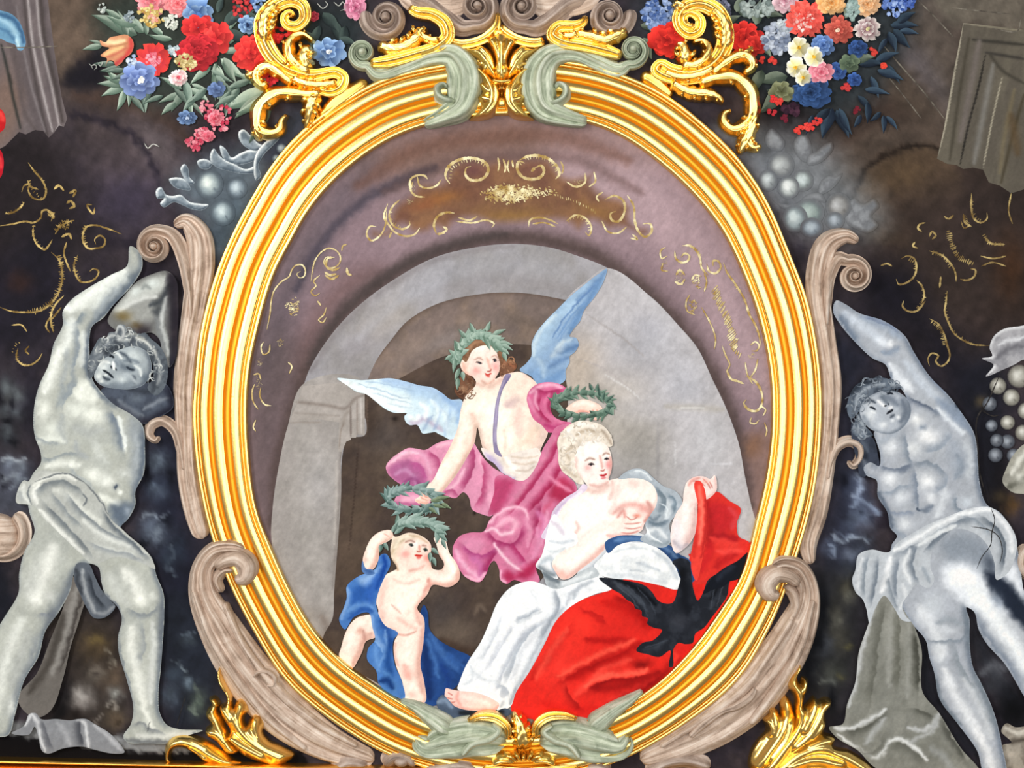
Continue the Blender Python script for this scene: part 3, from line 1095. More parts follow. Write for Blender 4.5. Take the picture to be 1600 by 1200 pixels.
corner('gilded acanthus scroll rising over the red flowers at the upper right', [
    ('scroll', "1084,40,3.66,70,14 1078,46,6.1,74,14 1068,42,7.32,76,14 1066,30,8.54,78,12 1076,24,6.1,76,12 1092,34,8.54,78,10 1090,50,9.76,78,8 1076,56,9.76,76,8 1062,46,9.76,74,6 1059,30,10.98,72,6 1070,14,12.2,72,6 1094,9,13.42,70,6 1117,20,14.64,70,6 1130,43,14.64,70,6 1131,70,14.64,74,8 1121,92,13.42,78,8 1100,110,13.42,80,10 1073,117,12.2,80,10 1046,112,10.98,80,10 1030,104,9.76,80,10 1024,112,9.76,78,10 1042,123,9.76,78,8 1071,127,8.54,76,8 1100,124,7.32,74,8", {}),
    ('leaf', "1128,84,12.2,80,14 1132,58,14.64,82,14 1126,34,10.98,80,14 1108,16,7.32,76,12", dict(lobes=4, side=-1, size=0.6)),
    ('leaf', "1070,19,7.32,74,10 1062,12,8.54,72,10 1050,5,3.66,60,6", dict(lobes=2, size=0.6)),
    ('leaf', "1060,104,9.76,82,14 1080,106,10.98,86,14 1098,96,9.76,86,14 1105,80,8.54,82,12 1096,67,6.1,76,10 1080,69,3.66,66,8", dict(lobes=3, side=-1, size=0.4)),
    ('leaf', "1066,106,10.98,80,14 1068,90,13.42,86,14 1064,76,9.76,84,12 1054,70,3.66,76,10", dict(lobes=2, size=0.6)),
    ('leaf', "1108,120,7.32,80,12 1132,101,9.76,82,12 1153,90,10.98,80,10 1169,94,10.98,76,8 1172,108,8.54,74,8 1159,118,4.88,70,8", dict(lobes=3, side=-1, size=0.4)),
    ('leaf', "1150,92,6.1,74,8 1164,84,6.1,72,8 1176,75,3.66,60,4", dict(lobes=2, size=0.5)),
    ('leaf', "1088,133,8.54,80,12 1116,125,10.98,84,12 1142,123,12.2,82,12 1162,134,13.42,78,10 1174,157,13.42,74,8 1172,183,12.2,72,8 1158,200,10.98,70,8 1141,203,9.76,70,8 1130,194,8.54,70,8 1130,180,6.1,66,8 1142,174,3.66,60,6", dict(lobes=4, side=1, size=0.4)),
    ('leaf', "1177,176,9.76,76,8 1170,206,12.2,74,8 1160,226,10.98,68,6 1153,242,3.66,54,4", dict(lobes=3, size=0.4)),
    ('leaf', "1164,214,8.54,70,6 1174,231,8.54,64,6 1190,230,3.66,54,4", dict(lobes=2, size=0.4)),
    ('leaf', "1046,132,7.32,80,12 1074,146,10.98,82,12 1104,149,10.98,78,10 1120,154,7.32,72,8 1129,164,3.66,60,6", dict(lobes=4, side=1, size=0.4)),
    ('leaf', "1034,116,6.1,84,16 1060,124,8.54,88,16 1092,120,8.54,88,16 1116,108,7.32,84,14", dict(lobes=4, size=0.5)),
    ('plate', "1000,118,8.54,36,0 1016,124,12.2,44,0 1034,138,10.98,44,0 1050,152,6.1,36,0", {}),
])


# ---- gilded acanthus tufts at the lower corners
def tuft(label, leaves):
    t = thing('acanthus_tuft', label, 'ornament')
    for o_, sp, h, bs in leaves:
        relief('leaf', t, carved(o_, sp, h, bs, ridge=0.20, rw=4.4), 'gold')


tuft('gilded acanthus tuft above the rail at the lower left', [
    ("327,1090 337,1086 345,1096 342,1109 348,1119 355,1136 362,1154 374,1174 358,1178 338,1158 323,1148 322,1137 329,1130 322,1117 325,1106 331,1100",
     ("334,1092 334,1106 340,1125 352,1150 366,1172", "326,1117 336,1124", "325,1142 340,1144 352,1156", "341,1098 338,1108"), 62, 4),
    ("259,1164 269,1150 290,1146 315,1151 334,1161 357,1178 380,1192 350,1196 322,1190 304,1176 284,1168 273,1170 268,1180 270,1192 261,1190",
     ("266,1184 266,1168 282,1157 306,1162 334,1178 360,1192", "300,1152 322,1166", "282,1150 300,1158", "318,1184 300,1170"), 60, 4),
    ("462,1178 441,1164 421,1154 412,1141 415,1128 408,1116 399,1114 391,1121 386,1131 383,1120 391,1108 387,1095 378,1089 369,1095 366,1104 364,1086 357,1072 348,1052 344,1039 340,1056 344,1071 353,1083 355,1094 344,1102 346,1114 352,1126 360,1141 356,1152 366,1164 376,1176 400,1188 440,1194",
     ("344,1042 346,1062 356,1080 362,1104 374,1130 398,1156 440,1180", "380,1094 376,1110 378,1130", "402,1118 400,1132 406,1148", "350,1104 362,1122", "360,1150 380,1162 410,1178", "390,1140 410,1160 444,1176"), 74, 8),
])
tuft('gilded acanthus tuft at the lower right beside the pale drapery', [
    ("1170,1200 1172,1172 1182,1155 1196,1138 1191,1122 1199,1114 1201,1104 1213,1106 1218,1116 1217,1100 1220,1089 1228,1086 1236,1097 1240,1110 1244,1130 1240,1160 1220,1185 1200,1204",
     ("1228,1092 1226,1112 1222,1136 1206,1162 1184,1194", "1206,1110 1210,1126 1206,1142", "1196,1122 1204,1136", "1234,1130 1226,1156 1206,1182"), 66, 4),
    ("1200,1204 1230,1170 1262,1144 1280,1142 1304,1152 1302,1164 1325,1170 1350,1186 1366,1204 1340,1210 1260,1212",
     ("1214,1202 1250,1174 1284,1166 1320,1180 1352,1200", "1302,1154 1284,1156 1262,1164", "1230,1196 1270,1184 1310,1192"), 66, 4),
    ("1186,1200 1206,1172 1226,1148 1240,1124 1240,1100 1240,1090 1235,1080 1228,1070 1232,1057 1242,1045 1249,1035 1251,1043 1245,1058 1248,1066 1252,1056 1261,1060 1262,1073 1257,1086 1254,1102 1262,1094 1270,1086 1277,1092 1288,1088 1298,1092 1297,1102 1289,1112 1290,1126 1284,1144 1268,1158 1246,1172 1220,1202",
     ("1248,1040 1238,1060 1246,1082 1250,1108 1242,1138 1222,1166 1200,1196", "1256,1062 1254,1076", "1272,1092 1266,1112 1254,1136", "1292,1096 1280,1116 1266,1142 1244,1164", "1284,1130 1268,1150"), 76, 8),
])

# ---- gilded mask-like clasp and shell at the foot
t = thing('foot_clasp', 'gilded leaf clasp with shell at the bottom centre', 'ornament')
relief('leaf', t, acanthus("816,1170,16,100,10 816,1148,18,112,12 812,1128,13,110,12 803,1108,6,96,10", lobes=3, size=0.35), 'gold')
relief('arm', t, sweep_vf(rows("730,1124,4,84,10 752,1116,7,96,12 776,1118,8,104,14 792,1132,7,106,14 794,1150,5,100,12"), pf_flute, 11, 2), 'gold')
relief('arm', t, sweep_vf(rows("902,1120,4,84,10 878,1114,7,96,12 854,1116,8,104,14 838,1130,7,106,14 836,1150,5,100,12"), pf_flute, 11, 2), 'gold')
for i in range(9):
    a = math.radians(-80 + 20 * i)
    x, y = 818 + 52 * math.sin(a), 1180 - 10 * math.cos(a) + 14 * (1 - math.cos(a))
    relief('shell_rib', t, sweep_vf([(818 + 14 * math.sin(a), 1186, 4, 90, 8), ((818 + x) / 2 + 6 * math.sin(a), (1184 + y) / 2 - 4, 6, 104, 10), (x, y, 7, 96, 8)], pf_round, 9, 2), 'gold')
relief('lower_band', t, sweep_vf(rows("752,1196,6,70,4 784,1202,10,86,6 820,1206,12,90,6 860,1202,10,86,6 905,1196,6,70,4"), pf_flute, 11, 2.5), 'gold')

# ---- gilded cornice rail along the bottom
t = thing('cornice_rail', 'straight gilded cornice rail along the bottom left edge', 'moulding')
P = []
for name, ya, yb, h in (('upper_fillet', 0, 9, 60), ('main_round', 9, 26, 84), ('lower_round', 26, 60, 110)):
    vv = []
    K = 9
    for x in (-250, 1850):
        yl = 1182 + (x + 0) * 0.0215
        for k in range(K):
            q = k / (K - 1)
            vv.append(W(x, yl + ya + (yb - ya) * q, (h * math.sin(math.pi * min(max(q, 0.0), 1.0)) ** 0.5 + (0 if k in (0, K - 1) else 6)) / 1000))
    ff = [(k, k + 1, K + k + 1, K + k) for k in range(K - 1)]
    vv = np.array(vv)
    relief(name, t, (vv, np.array(ff), vv), 'goldrail')

# ---------------------------------------------------------------- the oval painting inside the frame
# (the shading below is the painter's own pigment on a flat picture)
LEV[0] = 1
pic = thing('oval_painting', 'oval allegory with winged youth, reclining woman and child under an arch', 'painting')

ov = ring(R_IN * 1.03)
ARCH = """
p 80695f .8 60 560,250 700,190 860,185 1000,240 960,300 800,260 640,290
p ab959a .9 50 860,230 980,230 1090,330 1170,480 1200,620 1180,620 1130,560 1060,440 960,350 880,320
p 9a868c .7 60 620,330 760,300 900,330 1000,400 900,380 790,350 700,370 600,420
p 5e565c .8 36 440,420 500,330 560,260 590,250 520,350 470,450 440,560 400,620 395,560
p 5a5050 .7 40 395,600 440,520 480,560 440,680 425,800 440,900 400,800
p 6c5450 .5 26 500,470 560,420 600,420 530,480 490,540 470,590 465,560
p 80685c .6 30 1150,690 1200,680 1200,760 1175,800 1160,740
p 7c5a40 .55 18 1160,690 1185,680 1185,705 1165,715
s 4a4650 .75 9 462,455 480,415 510,370 560,320 620,285 680,262
s 6a4c40 .5 16 560,290 650,235 760,215 880,215 980,250
s 5c4844 .4 10 600,300 700,255 800,245 900,250 1000,300
# dark soffit edge of the arch
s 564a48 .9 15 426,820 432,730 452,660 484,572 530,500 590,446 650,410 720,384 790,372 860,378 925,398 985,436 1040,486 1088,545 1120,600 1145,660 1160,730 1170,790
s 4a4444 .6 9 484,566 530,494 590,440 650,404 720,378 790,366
"""
shape('painted_archway', pic, ov, '86747a', ARCH, res=2.6, grain=0.06)
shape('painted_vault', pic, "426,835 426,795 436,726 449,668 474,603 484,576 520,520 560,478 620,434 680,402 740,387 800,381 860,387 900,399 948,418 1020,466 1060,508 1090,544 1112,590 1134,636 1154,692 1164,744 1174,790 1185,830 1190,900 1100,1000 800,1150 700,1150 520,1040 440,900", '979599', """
N a8a6aa .6 30/2.5/-35
n 8b8784 .5 40
b a29a92 .6 60/30/-40 600,500
b 8f8b90 .5 40/20/-30 560,540
s a4a4aa .5 26 640,455 720,425 800,418 880,425
s 8e8a8c .5 14 700,450 800,440 880,452
s aaaab0 .45 10 560,530 620,475 690,440
s 807a7c .5 6 486,580 522,524 562,482 622,438 682,406 742,391 802,385
""", res=3, warp=1.0, grain=0.05)
shape('painted_inner_vault', pic, "572,600 590,560 612,530 635,503 680,476 740,461 800,457 860,464 900,476 930,520 940,620 930,700 850,720 700,700 560,640", '7b6e69', """
n 877668 .6 36
n 6c625e .4 20
s 5e514a .7 5 590,558 635,502 680,475 740,460 800,456 862,463 900,476
b 8a8280 .6 60/16/-22 700,530
b 8f8076 .5 50/18/-30 640,545
s 6b605a .5 10 800,500 850,510 890,530
b 6a625e .6 40/16 830,545
""", res=3, warp=1.0, grain=0.07)
shape('painted_side_wall', pic, "884,470 915,440 948,419 1020,467 1060,509 1090,545 1112,591 1134,637 1154,693 1164,745 1174,791 1184,832 1170,900 1000,900 900,800 880,680 880,560", 'b3b0b2', """
n a3a0a2 .5 44
n bebcc0 .6 60
b b3a698 .7 40/46/20 905,560 900,600
b a9a296 .7 50/40 935,665 990,690
b b0a89c .5 60/30 960,610
b 989592 .7 50/50 1000,700 985,755
b 9a9a98 .5 40/60 1030,780
b c2c2c6 .7 34/60 1110,690
b bcbcc2 .7 50/40/30 1030,520 1060,580
b a6a6ae .5 30/20/30 1010,510
b 9ea0a8 .4 40/30 1000,545 1070,610
l a39e9e .8 2.5 915,490 975,530 1010,560
l a8a2a2 .7 2 905,560 950,580 1000,622
l d0d0d0 .6 2 945,585 985,610 1002,626
s 8e8c8e .5 2.5 1028,660 1028,720 1026,770
s a9a49c .6 6 1040,635 1090,637 1130,640
l d6d6d4 .6 2 1050,638 1105,638
l d4d4d6 .5 2 1055,690 1055,730
l cfcfd4 .7 2 1110,724 1150,724
l cecece .5 1.6 1110,697 1150,697
s 9a9a9a .5 6 1120,760 1120,830 1130,870
s 8d8888 .5 14 960,740 1000,760 1060,800
""", res=2.8, warp=1.0, grain=0.06)
shape('painted_pier', pic, "474,600 560,590 570,617 560,650 548,684 536,700 534,772 528,848 522,925 520,965 508,1000 480,990 440,920 424,840 426,795 436,726 449,668", '9b9693', """
N aca8a4 .5 26/4/86
n 8c8884 .45 34
b 94908c .6 30/50 470,830
b b0a9a4 .6 40/20 500,620
b a9a7a8 .5 30/60 500,760
b 8d8680 .6 36/16 490,960
s 857b74 .6 2 462,628 510,634 545,636
s 8a8078 .5 2 455,660 500,660
s 8a8078 .6 2.5 540,625 560,612 570,606
s bab4ae .6 2.5 526,720 526,780 522,850
s 7a726e .5 3 534,690 531,760 527,840 520,920
s 7c7068 .6 8 504,965 512,985 505,1000
""", res=2.6, warp=1.0, grain=0.06)

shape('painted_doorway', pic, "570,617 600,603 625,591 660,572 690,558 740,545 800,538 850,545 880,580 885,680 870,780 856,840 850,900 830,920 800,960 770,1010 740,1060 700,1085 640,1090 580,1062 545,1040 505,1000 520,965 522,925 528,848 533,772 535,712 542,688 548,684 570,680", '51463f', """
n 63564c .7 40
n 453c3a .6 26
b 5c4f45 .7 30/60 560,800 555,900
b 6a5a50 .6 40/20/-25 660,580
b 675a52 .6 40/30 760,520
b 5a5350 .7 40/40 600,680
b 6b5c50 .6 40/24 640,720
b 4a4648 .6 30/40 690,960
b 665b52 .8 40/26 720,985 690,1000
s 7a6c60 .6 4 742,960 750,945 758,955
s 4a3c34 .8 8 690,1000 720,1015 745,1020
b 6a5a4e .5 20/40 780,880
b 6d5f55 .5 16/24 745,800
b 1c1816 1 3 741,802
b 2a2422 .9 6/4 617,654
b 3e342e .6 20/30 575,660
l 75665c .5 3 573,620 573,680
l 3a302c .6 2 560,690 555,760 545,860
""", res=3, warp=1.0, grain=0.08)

# pier capital in front of the doorway
shape('painted_pier_capital', pic, "474,603 545,596 556,600 570,617 570,680 558,679 556,684 549,684 548,687 541,690 534,706 528,706 530,660 500,655 452,660", '9f9994', """
N b0aaa6 .5 20/4/10
l 746a66 .8 3 548,634 548,684
l 8a807a .7 2.5 558,622 558,682
l c2bcb8 .7 2 564,618 565,678
s 7a706a .6 3 462,628 515,634 540,638 556,622 570,617
s 8d857e .6 3 536,665 540,648 548,640
l 857a72 .7 2 530,700 533,672 538,660
s 8e8680 .5 2 460,645 530,650
""", res=1.8, smooth=False, warp=0.4)

# ------- gold scrollwork painted on the arch
gold_strokes = []


def G(w, *paths):
    for p in paths:
        gold_strokes.append((w, p))


def hatch(path, n, L, w=1.1, ang=90, jit=1.0):
    p = spline(pts_of(path), False, 1.0)
    for i in range(n):
        k = min(len(p) - 2, int((i + 0.5) / n * len(p)))
        d = p[k + 1] - p[k]
        a = math.atan2(d[1], d[0]) + math.radians(ang)
        l = L * (0.6 + 0.6 * random.random())
        x, y = p[k] + np.array([random.uniform(-jit, jit), random.uniform(-jit, jit)])
        gold_strokes.append((w, [(x - math.cos(a) * l / 2, y - math.sin(a) * l / 2), (x, y), (x + math.cos(a) * l / 2, y + math.sin(a) * l / 2)]))


def stipple(cx, cy, rx, ry, n, L=3.2, w=1.2, ang=20):
    for i in range(n):
        a, q = random.uniform(0, 6.283), math.sqrt(random.random()) * random.uniform(0.55, 1)
        x, y = cx + rx * q * math.cos(a), cy + ry * q * math.sin(a)
        b = math.radians(ang + random.uniform(-50, 50))
        gold_strokes.append((w, [(x - math.cos(b) * L / 2, y - math.sin(b) * L / 2), (x + math.cos(b) * L / 2, y + math.sin(b) * L / 2)]))


# top cartouche (brown ground first)
shape('painted_cartouche', pic, "636,300 650,283 690,277 697,262 712,248 735,243 765,246 785,240 800,244 830,240 860,243 872,256 885,270 915,268 932,262 932,285 945,297 975,306 990,322 992,345 1015,352 1020,366 1000,376 985,366 965,362 950,364 925,352 905,366 880,352 830,354 770,356 740,348 715,352 700,366 680,362 672,368 640,368 630,358 606,374 580,376 574,368 580,354 600,356 606,330 618,312", '7a5c4c', """
n 8c6a50 .7 30
n 6a4c44 .5 22
b 96683e .7 40/12/-10 690,310
b 80624a .8 50/20 830,330 760,330
b 8c6b46 .7 40/14/20 930,330
b 7a5850 .8 24/12 745,262 835,262
b 66484a .6 16/10 735,268
b 8a5c44 .7 30/10/-16 660,320
b 9c7c48 .5 60/14 800,340
""", res=2.2, under=('86747a', ARCH, 1.15, 20, None))
G(3.6, "703,287 696,276 700,262 712,252 730,247 748,249 760,256 763,266 757,277 745,282 733,280 727,272 729,262 736,260",
  "820,255 811,252 808,264 816,276 830,280 844,277 850,268 846,259 836,262", "836,262 830,268", "812,250 826,244 845,244 860,250 870,260 874,272 868,280")
G(2.2, "778,246 780,258 778,268", "786,248 790,262 788,270", "795,250 793,262 796,270", "800,250 802,262", "876,252 880,262 878,272")
G(2.4, "640,296 642,280 652,274 664,275 668,280", "652,276 656,290 668,294 682,290 690,280", "645,284 642,298 650,306 664,308", "885,284 900,292 914,285 914,270", "928,268 930,284 920,292")
G(2.4, "625,312 614,322 608,336 614,352 628,358 640,352 640,345", "606,318 600,340 608,352 616,362 634,369 648,366 656,356", "604,330 602,352 594,368 580,376 573,366 578,354 588,354", "608,372 612,362")
G(3.0, "682,366 678,352 684,338 698,332 710,333", "682,366 692,364 698,358 692,354", "980,305 990,322 992,346 998,362 1008,370 1018,362 1016,350 1004,350", "945,312 960,306 974,314 976,330 966,346 956,344 954,334 962,330")
G(2.2, "940,345 950,362 966,364 980,354", "936,315 932,308 942,300", "716,340 734,344 746,338", "712,346 740,348 760,344 772,350 768,356", "826,354 828,344 842,340 860,344 872,350", "832,350 850,348 868,354")
G(2.4, "884,346 900,336 916,342 924,356 920,368 914,362", "985,372 996,374 988,366")
hatch("704,280 706,264 720,254 740,250 758,258", 16, 7)
hatch("812,256 826,246 846,246 862,254 872,268", 16, 7)
hatch("886,346 902,338 918,346 922,362", 12, 6)
hatch("612,326 610,340 618,352 632,358", 10, 5)
hatch("870,305 890,312 910,320 932,332", 16, 5, ang=60)
stipple(796, 302, 54, 18, 300, 4.2, 1.8)
stipple(790, 304, 34, 15, 160, 4, 2.0)
stipple(842, 300, 40, 9, 80, 4, 1.6)
stipple(645, 290, 8, 10, 18)
stipple(904, 286, 10, 8, 18)
stipple(640, 316, 6, 6, 12)
# left spandrel
G(1.8, "417,515 422,490 424,470 428,455 440,440 452,432 456,422 462,415 472,414 477,422 475,432 468,434 464,428 470,424", "486,440 488,425 492,408 502,394 514,388 526,392 532,402 530,412 522,418 512,418 506,410 510,402 520,402", "534,392 536,384 542,382", "500,430 490,440 494,446 486,456 492,462 500,458", "496,470 502,478", "510,480 506,492 498,500 504,504 510,496")
G(3.0, "508,430 518,436 530,430", "507,425 516,430 526,428", "542,418 544,428 550,430", "523,402 512,404 510,416 520,422 532,418")
stipple(459, 480, 13, 17, 60, 4)
stipple(438, 536, 7, 10, 26, 3)
stipple(406, 566, 5, 6, 14, 3)
G(1.8, "412,534 408,542 412,554 420,550 422,538", "398,600 394,612 396,628 404,640", "408,604 406,618 414,632 424,634", "400,656 396,668 400,674", "396,586 404,584 408,594", "450,566 456,572 452,584")
stipple(404, 600, 6, 12, 16, 3)
# right spandrel
G(2.6, "1066,384 1078,384 1088,392 1094,404 1096,418 1106,430", "1054,392 1056,404 1064,410 1074,408 1077,400 1070,396 1064,402", "1104,412 1108,424 1118,427 1126,418 1122,408 1114,408 1114,416", "1130,410 1136,426 1146,440 1154,452 1164,470 1170,490 1180,508 1186,524 1188,540")
G(2.0, "1040,386 1032,392 1034,404 1042,400", "1036,410 1034,422 1044,424", "1100,426 1104,440 1100,456", "1080,438 1086,430 1096,432", "1078,460 1072,472 1074,486 1086,492", "1096,480 1104,494 1112,510 1118,530 1116,546", "1128,540 1134,556 1140,570 1136,580 1142,592 1152,596", "1172,540 1180,534 1186,540 1182,548 1174,548", "1164,566 1168,586 1176,600", "1184,560 1180,578 1172,590")
G(3.0, "1056,430 1062,422 1070,430", "1054,440 1064,444 1070,436", "1166,588 1180,596 1190,614 1190,632 1182,642 1170,640 1162,630 1166,624", "1136,580 1142,592 1154,596 1162,600")
hatch("1116,450 1122,468 1132,490 1140,508 1144,526 1148,545", 30, 16, 1.6, 60)
hatch("1150,530 1148,545 1156,556", 8, 10, 1.4, 60)
hatch("1094,402 1090,392 1078,386", 7, 5)
hatch("1146,440 1160,464 1174,498", 14, 4)
stipple(1088, 440, 8, 14, 30, 4, ang=-50)
stipple(1082, 478, 8, 14, 30, 4, ang=-50)
stipple(1174, 556, 7, 8, 22, 3)
stipple(1062, 434, 8, 8, 20, 3)
stipple(1038, 414, 6, 10, 16, 3)
G(1.8, "1174,652 1172,660 1180,662 1186,656", "1194,660 1198,672 1196,682", "1188,634 1196,640 1192,650")
ribbons('painted_gold_scrollwork', pic, [(w_ * 1.2, p_) for w_, p_ in gold_strokes], 'a8884c', 'fbf2c4', 'pale gold painted scrolls and stippling on the arch', kind='stuff', seed=4)

# ------- winged youth
GLO, GMD, GDK = '9fb3a3', '6f8778', '435a4f'


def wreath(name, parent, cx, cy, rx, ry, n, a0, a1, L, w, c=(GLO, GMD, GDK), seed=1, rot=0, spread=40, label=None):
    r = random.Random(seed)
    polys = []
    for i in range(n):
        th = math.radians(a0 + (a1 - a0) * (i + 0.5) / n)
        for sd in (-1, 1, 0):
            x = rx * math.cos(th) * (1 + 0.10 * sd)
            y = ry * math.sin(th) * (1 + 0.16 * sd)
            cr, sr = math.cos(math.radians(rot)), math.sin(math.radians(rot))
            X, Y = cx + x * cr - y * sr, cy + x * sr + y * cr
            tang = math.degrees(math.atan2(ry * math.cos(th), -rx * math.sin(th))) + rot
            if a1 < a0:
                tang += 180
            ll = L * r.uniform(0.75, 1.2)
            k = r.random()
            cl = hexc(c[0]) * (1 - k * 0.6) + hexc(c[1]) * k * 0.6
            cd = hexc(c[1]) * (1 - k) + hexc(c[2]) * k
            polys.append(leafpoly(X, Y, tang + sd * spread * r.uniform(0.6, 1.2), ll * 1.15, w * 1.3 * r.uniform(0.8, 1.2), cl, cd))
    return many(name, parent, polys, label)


# wings first, they lie behind the body
wl = shape('wing', None, "527,591 545,592 565,594 592,592 610,591 634,596 655,602 677,606 692,615 704,624 721,625 724,650 712,686 704,687 697,684 692,681 685,678 680,675 673,676 660,677 655,668 652,664 640,664 634,659 632,650 636,646 616,645 602,639 588,628 572,616 557,612 542,602", 'c9dbe4', """
p dfe9ea .9 10 530,592 570,598 610,610 640,625 640,640 600,632 560,608
s 9fb8d6 .8 9 600,594 640,600 680,611 704,628 716,640
s aac4de .7 10 640,610 670,618 690,640
s 8eacd0 .7 7 690,616 706,628 718,630 716,660
l 9fb4c8 .7 2 560,600 600,612 640,624
l a8bccc .7 2 575,612 610,622 645,632
l aebfcc .6 2 595,628 620,634 645,638
l 9db4cc .6 2 570,596 610,602 650,612
s f2f6f2 .8 4 534,596 560,608 590,624 612,638 630,642
s eef4f0 .8 5 640,650 648,656 655,650
s b9a9bd .7 5 642,660 650,661 660,655 675,662 690,672
s 8fa3c0 .6 3 660,672 668,660 676,650
s 92a8c8 .6 3 678,672 684,655 690,640
s 9ab4d4 .6 4 694,680 700,660 704,640
s f0f4f0 .7 4 655,630 668,640 664,654
s eaf1f0 .6 4 674,625 684,640 680,660
s dbe6ea .6 4 690,640 698,656 698,675
""", res=1.6)
wr = shape('wing', None, "812,578 822,568 830,557 831,536 838,520 852,502 870,484 890,464 908,449 935,428 948,420 943,440 929,464 912,486 906,502 897,513 890,526 900,528 904,539 898,550 890,557 890,566 884,578 883,594 870,602 842,602 830,588", '8fa9c6', """
p a9c2d6 .8 12 832,560 834,535 850,508 880,476 920,444 900,480 870,510 850,545
s c6d7e0 .8 4 834,555 835,535 846,515 868,492
s 5f80a8 .7 6 938,436 922,466 905,492 890,520
s 6f8cb0 .7 4 946,424 930,444 900,470
l 6482ac .8 2.5 930,446 905,470 880,500 862,530
l 7090b8 .7 2.5 915,470 890,498 870,530
l 7a98bc .7 2.5 902,496 884,515 870,540
s 56749c .7 5 903,540 890,545 872,552
s 5f7ca4 .6 5 886,560 872,566 858,575
s c0ccd4 .6 6 880,535 872,548 862,556
s 7d9cc0 .8 12 830,585 850,590 875,590
s 6a8ab2 .6 6 880,580 868,590 850,598
s b4c8d8 .6 5 840,562 848,575 850,588
s d0dce0 .5 3 893,530 880,536 868,545
""", res=1.6)
back = shape('robe', None, "603,729 610,718 626,706 638,700 651,701 664,703 682,693 697,688 712,686 738,690 748,704 756,716 770,730 790,745 782,780 768,806 752,803 738,796 732,776 724,769 712,778 688,772 676,774 672,786 650,790 616,787 622,770 628,760 616,750 606,740", 'd593ae', """
p a5628c .9 6 606,736 616,724 638,719 658,727 668,744 664,762 640,764 618,752
s dba6be .9 4 605,728 622,712 646,705 664,714 672,738
s f0c4d2 .8 3 612,722 632,708 652,708
f b0588a .8 8 640,720 658,728 668,748
s c490b4 .8 4 618,742 630,734 644,742 650,756
s 8e4a78 .7 4 634,752 648,748 658,758
f a84e76 .9 8 668,704 684,716 690,736 684,752
s ecbccb .8 4 682,698 700,693 716,690
s e0a0b8 .8 5 700,704 712,724 712,745
f a0446c .9 9 738,694 742,716 736,742 722,766
s e6b0c4 .8 5 750,712 758,738 764,764 768,792
g a8446c .8 9 752,716 756,744 752,772 742,792
s f0c6d4 .7 3 700,766 716,752 726,732
f a84c76 .8 6 690,770 706,764 716,776
s e4b4c6 .7 4 626,782 646,778 660,784
s a85884 .7 3 616,786 640,788 664,786
""", res=1.5)
hair = shape('hair', None, "716,545 724,535 740,525 765,525 782,540 786,560 800,562 808,572 800,582 782,584 776,560 760,535 738,545 732,570 738,590 748,604 744,616 730,624 716,620 710,608 716,594 722,585", '7b5a48', """
n 5e4030 .7 8
s a8836a .7 4 722,605 732,612 742,608
s a06a50 .7 4 785,565 795,568 803,574
s 4e3830 .7 4 712,600 720,615 730,620
s 8c6c52 .7 4 790,560 800,566
""", res=1.5)
youth_ops = """
o e3b9ae .8 9 .55/.7
o c9a79c .6 6 .8/.3
# face
p f6dcd2 .9 8 732,552 746,540 764,538 776,552 778,570 770,590 758,596 744,590 735,576
b f0a8a0 .8 9/8 744,580
b ec9c98 .8 7/8 774,573
b fbeee6 .8 10/8 752,548
b d9b7a8 .6 6/16 727,574
s d3a593 .6 3 722,568 726,580 732,586
s d8c0b8 .7 4 776,548 780,560 781,575
l 6c5a54 1 2.6 745,567 749,566 752,568
e 33333c 1 2/1.8 749.5,567.6
l 6c5a54 1 2.4 770,563 773,562 776,564
e 33333c 1 1.8/1.8 773.5,563.8
s a88a7c .7 1.6 742,562 748,559 754,562
s a88a7c .7 1.6 768,559 773,557 778,560
s d8a898 .7 2.2 762,560 765,572 766,578
l a8584e .9 2 760,579 764,580 768,577
l b83a34 1 2.6 757,583 762,585 767,582
s d05c54 .9 2 759,586 764,588
s cc9f90 .7 2.5 752,596 762,600 772,594
s d4b0a2 .6 4 745,600 765,604 785,592
# torso
s dfc0b0 .7 10 842,662 846,682 836,704
s d8b8b0 .6 8 812,640 808,660 812,680
b fdf4e8 .9 30/34 770,650
b fbeadc .8 20/24 745,640
b f4d3c8 .5 14/10 740,650
s c9b3b0 .8 7 822,632 812,624 800,628 792,634
b ccb6b4 .7 10/7 797,632
s d9c6bc .7 8 830,655 845,668 850,680 838,705
s e3cdb9 .6 9 800,690 820,690 836,670
s d5b8a8 .6 5 738,648 742,660 748,672
s cbb3a6 .8 5 746,668 752,690 757,702
b fff8ec .7 24/18 790,690
s e9cabb .6 3 788,672 790,690 788,704
s f0e0d0 .7 8 800,600 815,615 822,630
# arm
s faeade .8 8 728,640 722,680 705,715 682,750
s d0b4a4 .8 6 744,664 742,690 730,714 710,745 690,770
s e3c8b8 .7 4 716,670 704,700 690,724
b f3cfc0 .6 8/10 730,690
b f2b8a8 .7 8/7 664,775
l c78878 .8 1.6 656,776 662,780 668,782
l c78878 .8 1.6 660,770 666,776 670,778
s e0a898 .7 3 652,782 660,786 668,786
"""
youth = shape('painted_winged_youth', pic, "744,598 738,588 732,586 722,578 719,568 722,562 730,560 730,552 742,539 756,534 768,537 778,550 781,568 780,580 774,592 782,588 796,583 812,581 826,588 840,602 836,640 846,658 856,672 848,695 838,712 800,722 772,714 756,703 752,692 746,668 742,690 730,714 710,746 688,771 673,780 668,788 655,787 648,781 656,775 660,762 674,753 690,722 704,696 716,666 720,640 726,622", 'f3ddcf', youth_ops, res=1.4, label='painted winged youth in laurel and pink robe, leaning over with crowns in both hands')
curls('locks', youth, "784,560 800,562 808,572 800,582 784,584", 14, 5, '6a4634', 'b88868', 1.6, 5)
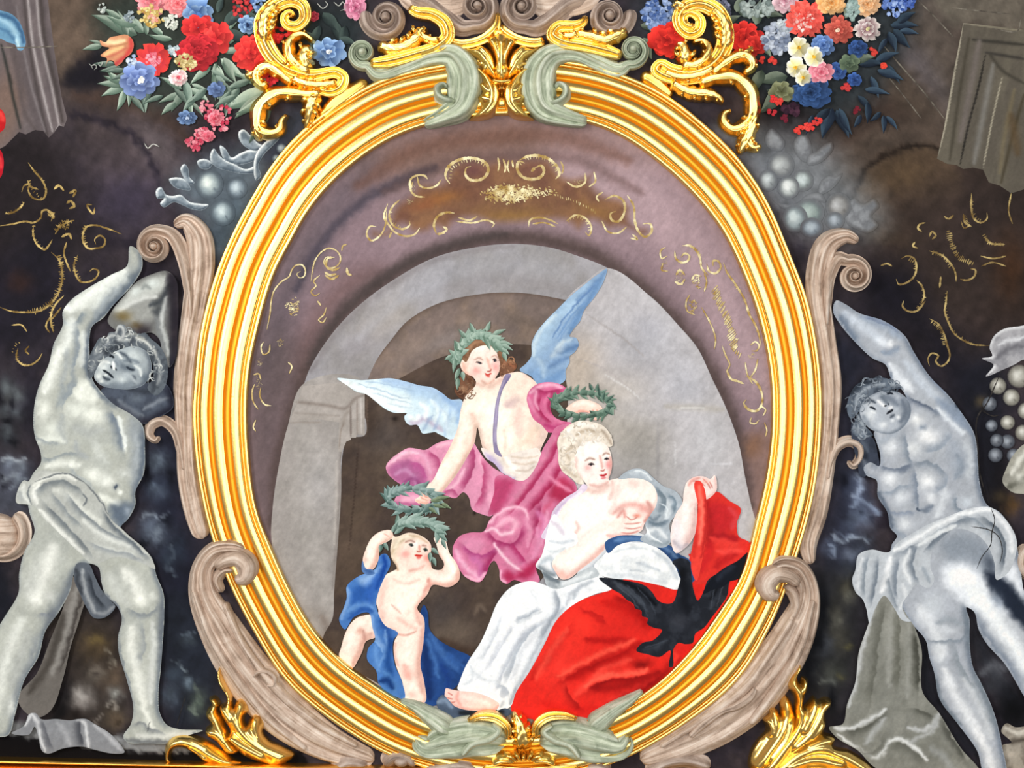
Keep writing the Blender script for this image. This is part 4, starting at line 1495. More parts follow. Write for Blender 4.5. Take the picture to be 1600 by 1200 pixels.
curls('locks', youth, "720,590 738,592 748,606 742,618 728,622 714,614", 20, 5, '5a4032', 'b89070', 1.6, 6)
for o in (wl, wr, back, hair):
    o.parent = youth
shape('hair_fringe', youth, "716,566 718,550 728,536 744,528 764,527 780,538 786,556 784,572 779,560 774,546 764,540 750,541 738,548 732,560 728,566 722,562", '8a6a54', "n 6a4c3a .6 6\ns b08c70 .6 3 730,548 742,536 756,533\ns 5a4234 .7 3 718,562 724,548", res=1.2)
# sash
shape('sash', youth, "792,584 798,585 786,608 780,630 778,655 776,680 778,700 784,714 776,714 771,698 770,675 772,650 775,628 782,604", '8f86a4', "s b5abc4 .7 2 788,595 779,625 775,655 774,690\ns 6c6488 .6 1.6 796,588 784,612 779,640", res=1.2)
# loincloth
shape('loincloth', youth, "752,700 770,706 784,714 800,708 826,702 840,700 846,712 838,735 820,752 806,750 796,745 784,738 772,724 760,716", 'e4dad2', """
s c9bfcf .8 5 758,708 772,720 784,736
s b8a8cc .8 5 762,712 776,730 792,746 802,748
s fff8f0 .8 4 790,714 800,728 812,738
s c8b8a8 .7 2 800,712 820,716 840,712
s c8b8a8 .7 2 800,722 820,726 838,722
s bfb0a4 .7 2 806,734 822,736 834,730
s d8ccc0 .6 3 785,716 792,730
s a898b4 .7 3 790,742 800,750 806,752
""", res=1.5)
# pink robe in three sweeps
PK = 'c77f9c'
sleeve = shape('robe_sleeve', youth, "840,600 858,597 874,600 884,607 874,617 862,626 860,638 866,651 880,658 896,661 880,668 858,676 846,664 834,655 826,636 823,622 828,609", 'c8688e', """
s e6b0c4 .9 4 828,614 844,604 864,601 878,606
f a03862 .9 8 838,606 850,612 866,610 880,608
s dc94b0 .9 4 826,622 834,640 850,656 866,666
f 9c2f58 .9 7 846,618 842,634 850,650 864,662
s d884a4 .8 4 858,616 852,632 860,650 878,660
f 9a3058 .8 5 866,618 858,634 864,648
s e8b4c8 .7 3 838,612 836,628 842,640
s a8386a .7 4 852,664 868,668 884,666
""", res=1.3)
robe = shape('robe_train', youth, "806,750 820,750 838,728 848,702 860,682 868,668 884,662 896,662 885,680 876,700 874,724 885,742 899,756 901,772 884,784 868,794 861,812 855,836 848,872 838,888 843,908 820,911 803,906 792,912 782,906 780,890 772,876 766,881 760,896 750,909 728,902 716,886 708,870 708,854 718,838 735,832 756,830 764,814 771,804 763,806 766,790 772,770 775,745 790,742", 'cb7a9a', """
p b0466c .9 8 775,748 802,752 792,780 774,806 766,802
s e2a8be .9 6 868,684 850,722 826,754 802,788 784,806
f a03058 .9 9 878,676 862,716 838,752 812,786 792,806
s d88aa8 .9 5 874,704 860,736 838,766 816,790
f 9c2c52 .9 8 882,724 866,752 846,778 826,800
p a83050 .9 8 876,746 896,760 898,772 874,784 858,774
s e094b0 .8 4 858,744 876,758 892,768
s c4607e .8 5 864,780 850,800 846,824
f 983058 .9 9 846,786 842,810 834,836 826,858
s ecbcce .9 3 764,818 780,802 804,792 820,797 824,812
s e6aec2 .9 6 776,822 794,812 806,818 800,832
f 9c3a66 .9 7 760,828 776,844 798,850 812,838 818,818
s dc96b2 .9 6 822,812 828,834 824,852
s f0c8d6 .9 3 758,830 768,826 784,834 802,830
p d892b0 .8 7 722,842 742,838 756,846 750,862 730,864
f a4487a .9 7 722,850 738,864 760,866 776,854
s e6b0c8 .9 5 712,860 726,884 748,902
s c070a0 .8 8 738,872 752,884 752,898
f 96305e .9 7 776,862 766,878 758,896
s f2cedb .9 3 772,848 784,866 800,882 820,894
s d284a6 .9 6 792,858 806,872 818,884
f a03060 .8 8 800,848 812,864 822,878
p a42c50 .9 7 842,872 836,892 818,906 806,900 822,886
s d890b0 .8 5 838,826 842,850 832,872
p a43054 .9 6 784,900 794,892 806,902 796,910
s e8b4ca .8 3 782,892 780,904 790,910
s cc80a8 .8 6 838,800 850,812 846,838
s f0c4d4 .7 3 728,900 748,906 758,894
s e0a0bc .7 4 855,800 852,824 846,850
""", res=1.5)
# forearm and wreath over the woman's head
shape('hand', youth, "884,640 894,630 912,624 928,628 940,636 942,648 936,655 928,656 922,646 908,644 894,648", 'f2cdbf', """
o d89a8a .7 5 .5/.8
s fbe6dc .8 4 896,634 912,629 930,634
l c07868 .8 1.5 926,640 930,650
l c07868 .8 1.5 932,640 937,650
s d8988a .7 2 904,642 918,644
""", res=1.1)
wreath('laurel_crown', youth, 910, 632, 42, 18, 20, 150, 500, 17, 3.4, ('8fa898', '5b7868', '33493f'), 3, spread=46)
lp = []
for (x, y, a, L) in ((940, 625, -70, 15), (944, 628, -35, 20), (946, 634, 0, 17), (944, 640, 30, 17), (938, 620, -100, 14), (932, 612, -80, 14), (925, 610, -110, 13)):
    lp.append(leafpoly(x, y, a, L, 3.4, '6f8a7c', '2f4a42'))
for P_, c_ in lp:
    many('laurel_leaf', youth, [(P_, c_)])
# his own wreath
wreath('laurel_wreath', youth, 750, 560, 34, 36, 14, 160, 322, 22, 4.6, ('b4c8ba', '86a294', '54705f'), 5, spread=52)
lp = []
for (x, y, a, L) in ((712, 560, 100, 24), (718, 575, 110, 22), (716, 590, 95, 20), (708, 555, 150, 16), (722, 580, 80, 16), (784, 544, 40, 16), (786, 550, 70, 16), (780, 534, 12, 22), (784, 538, 28, 20), (770, 522, -20, 22), (760, 518, -70, 18), (740, 520, -110, 18), (728, 528, -130, 18)):
    lp.append(leafpoly(x, y, a, L, 4.2, 'a6bcae', '5d7869'))
for P_, c_ in lp:
    many('laurel_leaf', youth, [(P_, c_)])
wreath('laurel_crown', youth, 644, 780, 36, 17, 18, 40, 400, 19, 3.8, ('a3b8b4', '6b8682', '3c5650'), 9, spread=48)
lp = []
for (x, y, a, L) in ((672, 782, 0, 20), (676, 788, 15, 22), (678, 780, -12, 24), (670, 792, 40, 18), (690, 786, 30, 18), (684, 778, -4, 20)):
    lp.append(leafpoly(x, y, a, L, 3.6, '8a9a7c', '4a5a42'))
for P_, c_ in lp:
    many('laurel_leaf', youth, [(P_, c_)])

# ------- child
child_back = shape('robe', None, "663,945 668,955 672,984 688,1001 711,1014 736,1028 727,1050 713,1072 697,1084 680,1102 662,1098 655,1060 650,1000", '2f4f86', """
n 25406f .6 14
s 4a70a8 .8 6 672,990 684,1010 700,1030 716,1045
s 5078b0 .7 4 668,1000 678,1030 684,1060
s 1e3360 .8 7 664,1010 668,1050 670,1090
s 3f66a4 .7 6 700,1020 715,1035 722,1040
s 24407c .7 5 690,1040 700,1060 698,1075
""", res=1.8)
child = shape('painted_child', pic, "612,829 598,829 582,839 571,860 567,877 572,889 582,890 591,876 595,852 606,846 612,842 610,858 612,872 620,888 612,893 603,898 594,918 588,940 591,957 576,960 560,964 548,974 539,991 533,1012 530,1024 540,1036 551,1043 560,1030 566,1018 572,1002 586,996 600,985 622,989 617,1000 615,1012 619,1040 629,1066 633,1092 664,1097 663,1066 657,1038 662,1000 662,965 652,950 668,928 676,914 701,917 716,908 719,898 714,881 702,863 698,849 692,834 685,838 678,840 682,851 686,866 694,882 689,890 676,888 673,870 673,850 660,838 640,832 616,838", 'f1dccf', """
o dcb0a0 .8 9 .8/.5
o caa294 .5 5 .6/.7
# torso
b fbf0e4 .9 20/24 640,920
b fdf6ea .8 18/20 620,945
b fbeee2 .8 12/10 650,915
s e8c0b4 .7 6 604,905 598,925 594,950 600,970
s d8a89c .7 5 664,925 660,940 652,955 656,975
s d8b0a4 .7 2 612,945 620,952 626,958
s e4bcb0 .6 3 615,905 635,912 655,905
s d49c90 .8 4 670,905 672,912 664,922
b c88c80 .7 3/4 669,908
s e0b4a8 .6 4 622,965 640,978 650,982
# legs
s faeee2 .8 9 640,990 634,1020 640,1060 648,1088
s d0a498 .8 6 660,985 658,1020 654,1040 660,1080
s e0a69a .7 7 632,1040 640,1060
b e8a89c .6 10/7 640,1055 644,1085
s dcb0a2 .7 3 618,1005 616,1020 622,1040
s c89488 .7 2 619,990 635,992 650,986
s f8eadf .8 7 566,972 552,985 545,1010
s caa092 .8 6 580,990 570,996 563,1015 552,1036
b d8a090 .7 7/7 563,985
s b98c80 .7 3 568,985 570,1000
# arms
s faf0e6 .8 6 596,836 582,850 575,870
s d0a898 .8 4 592,856 588,874 580,887
s e8c4b6 .6 3 572,860 570,878
s fbf0e6 .8 6 692,846 700,870 708,892 695,905 680,900
s d6aa9c .8 5 716,893 712,910 696,914 680,912
s cfa294 .7 3 684,862 692,880 690,890
l cc9488 .8 1.6 684,838 686,848
l cc9488 .8 1.6 690,838 691,848
l cc9488 .7 1.5 600,834 608,838
# head
p f6d9cc .9 6 620,850 640,840 662,842 671,856 671,876 660,887 640,893 624,884 616,866
p d9cbb4 .9 8 611,870 610,850 618,838 640,832 662,838 650,842 630,848 622,866 618,884
s b8a488 .7 2.5 612,866 618,852 632,842
s efe6d4 .7 3 616,856 626,842 644,836
s 9c8468 .7 3 612,874 618,884 622,890
s c8b094 .7 2 640,836 655,839 668,848
b f0a49c .9 9/7 634,866
b ee9488 .9 6/7 668,872
b fbeee8 .8 9/6 648,850
l 5a6058 1 3 639,851 643,850 646,853
e 2c3436 1 1.9/2 643,852
l 5a6058 1 3 661,858 665,857 668,861
e 2c3436 1 1.9/2 664.5,859.6
s a88478 .8 1.6 634,847 641,844 648,847
s a88478 .8 1.6 660,852 666,853
s d89888 .8 2 655,852 656,859
l b0685c .9 2.2 651,861 655,862 658,861
l c43830 1 3 648,867 654,868 660,868
s d86058 .9 2 652,871 657,871
s d0a094 .7 3 640,892 652,889 662,884
b fbe8de .7 9/7 652,882
""", res=1.2, label='painted plump child with raised arms, laurel crown and blue cloth')
child_back.parent = child
shape('robe_front', child, "603,865 609,873 610,882 603,898 594,918 588,942 592,960 602,977 622,989 615,1000 617,1038 628,1064 632,1091 614,1086 592,1068 588,1048 574,1030 576,1012 586,1000 582,980 576,957 553,964 539,983 530,968 537,950 542,933 542,916 559,901 587,888 595,867", '4f7ab6', """
p 2f5aa0 .8 8 545,930 560,915 580,905 585,930 575,945 550,945
p 9dbbe0 .8 7 560,905 580,893 596,885 590,900 570,915
s 1f4690 .9 5 600,870 602,882 596,900 588,920
s 3b66b0 .8 6 590,900 580,925 576,945
s 88aad6 .8 4 543,918 545,935 540,950 534,966
s 6f98cc .8 5 545,955 560,945 580,948 588,960
s 2c5498 .8 5 548,966 565,952 582,955
s 86a8d4 .8 4 580,962 584,985 592,1000 602,1015
s 2c5090 .8 7 596,970 606,990 608,1010
s 7aa0d0 .8 3 602,985 604,1015 592,1040
s 244a86 .8 6 612,1000 606,1030 612,1060
s 6a94c8 .8 5 586,1010 588,1030 592,1048
s 5a86bc .8 5 600,1050 612,1062 618,1080
s 1c3a70 .9 5 594,1064 604,1062 614,1075
s 3a66a8 .7 5 620,1030 624,1050
s 8cb0da .7 2 586,1000 592,1005 598,1020
""", res=1.6)
shape('cloth_fold', child, "567,876 572,888 582,890 586,896 574,898 566,892", '5f7fae', "s 3c5c90 .7 3 572,892 582,894", res=1.4)
wreath('laurel_crown', child, 650, 828, 34, 13, 12, 195, 352, 21, 4.4, ('b0c4bc', '7d9a90', '4a645a'), 12, spread=46)
lp = []
for (x, y, a, L) in ((612, 832, -60, 22), (616, 834, -35, 22), (680, 830, 10, 18), (686, 834, 40, 18), (690, 842, 65, 18), (676, 870, 70, 16), (672, 862, 90, 18), (596, 850, 100, 14), (600, 848, 60, 14), (674, 856, 40, 16)):
    lp.append(leafpoly(x, y, a, L, 4.0, '93aca2', '48625a'))
for P_, c_ in lp:
    many('laurel_leaf', child, [(P_, c_)])

# ------- seated woman
wo_red = shape('red_mantle', None, "956,919 975,905 1010,908 1060,919 1068,900 1080,880 1076,865 1100,880 1135,870 1168,850 1178,840 1170,880 1140,945 1080,1025 1020,1078 955,1116 900,1128 835,1124 800,1112 806,1080 829,1046 852,1003 868,971 887,951 907,938", 'd8332c', """
b ee4034 .9 50/34/-40 900,980
b f0443a .8 40/40 870,1040
b b42a28 .8 24/20/-30 1000,960
s c02622 .8 7 940,940 970,950 1000,965 1015,980
s a81e1e .8 6 915,1000 950,1000 985,1000
s b02220 .8 8 880,1060 920,1040 960,1020 1000,1005
s ee5044 .8 7 900,1085 930,1060 970,1052 1010,1050
s 9c1e1e .8 8 925,1075 960,1075 1000,1065 1030,1050
s f25a4c .7 6 930,1055 950,1040 985,1030
b 7a1818 .9 16/9 1002,1038
s c42a26 .8 10 1040,1000 1060,1020 1080,1010
s e04038 .7 6 950,1095 990,1080 1020,1062
s 8c1a1c .8 8 945,1110 990,1085 1030,1060 1060,1030
s c82824 .7 9 850,1100 880,1110 930,1108
s ee4a3e .8 5 880,1060 885,1085 900,1100
s b02420 .7 5 830,1060 850,1030 870,1000
s 98201e .7 6 1090,960 1110,930 1140,900
s e2443c .8 7 1090,905 1100,890 1125,880
f 9c1a1a .8 9 958,930 986,944 1006,962 1016,980
f a01c1c .8 10 868,1068 910,1046 952,1028 996,1006
s f4604e .8 5 872,1056 910,1036 950,1016 990,1000
f 8e181a .9 9 918,1078 946,1062 982,1060 1020,1052
s f66c58 .7 4 914,1072 944,1056 980,1054 1012,1046
f 981c1c .8 8 884,1068 892,1090 910,1108
f a41e1e .7 9 846,1046 866,1010 892,976
s f25a4a .7 6 838,1060 860,1020 886,984
f 8a181c .8 8 960,1104 1000,1080 1040,1050
f b02222 .7 7 905,950 930,958 948,974
s e8483c .7 5 1040,1010 1056,1024 1050,1040
""", res=2.0)
wo_drape = shape('red_drape', None, "1085,750 1098,755 1107,778 1119,768 1139,782 1157,795 1151,818 1154,838 1170,847 1172,866 1150,878 1130,888 1108,908 1085,912 1076,885 1081,856 1088,820 1090,785", 'd23a34', """
s f0645a .9 6 1092,760 1096,790 1092,830 1086,870
s f87a6c .7 3 1090,765 1094,800 1092,840
s 9c2428 .8 8 1104,785 1110,815 1108,850
p b42c34 .7 8 1112,785 1135,790 1150,800 1144,825 1120,830
s d8545a .6 5 1140,795 1150,805 1144,825
s e84c44 .8 7 1112,840 1130,845 1150,850
s 98202a .7 6 1115,835 1135,838 1150,842
s c02c30 .8 8 1095,890 1105,870 1110,850
s ec5850 .7 6 1120,860 1140,862 1158,860
s a82428 .7 6 1118,885 1135,872 1150,868
""", res=1.8)
wo_waist = shape('gown_waist', None, "900,900 925,870 950,845 985,830 1012,838 1030,850 1010,866 960,870 940,890 930,910 905,915", 'd4d8dc', "s a0a8b0 .8 5 915,900 935,880 955,860\ns f4f6f8 .8 5 960,856 985,846", res=1.8)
wo_shift = shape('shift', None, "846,840 858,815 864,798 880,780 902,766 912,756 922,766 908,780 892,796 880,815 876,840", 'd9cbdc', "s b8a4c4 .8 3 862,812 876,792 900,772\ns f2eaf2 .8 3 868,806 886,786 908,768", res=1.4)
wo_hair = shape('hair', None, "872,706 871,688 880,672 892,662 908,657 924,659 942,665 954,680 957,696 950,698 940,692 925,690 908,698 900,715 902,735 912,756 904,756 892,746 880,738 873,724", 'e2d9cc', """
n c8bcac .7 9
s f2ece4 .8 5 884,675 905,663 930,666
s efe8de .8 5 880,700 890,690 900,685
s a89884 .7 3 890,720 886,705 896,698
s a89884 .7 3 900,680 915,672 930,674
s b4a694 .7 3 880,730 890,738 900,745
s e8dfd2 .7 4 888,730 896,722 900,735
s a09080 .7 3 940,672 950,684 955,694
s c8bcae .7 3 878,690 884,680
b e9ded0 .7 8/6 886,690 894,708 886,722
""", res=1.3)
wo = shape('painted_seated_woman', pic, "899,707 910,693 930,688 948,696 956,719 955,736 951,750 960,748 975,746 991,745 1010,748 1022,757 1028,772 1024,792 1016,806 1006,820 1003,828 985,836 962,838 947,856 928,874 908,889 890,903 878,905 868,894 862,880 870,864 878,850 870,830 872,808 884,786 908,772 918,762 908,746 899,730", 'f6e6de', """
p fdf5f0 .9 14 890,800 915,776 945,770 965,790 950,810 920,825 885,830
o e2bcb4 .7 7 .6/.7
# face
p fbeae4 .9 6 902,710 912,696 930,691 946,699 953,720 951,738 940,754 925,752 910,742
b fdf6f2 .8 12/10 925,705
b f0b0ac .8 8/7 918,730
b ea9496 .9 6/8 951,726
b fdf2ee .8 7/8 938,744
l 4c4040 1 2.6 919,726 924,724 928,726
e 2c2a30 1 2/1.9 923.5,725.6
l 4c4040 1 2.4 944,718 948,716 952,718
e 2c2a30 1 1.8/1.8 948,717.5
s 9c8074 .8 1.6 914,720 921,716 929,718
s 9c8074 .8 1.6 942,711 947,708 952,710
s d8a8a0 .8 2 937,712 940,724 941,732
l b86860 .9 2 938,735 942,736 945,733
l c03840 1 3 937,742 943,743 948,740
s d87078 .8 2 940,747 946,746
s d0a49c .7 3 922,757 938,760 950,753
s c89890 .7 4 954,715 956,730 952,746
s c8a8a0 .5 4 900,715 900,735 908,748
# neck, chest
s dcb8ae .7 5 915,764 932,768 950,758
s d8b4ac .6 4 956,752 958,765 952,780
s e8ccc4 .6 5 965,760 960,785 952,800
b fdeee8 .8 16/14 985,775
b f0c8c0 .7 14/8 990,755
s d8a49c .8 5 958,802 975,790 1000,790 1014,800
s c08880 .8 5 1012,785 1018,800 1008,814
b e0a8a0 .7 12/8 1005,796
b d88878 .9 7/4 995,806
s d8b0a8 .6 3 900,815 904,825 898,834
# forearm and hand
s fdf2ec .8 8 940,836 915,858 885,880
s d8aea4 .8 5 945,852 925,872 900,892 885,902
b efb0a4 .8 9/8 878,896
s e8b8ac .7 4 866,884 872,898 884,902
s f8e0d6 .8 6 955,820 970,816 985,812
l c88078 .8 1.8 975,818 990,818 1002,816
l c88078 .8 1.8 975,825 990,826 1002,823
l c88078 .8 1.8 970,832 985,833 998,829
s d89890 .8 3 965,808 974,798 976,808
l c07870 .8 1.8 978,806 986,812 996,808
s e0a8a0 .7 3 948,836 960,838 980,836
""", res=1.2, label='painted seated woman in white with powdered hair, lifting a red mantle')
curls('locks', wo, "876,706 874,690 882,674 894,664 910,661 928,663 944,670 952,684 940,688 922,686 906,696 898,712 898,734 890,740 880,732", 46, 6, 'c4b6a4', 'fbf6ee', 2.2, 8)
# white gown
gown = shape('gown_skirt', wo, "796,919 815,910 832,908 855,915 868,919 900,906 930,895 945,903 956,919 930,928 907,938 887,951 868,971 852,1003 829,1046 806,1082 797,1104 777,1109 774,1098 757,1090 735,1084 715,1076 718,1065 730,1036 751,1003 764,974 777,942", 'e9ecef', """
s ffffff .8 12 815,930 800,970 785,1010 760,1050
s fdfdfd .8 10 850,935 835,970 820,1000
s b9bfc6 .8 4 868,925 872,950 862,968
s a9b0b8 .8 5 880,950 860,975 840,1010 820,1050 805,1080
s bcc2c8 .7 4 845,955 825,965 806,972
s c4c9d0 .7 4 860,968 830,985 806,1020 790,1055
s ccd0d6 .7 4 838,985 815,1020 800,1060
s c0c6cc .6 3 820,960 810,968 808,974
s d0d4da .7 4 780,1000 765,1035 745,1062
s d8dce0 .6 3 800,985 780,1025 765,1060
s b4bac2 .8 3 785,1075 790,1090 782,1104
s ffffff .8 5 796,1070 790,1095
s c4cad0 .7 3 735,1040 738,1060 728,1070
s a0a8b0 .7 4 896,935 905,918 925,908
s b0b6be .7 4 885,945 890,930 905,918
e b8bec8 .7 6/9/30 788,1082
s d4d8dc .6 3 830,925 840,940 838,955
s dfe3e6 .7 4 910,925 930,918 945,910
f 8e96a0 .8 7 868,922 874,946 862,970 842,1000
f a4acb6 .8 7 850,972 826,990 806,1026 792,1066
f b0b6c0 .8 6 830,980 806,1012 786,1052 776,1080
f b8bec8 .7 6 806,975 784,1010 764,1046
f 98a0aa .7 5 846,950 826,962 804,970
g a8b0b8 .7 6 884,950 862,982 842,1018 822,1058
f c0c6ce .7 5 786,960 772,996 752,1034
s 9aa2ac .8 4 806,1076 798,1100
f aab2bc .8 5 774,1068 790,1074 796,1088
s c8ced4 .7 3 740,1050 760,1062 780,1066
""", res=1.5)
lap = shape('gown_lap', wo, "928,884 938,872 955,857 982,849 1016,851 1045,869 1060,892 1064,910 1060,920 1030,914 990,906 955,903 938,898", 'eef0f0', """
n d4d9dc .8 14
s ffffff .8 8 945,880 975,862 1005,862
s b8c0c8 .7 4 1020,860 1045,880 1058,905
s c4ccd2 .7 3 960,862 990,856 1010,858
s c8ced4 .7 5 950,898 990,900 1040,910
s b4bcc4 .7 3 995,880 1015,885 1030,892
s aab2ba .6 2 985,890 1005,892
""", res=1.6)
shape('sash', wo, "945,848 962,838 985,836 1003,838 1030,846 1050,854 1062,866 1074,872 1082,882 1086,905 1076,912 1064,905 1055,885 1040,866 1016,850 990,846 965,852 950,864", '3c5a86', """
s 24344e .8 7 1050,865 1070,885 1078,905
s 6c8cb4 .8 4 960,845 985,841 1010,845
s 2c4268 .8 4 1015,852 1040,865 1056,880
s 7894b8 .6 3 1030,850 1048,862 1058,872
s 1c2634 .8 6 1060,895 1075,905
""", res=1.6)
shape('gown_sleeve', wo, "860,812 866,803 874,810 885,828 900,834 902,848 880,860 866,872 862,882 868,894 872,904 858,900 846,892 837,884 846,868 850,855 853,838", 'eef0f2', """
s ffffff .8 6 862,830 868,845 872,855
s b6c0c8 .8 5 845,880 858,872 868,880
s 7c868e .9 6 843,886 852,894 866,898
s c0c8d0 .7 3 858,845 875,848 895,844
s c8d0d4 .7 3 856,860 868,862 882,856
s c8b8c8 .6 4 862,815 872,822 880,834
s 8a94a0 .7 3 862,880 868,895
""", res=1.3)
shape('gown_cuff', wo, "846,890 858,898 872,906 888,906 908,892 928,886 936,898 915,906 890,914 868,920 854,914 850,902", 'b9c0c4', """
s 6a747c .9 5 850,895 862,904 872,908
s e4e8ea .8 4 880,912 905,902 925,894
s 8a9298 .7 4 858,912 868,916
""", res=1.4)
shape('veil', wo, "966,748 978,737 992,732 1006,734 1020,746 1036,759 1056,768 1066,784 1058,802 1046,818 1048,846 1038,855 1012,850 1000,842 1010,832 1008,818 1016,804 1024,792 1027,775 1020,758 1005,749 985,747", 'a9b2ba', """
s d4dade .8 5 1030,775 1045,790 1040,810
s 7c8892 .8 4 1024,765 1035,780 1030,800
s e4e8ea .8 4 1010,835 1025,825 1040,840
s 7a8894 .8 4 1018,815 1030,820 1042,815
s c8d0d6 .7 4 985,740 1003,738 1015,748
s 8a98a4 .7 3 1045,775 1055,785 1052,800
s dfe4e8 .8 3 1006,822 1014,836 1026,846
s 6c7a86 .7 3 1012,806 1022,812 1030,806
s c0c8d0 .7 5 1048,780 1058,790
s 8c98a0 .7 3 1020,845 1034,850 1044,846
f 66747f .8 6 1026,762 1040,778 1036,802
f 70808c .8 5 1044,770 1056,784 1052,802
l e8eef0 .8 2 990,736 1006,738 1018,750
l eef2f4 .8 2 1008,822 1018,838 1034,848
f 6a7884 .8 5 1012,812 1026,818 1040,814
l dfe6ea .7 1.8 1030,786 1042,796 1038,812
""", res=1.4)
shape('raised_arm', wo, "1056,802 1066,786 1068,770 1073,753 1085,745 1098,744 1110,748 1116,742 1120,756 1119,766 1108,778 1098,782 1090,786 1089,806 1086,833 1078,848 1070,856 1056,864 1048,846 1049,822", 'f2dcd6', """
o d4aaa4 .7 6 .8/.4
s fdf2ee .8 7 1072,790 1068,815 1062,840
s c8a8a4 .7 5 1086,795 1082,830 1072,850
s e4e0e4 .8 8 1056,815 1058,840 1062,858
s b8b0b8 .7 4 1052,845 1064,856 1074,850
l c07870 .8 2 1080,752 1092,752 1102,760
l b86860 .8 2 1098,748 1106,756 1110,764
l c07870 .8 1.8 1108,752 1113,762
s d89890 .8 3 1076,758 1082,750 1092,747
b f0b0a4 .7 7/5 1102,752
""", res=1.2)
for o in (wo_red, wo_drape, wo_waist, wo_shift, wo_hair):
    o.parent = wo
# the drape and hand overlap order: cloth hangs in front of the arm
shape('drape_fold', wo, "1086,752 1094,752 1100,762 1104,790 1104,830 1096,880 1088,908 1080,890 1082,858 1088,820 1090,790", 'e24a40', "s f87c6c .9 4 1092,760 1097,800 1092,850\ns a8282a .7 3 1102,780 1103,820 1096,870\ns c03430 .7 4 1088,830 1084,870", res=1.4)
shape('foot', wo, "697,1075 706,1077 718,1079 744,1082 768,1091 780,1100 776,1108 757,1110 725,1108 709,1102 696,1092 695,1083", 'efc8bf', """
o cf948a .8 6 .2/.9
s fae0d8 .8 5 722,1088 745,1092 765,1100
l c07c74 .9 1.8 700,1082 707,1086
l c07c74 .9 1.8 698,1090 708,1092
l c07c74 .9 1.8 704,1097 712,1096
s d8988e .7 3 716,1082 714,1092 720,1102
""", res=1.1)
shape('foot_cushion', wo, "682,1096 692,1085 700,1092 712,1104 740,1110 775,1110 790,1106 800,1112 780,1124 740,1126 700,1118 686,1108", '4e5a6c', "s 8a9cb4 .8 5 686,1096 696,1094 706,1104\ns 23262c .9 6 720,1114 755,1115 785,1112", res=1.6)
# ------- black bird
bird = shape('painted_black_bird', pic, "936,903 958,904 985,908 1006,914 1018,924 1028,938 1042,943 1051,941 1058,922 1063,900 1058,888 1050,878 1062,872 1076,876 1080,900 1084,924 1090,938 1098,926 1106,906 1120,896 1140,886 1158,876 1168,872 1150,896 1140,908 1136,930 1126,946 1112,964 1100,980 1086,990 1082,1004 1070,1006 1060,1004 1052,1014 1050,1042 1046,1042 1047,1016 1030,1026 1012,1022 994,1016 1004,1004 1020,1000 1034,984 1020,980 1011,974 1012,966 1003,962 1002,954 992,950 990,944 978,936 970,928 956,920", '2a2d34', """
n 3a3e46 .7 12
s 50565e .7 4 960,910 985,925 1005,945
s 14161c .8 4 965,906 1000,922 1025,945
s 4a505a .6 3 975,918 995,935 1012,955
s 1a1c22 .8 8 1065,890 1070,930 1072,960
b 4a4c54 .6 18/14 1060,970
s 454a54 .6 4 1145,890 1125,915 1110,950
s 15171c .8 5 1150,886 1130,905 1112,935
s 3f444c .7 3 1005,1014 1025,1010 1042,1000
b 1a1c20 .8 10/12 1066,895
l 565c66 .7 1.6 962,914 984,932 1000,954
l 4c525c .7 1.6 978,914 1000,934 1012,962
l 4c525c .7 1.6 996,918 1014,938 1024,960
l 505660 .7 1.6 1148,888 1130,916 1120,946
l 505660 .7 1.6 1136,892 1118,918 1110,950
l 4a505a .7 1.6 1006,1010 1026,1006 1044,1000
""", res=1.6, label='painted black bird spreading its wings on the red mantle')
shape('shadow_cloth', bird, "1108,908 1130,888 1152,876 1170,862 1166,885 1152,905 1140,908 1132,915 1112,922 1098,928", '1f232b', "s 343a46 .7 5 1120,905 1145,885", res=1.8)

# ---------------------------------------------------------------- the mural around the frame
LEV[0] = 1
mur = thing('wall_mural', 'dark painted wall around the frame with grey nude men, flowers and ruins', 'mural')

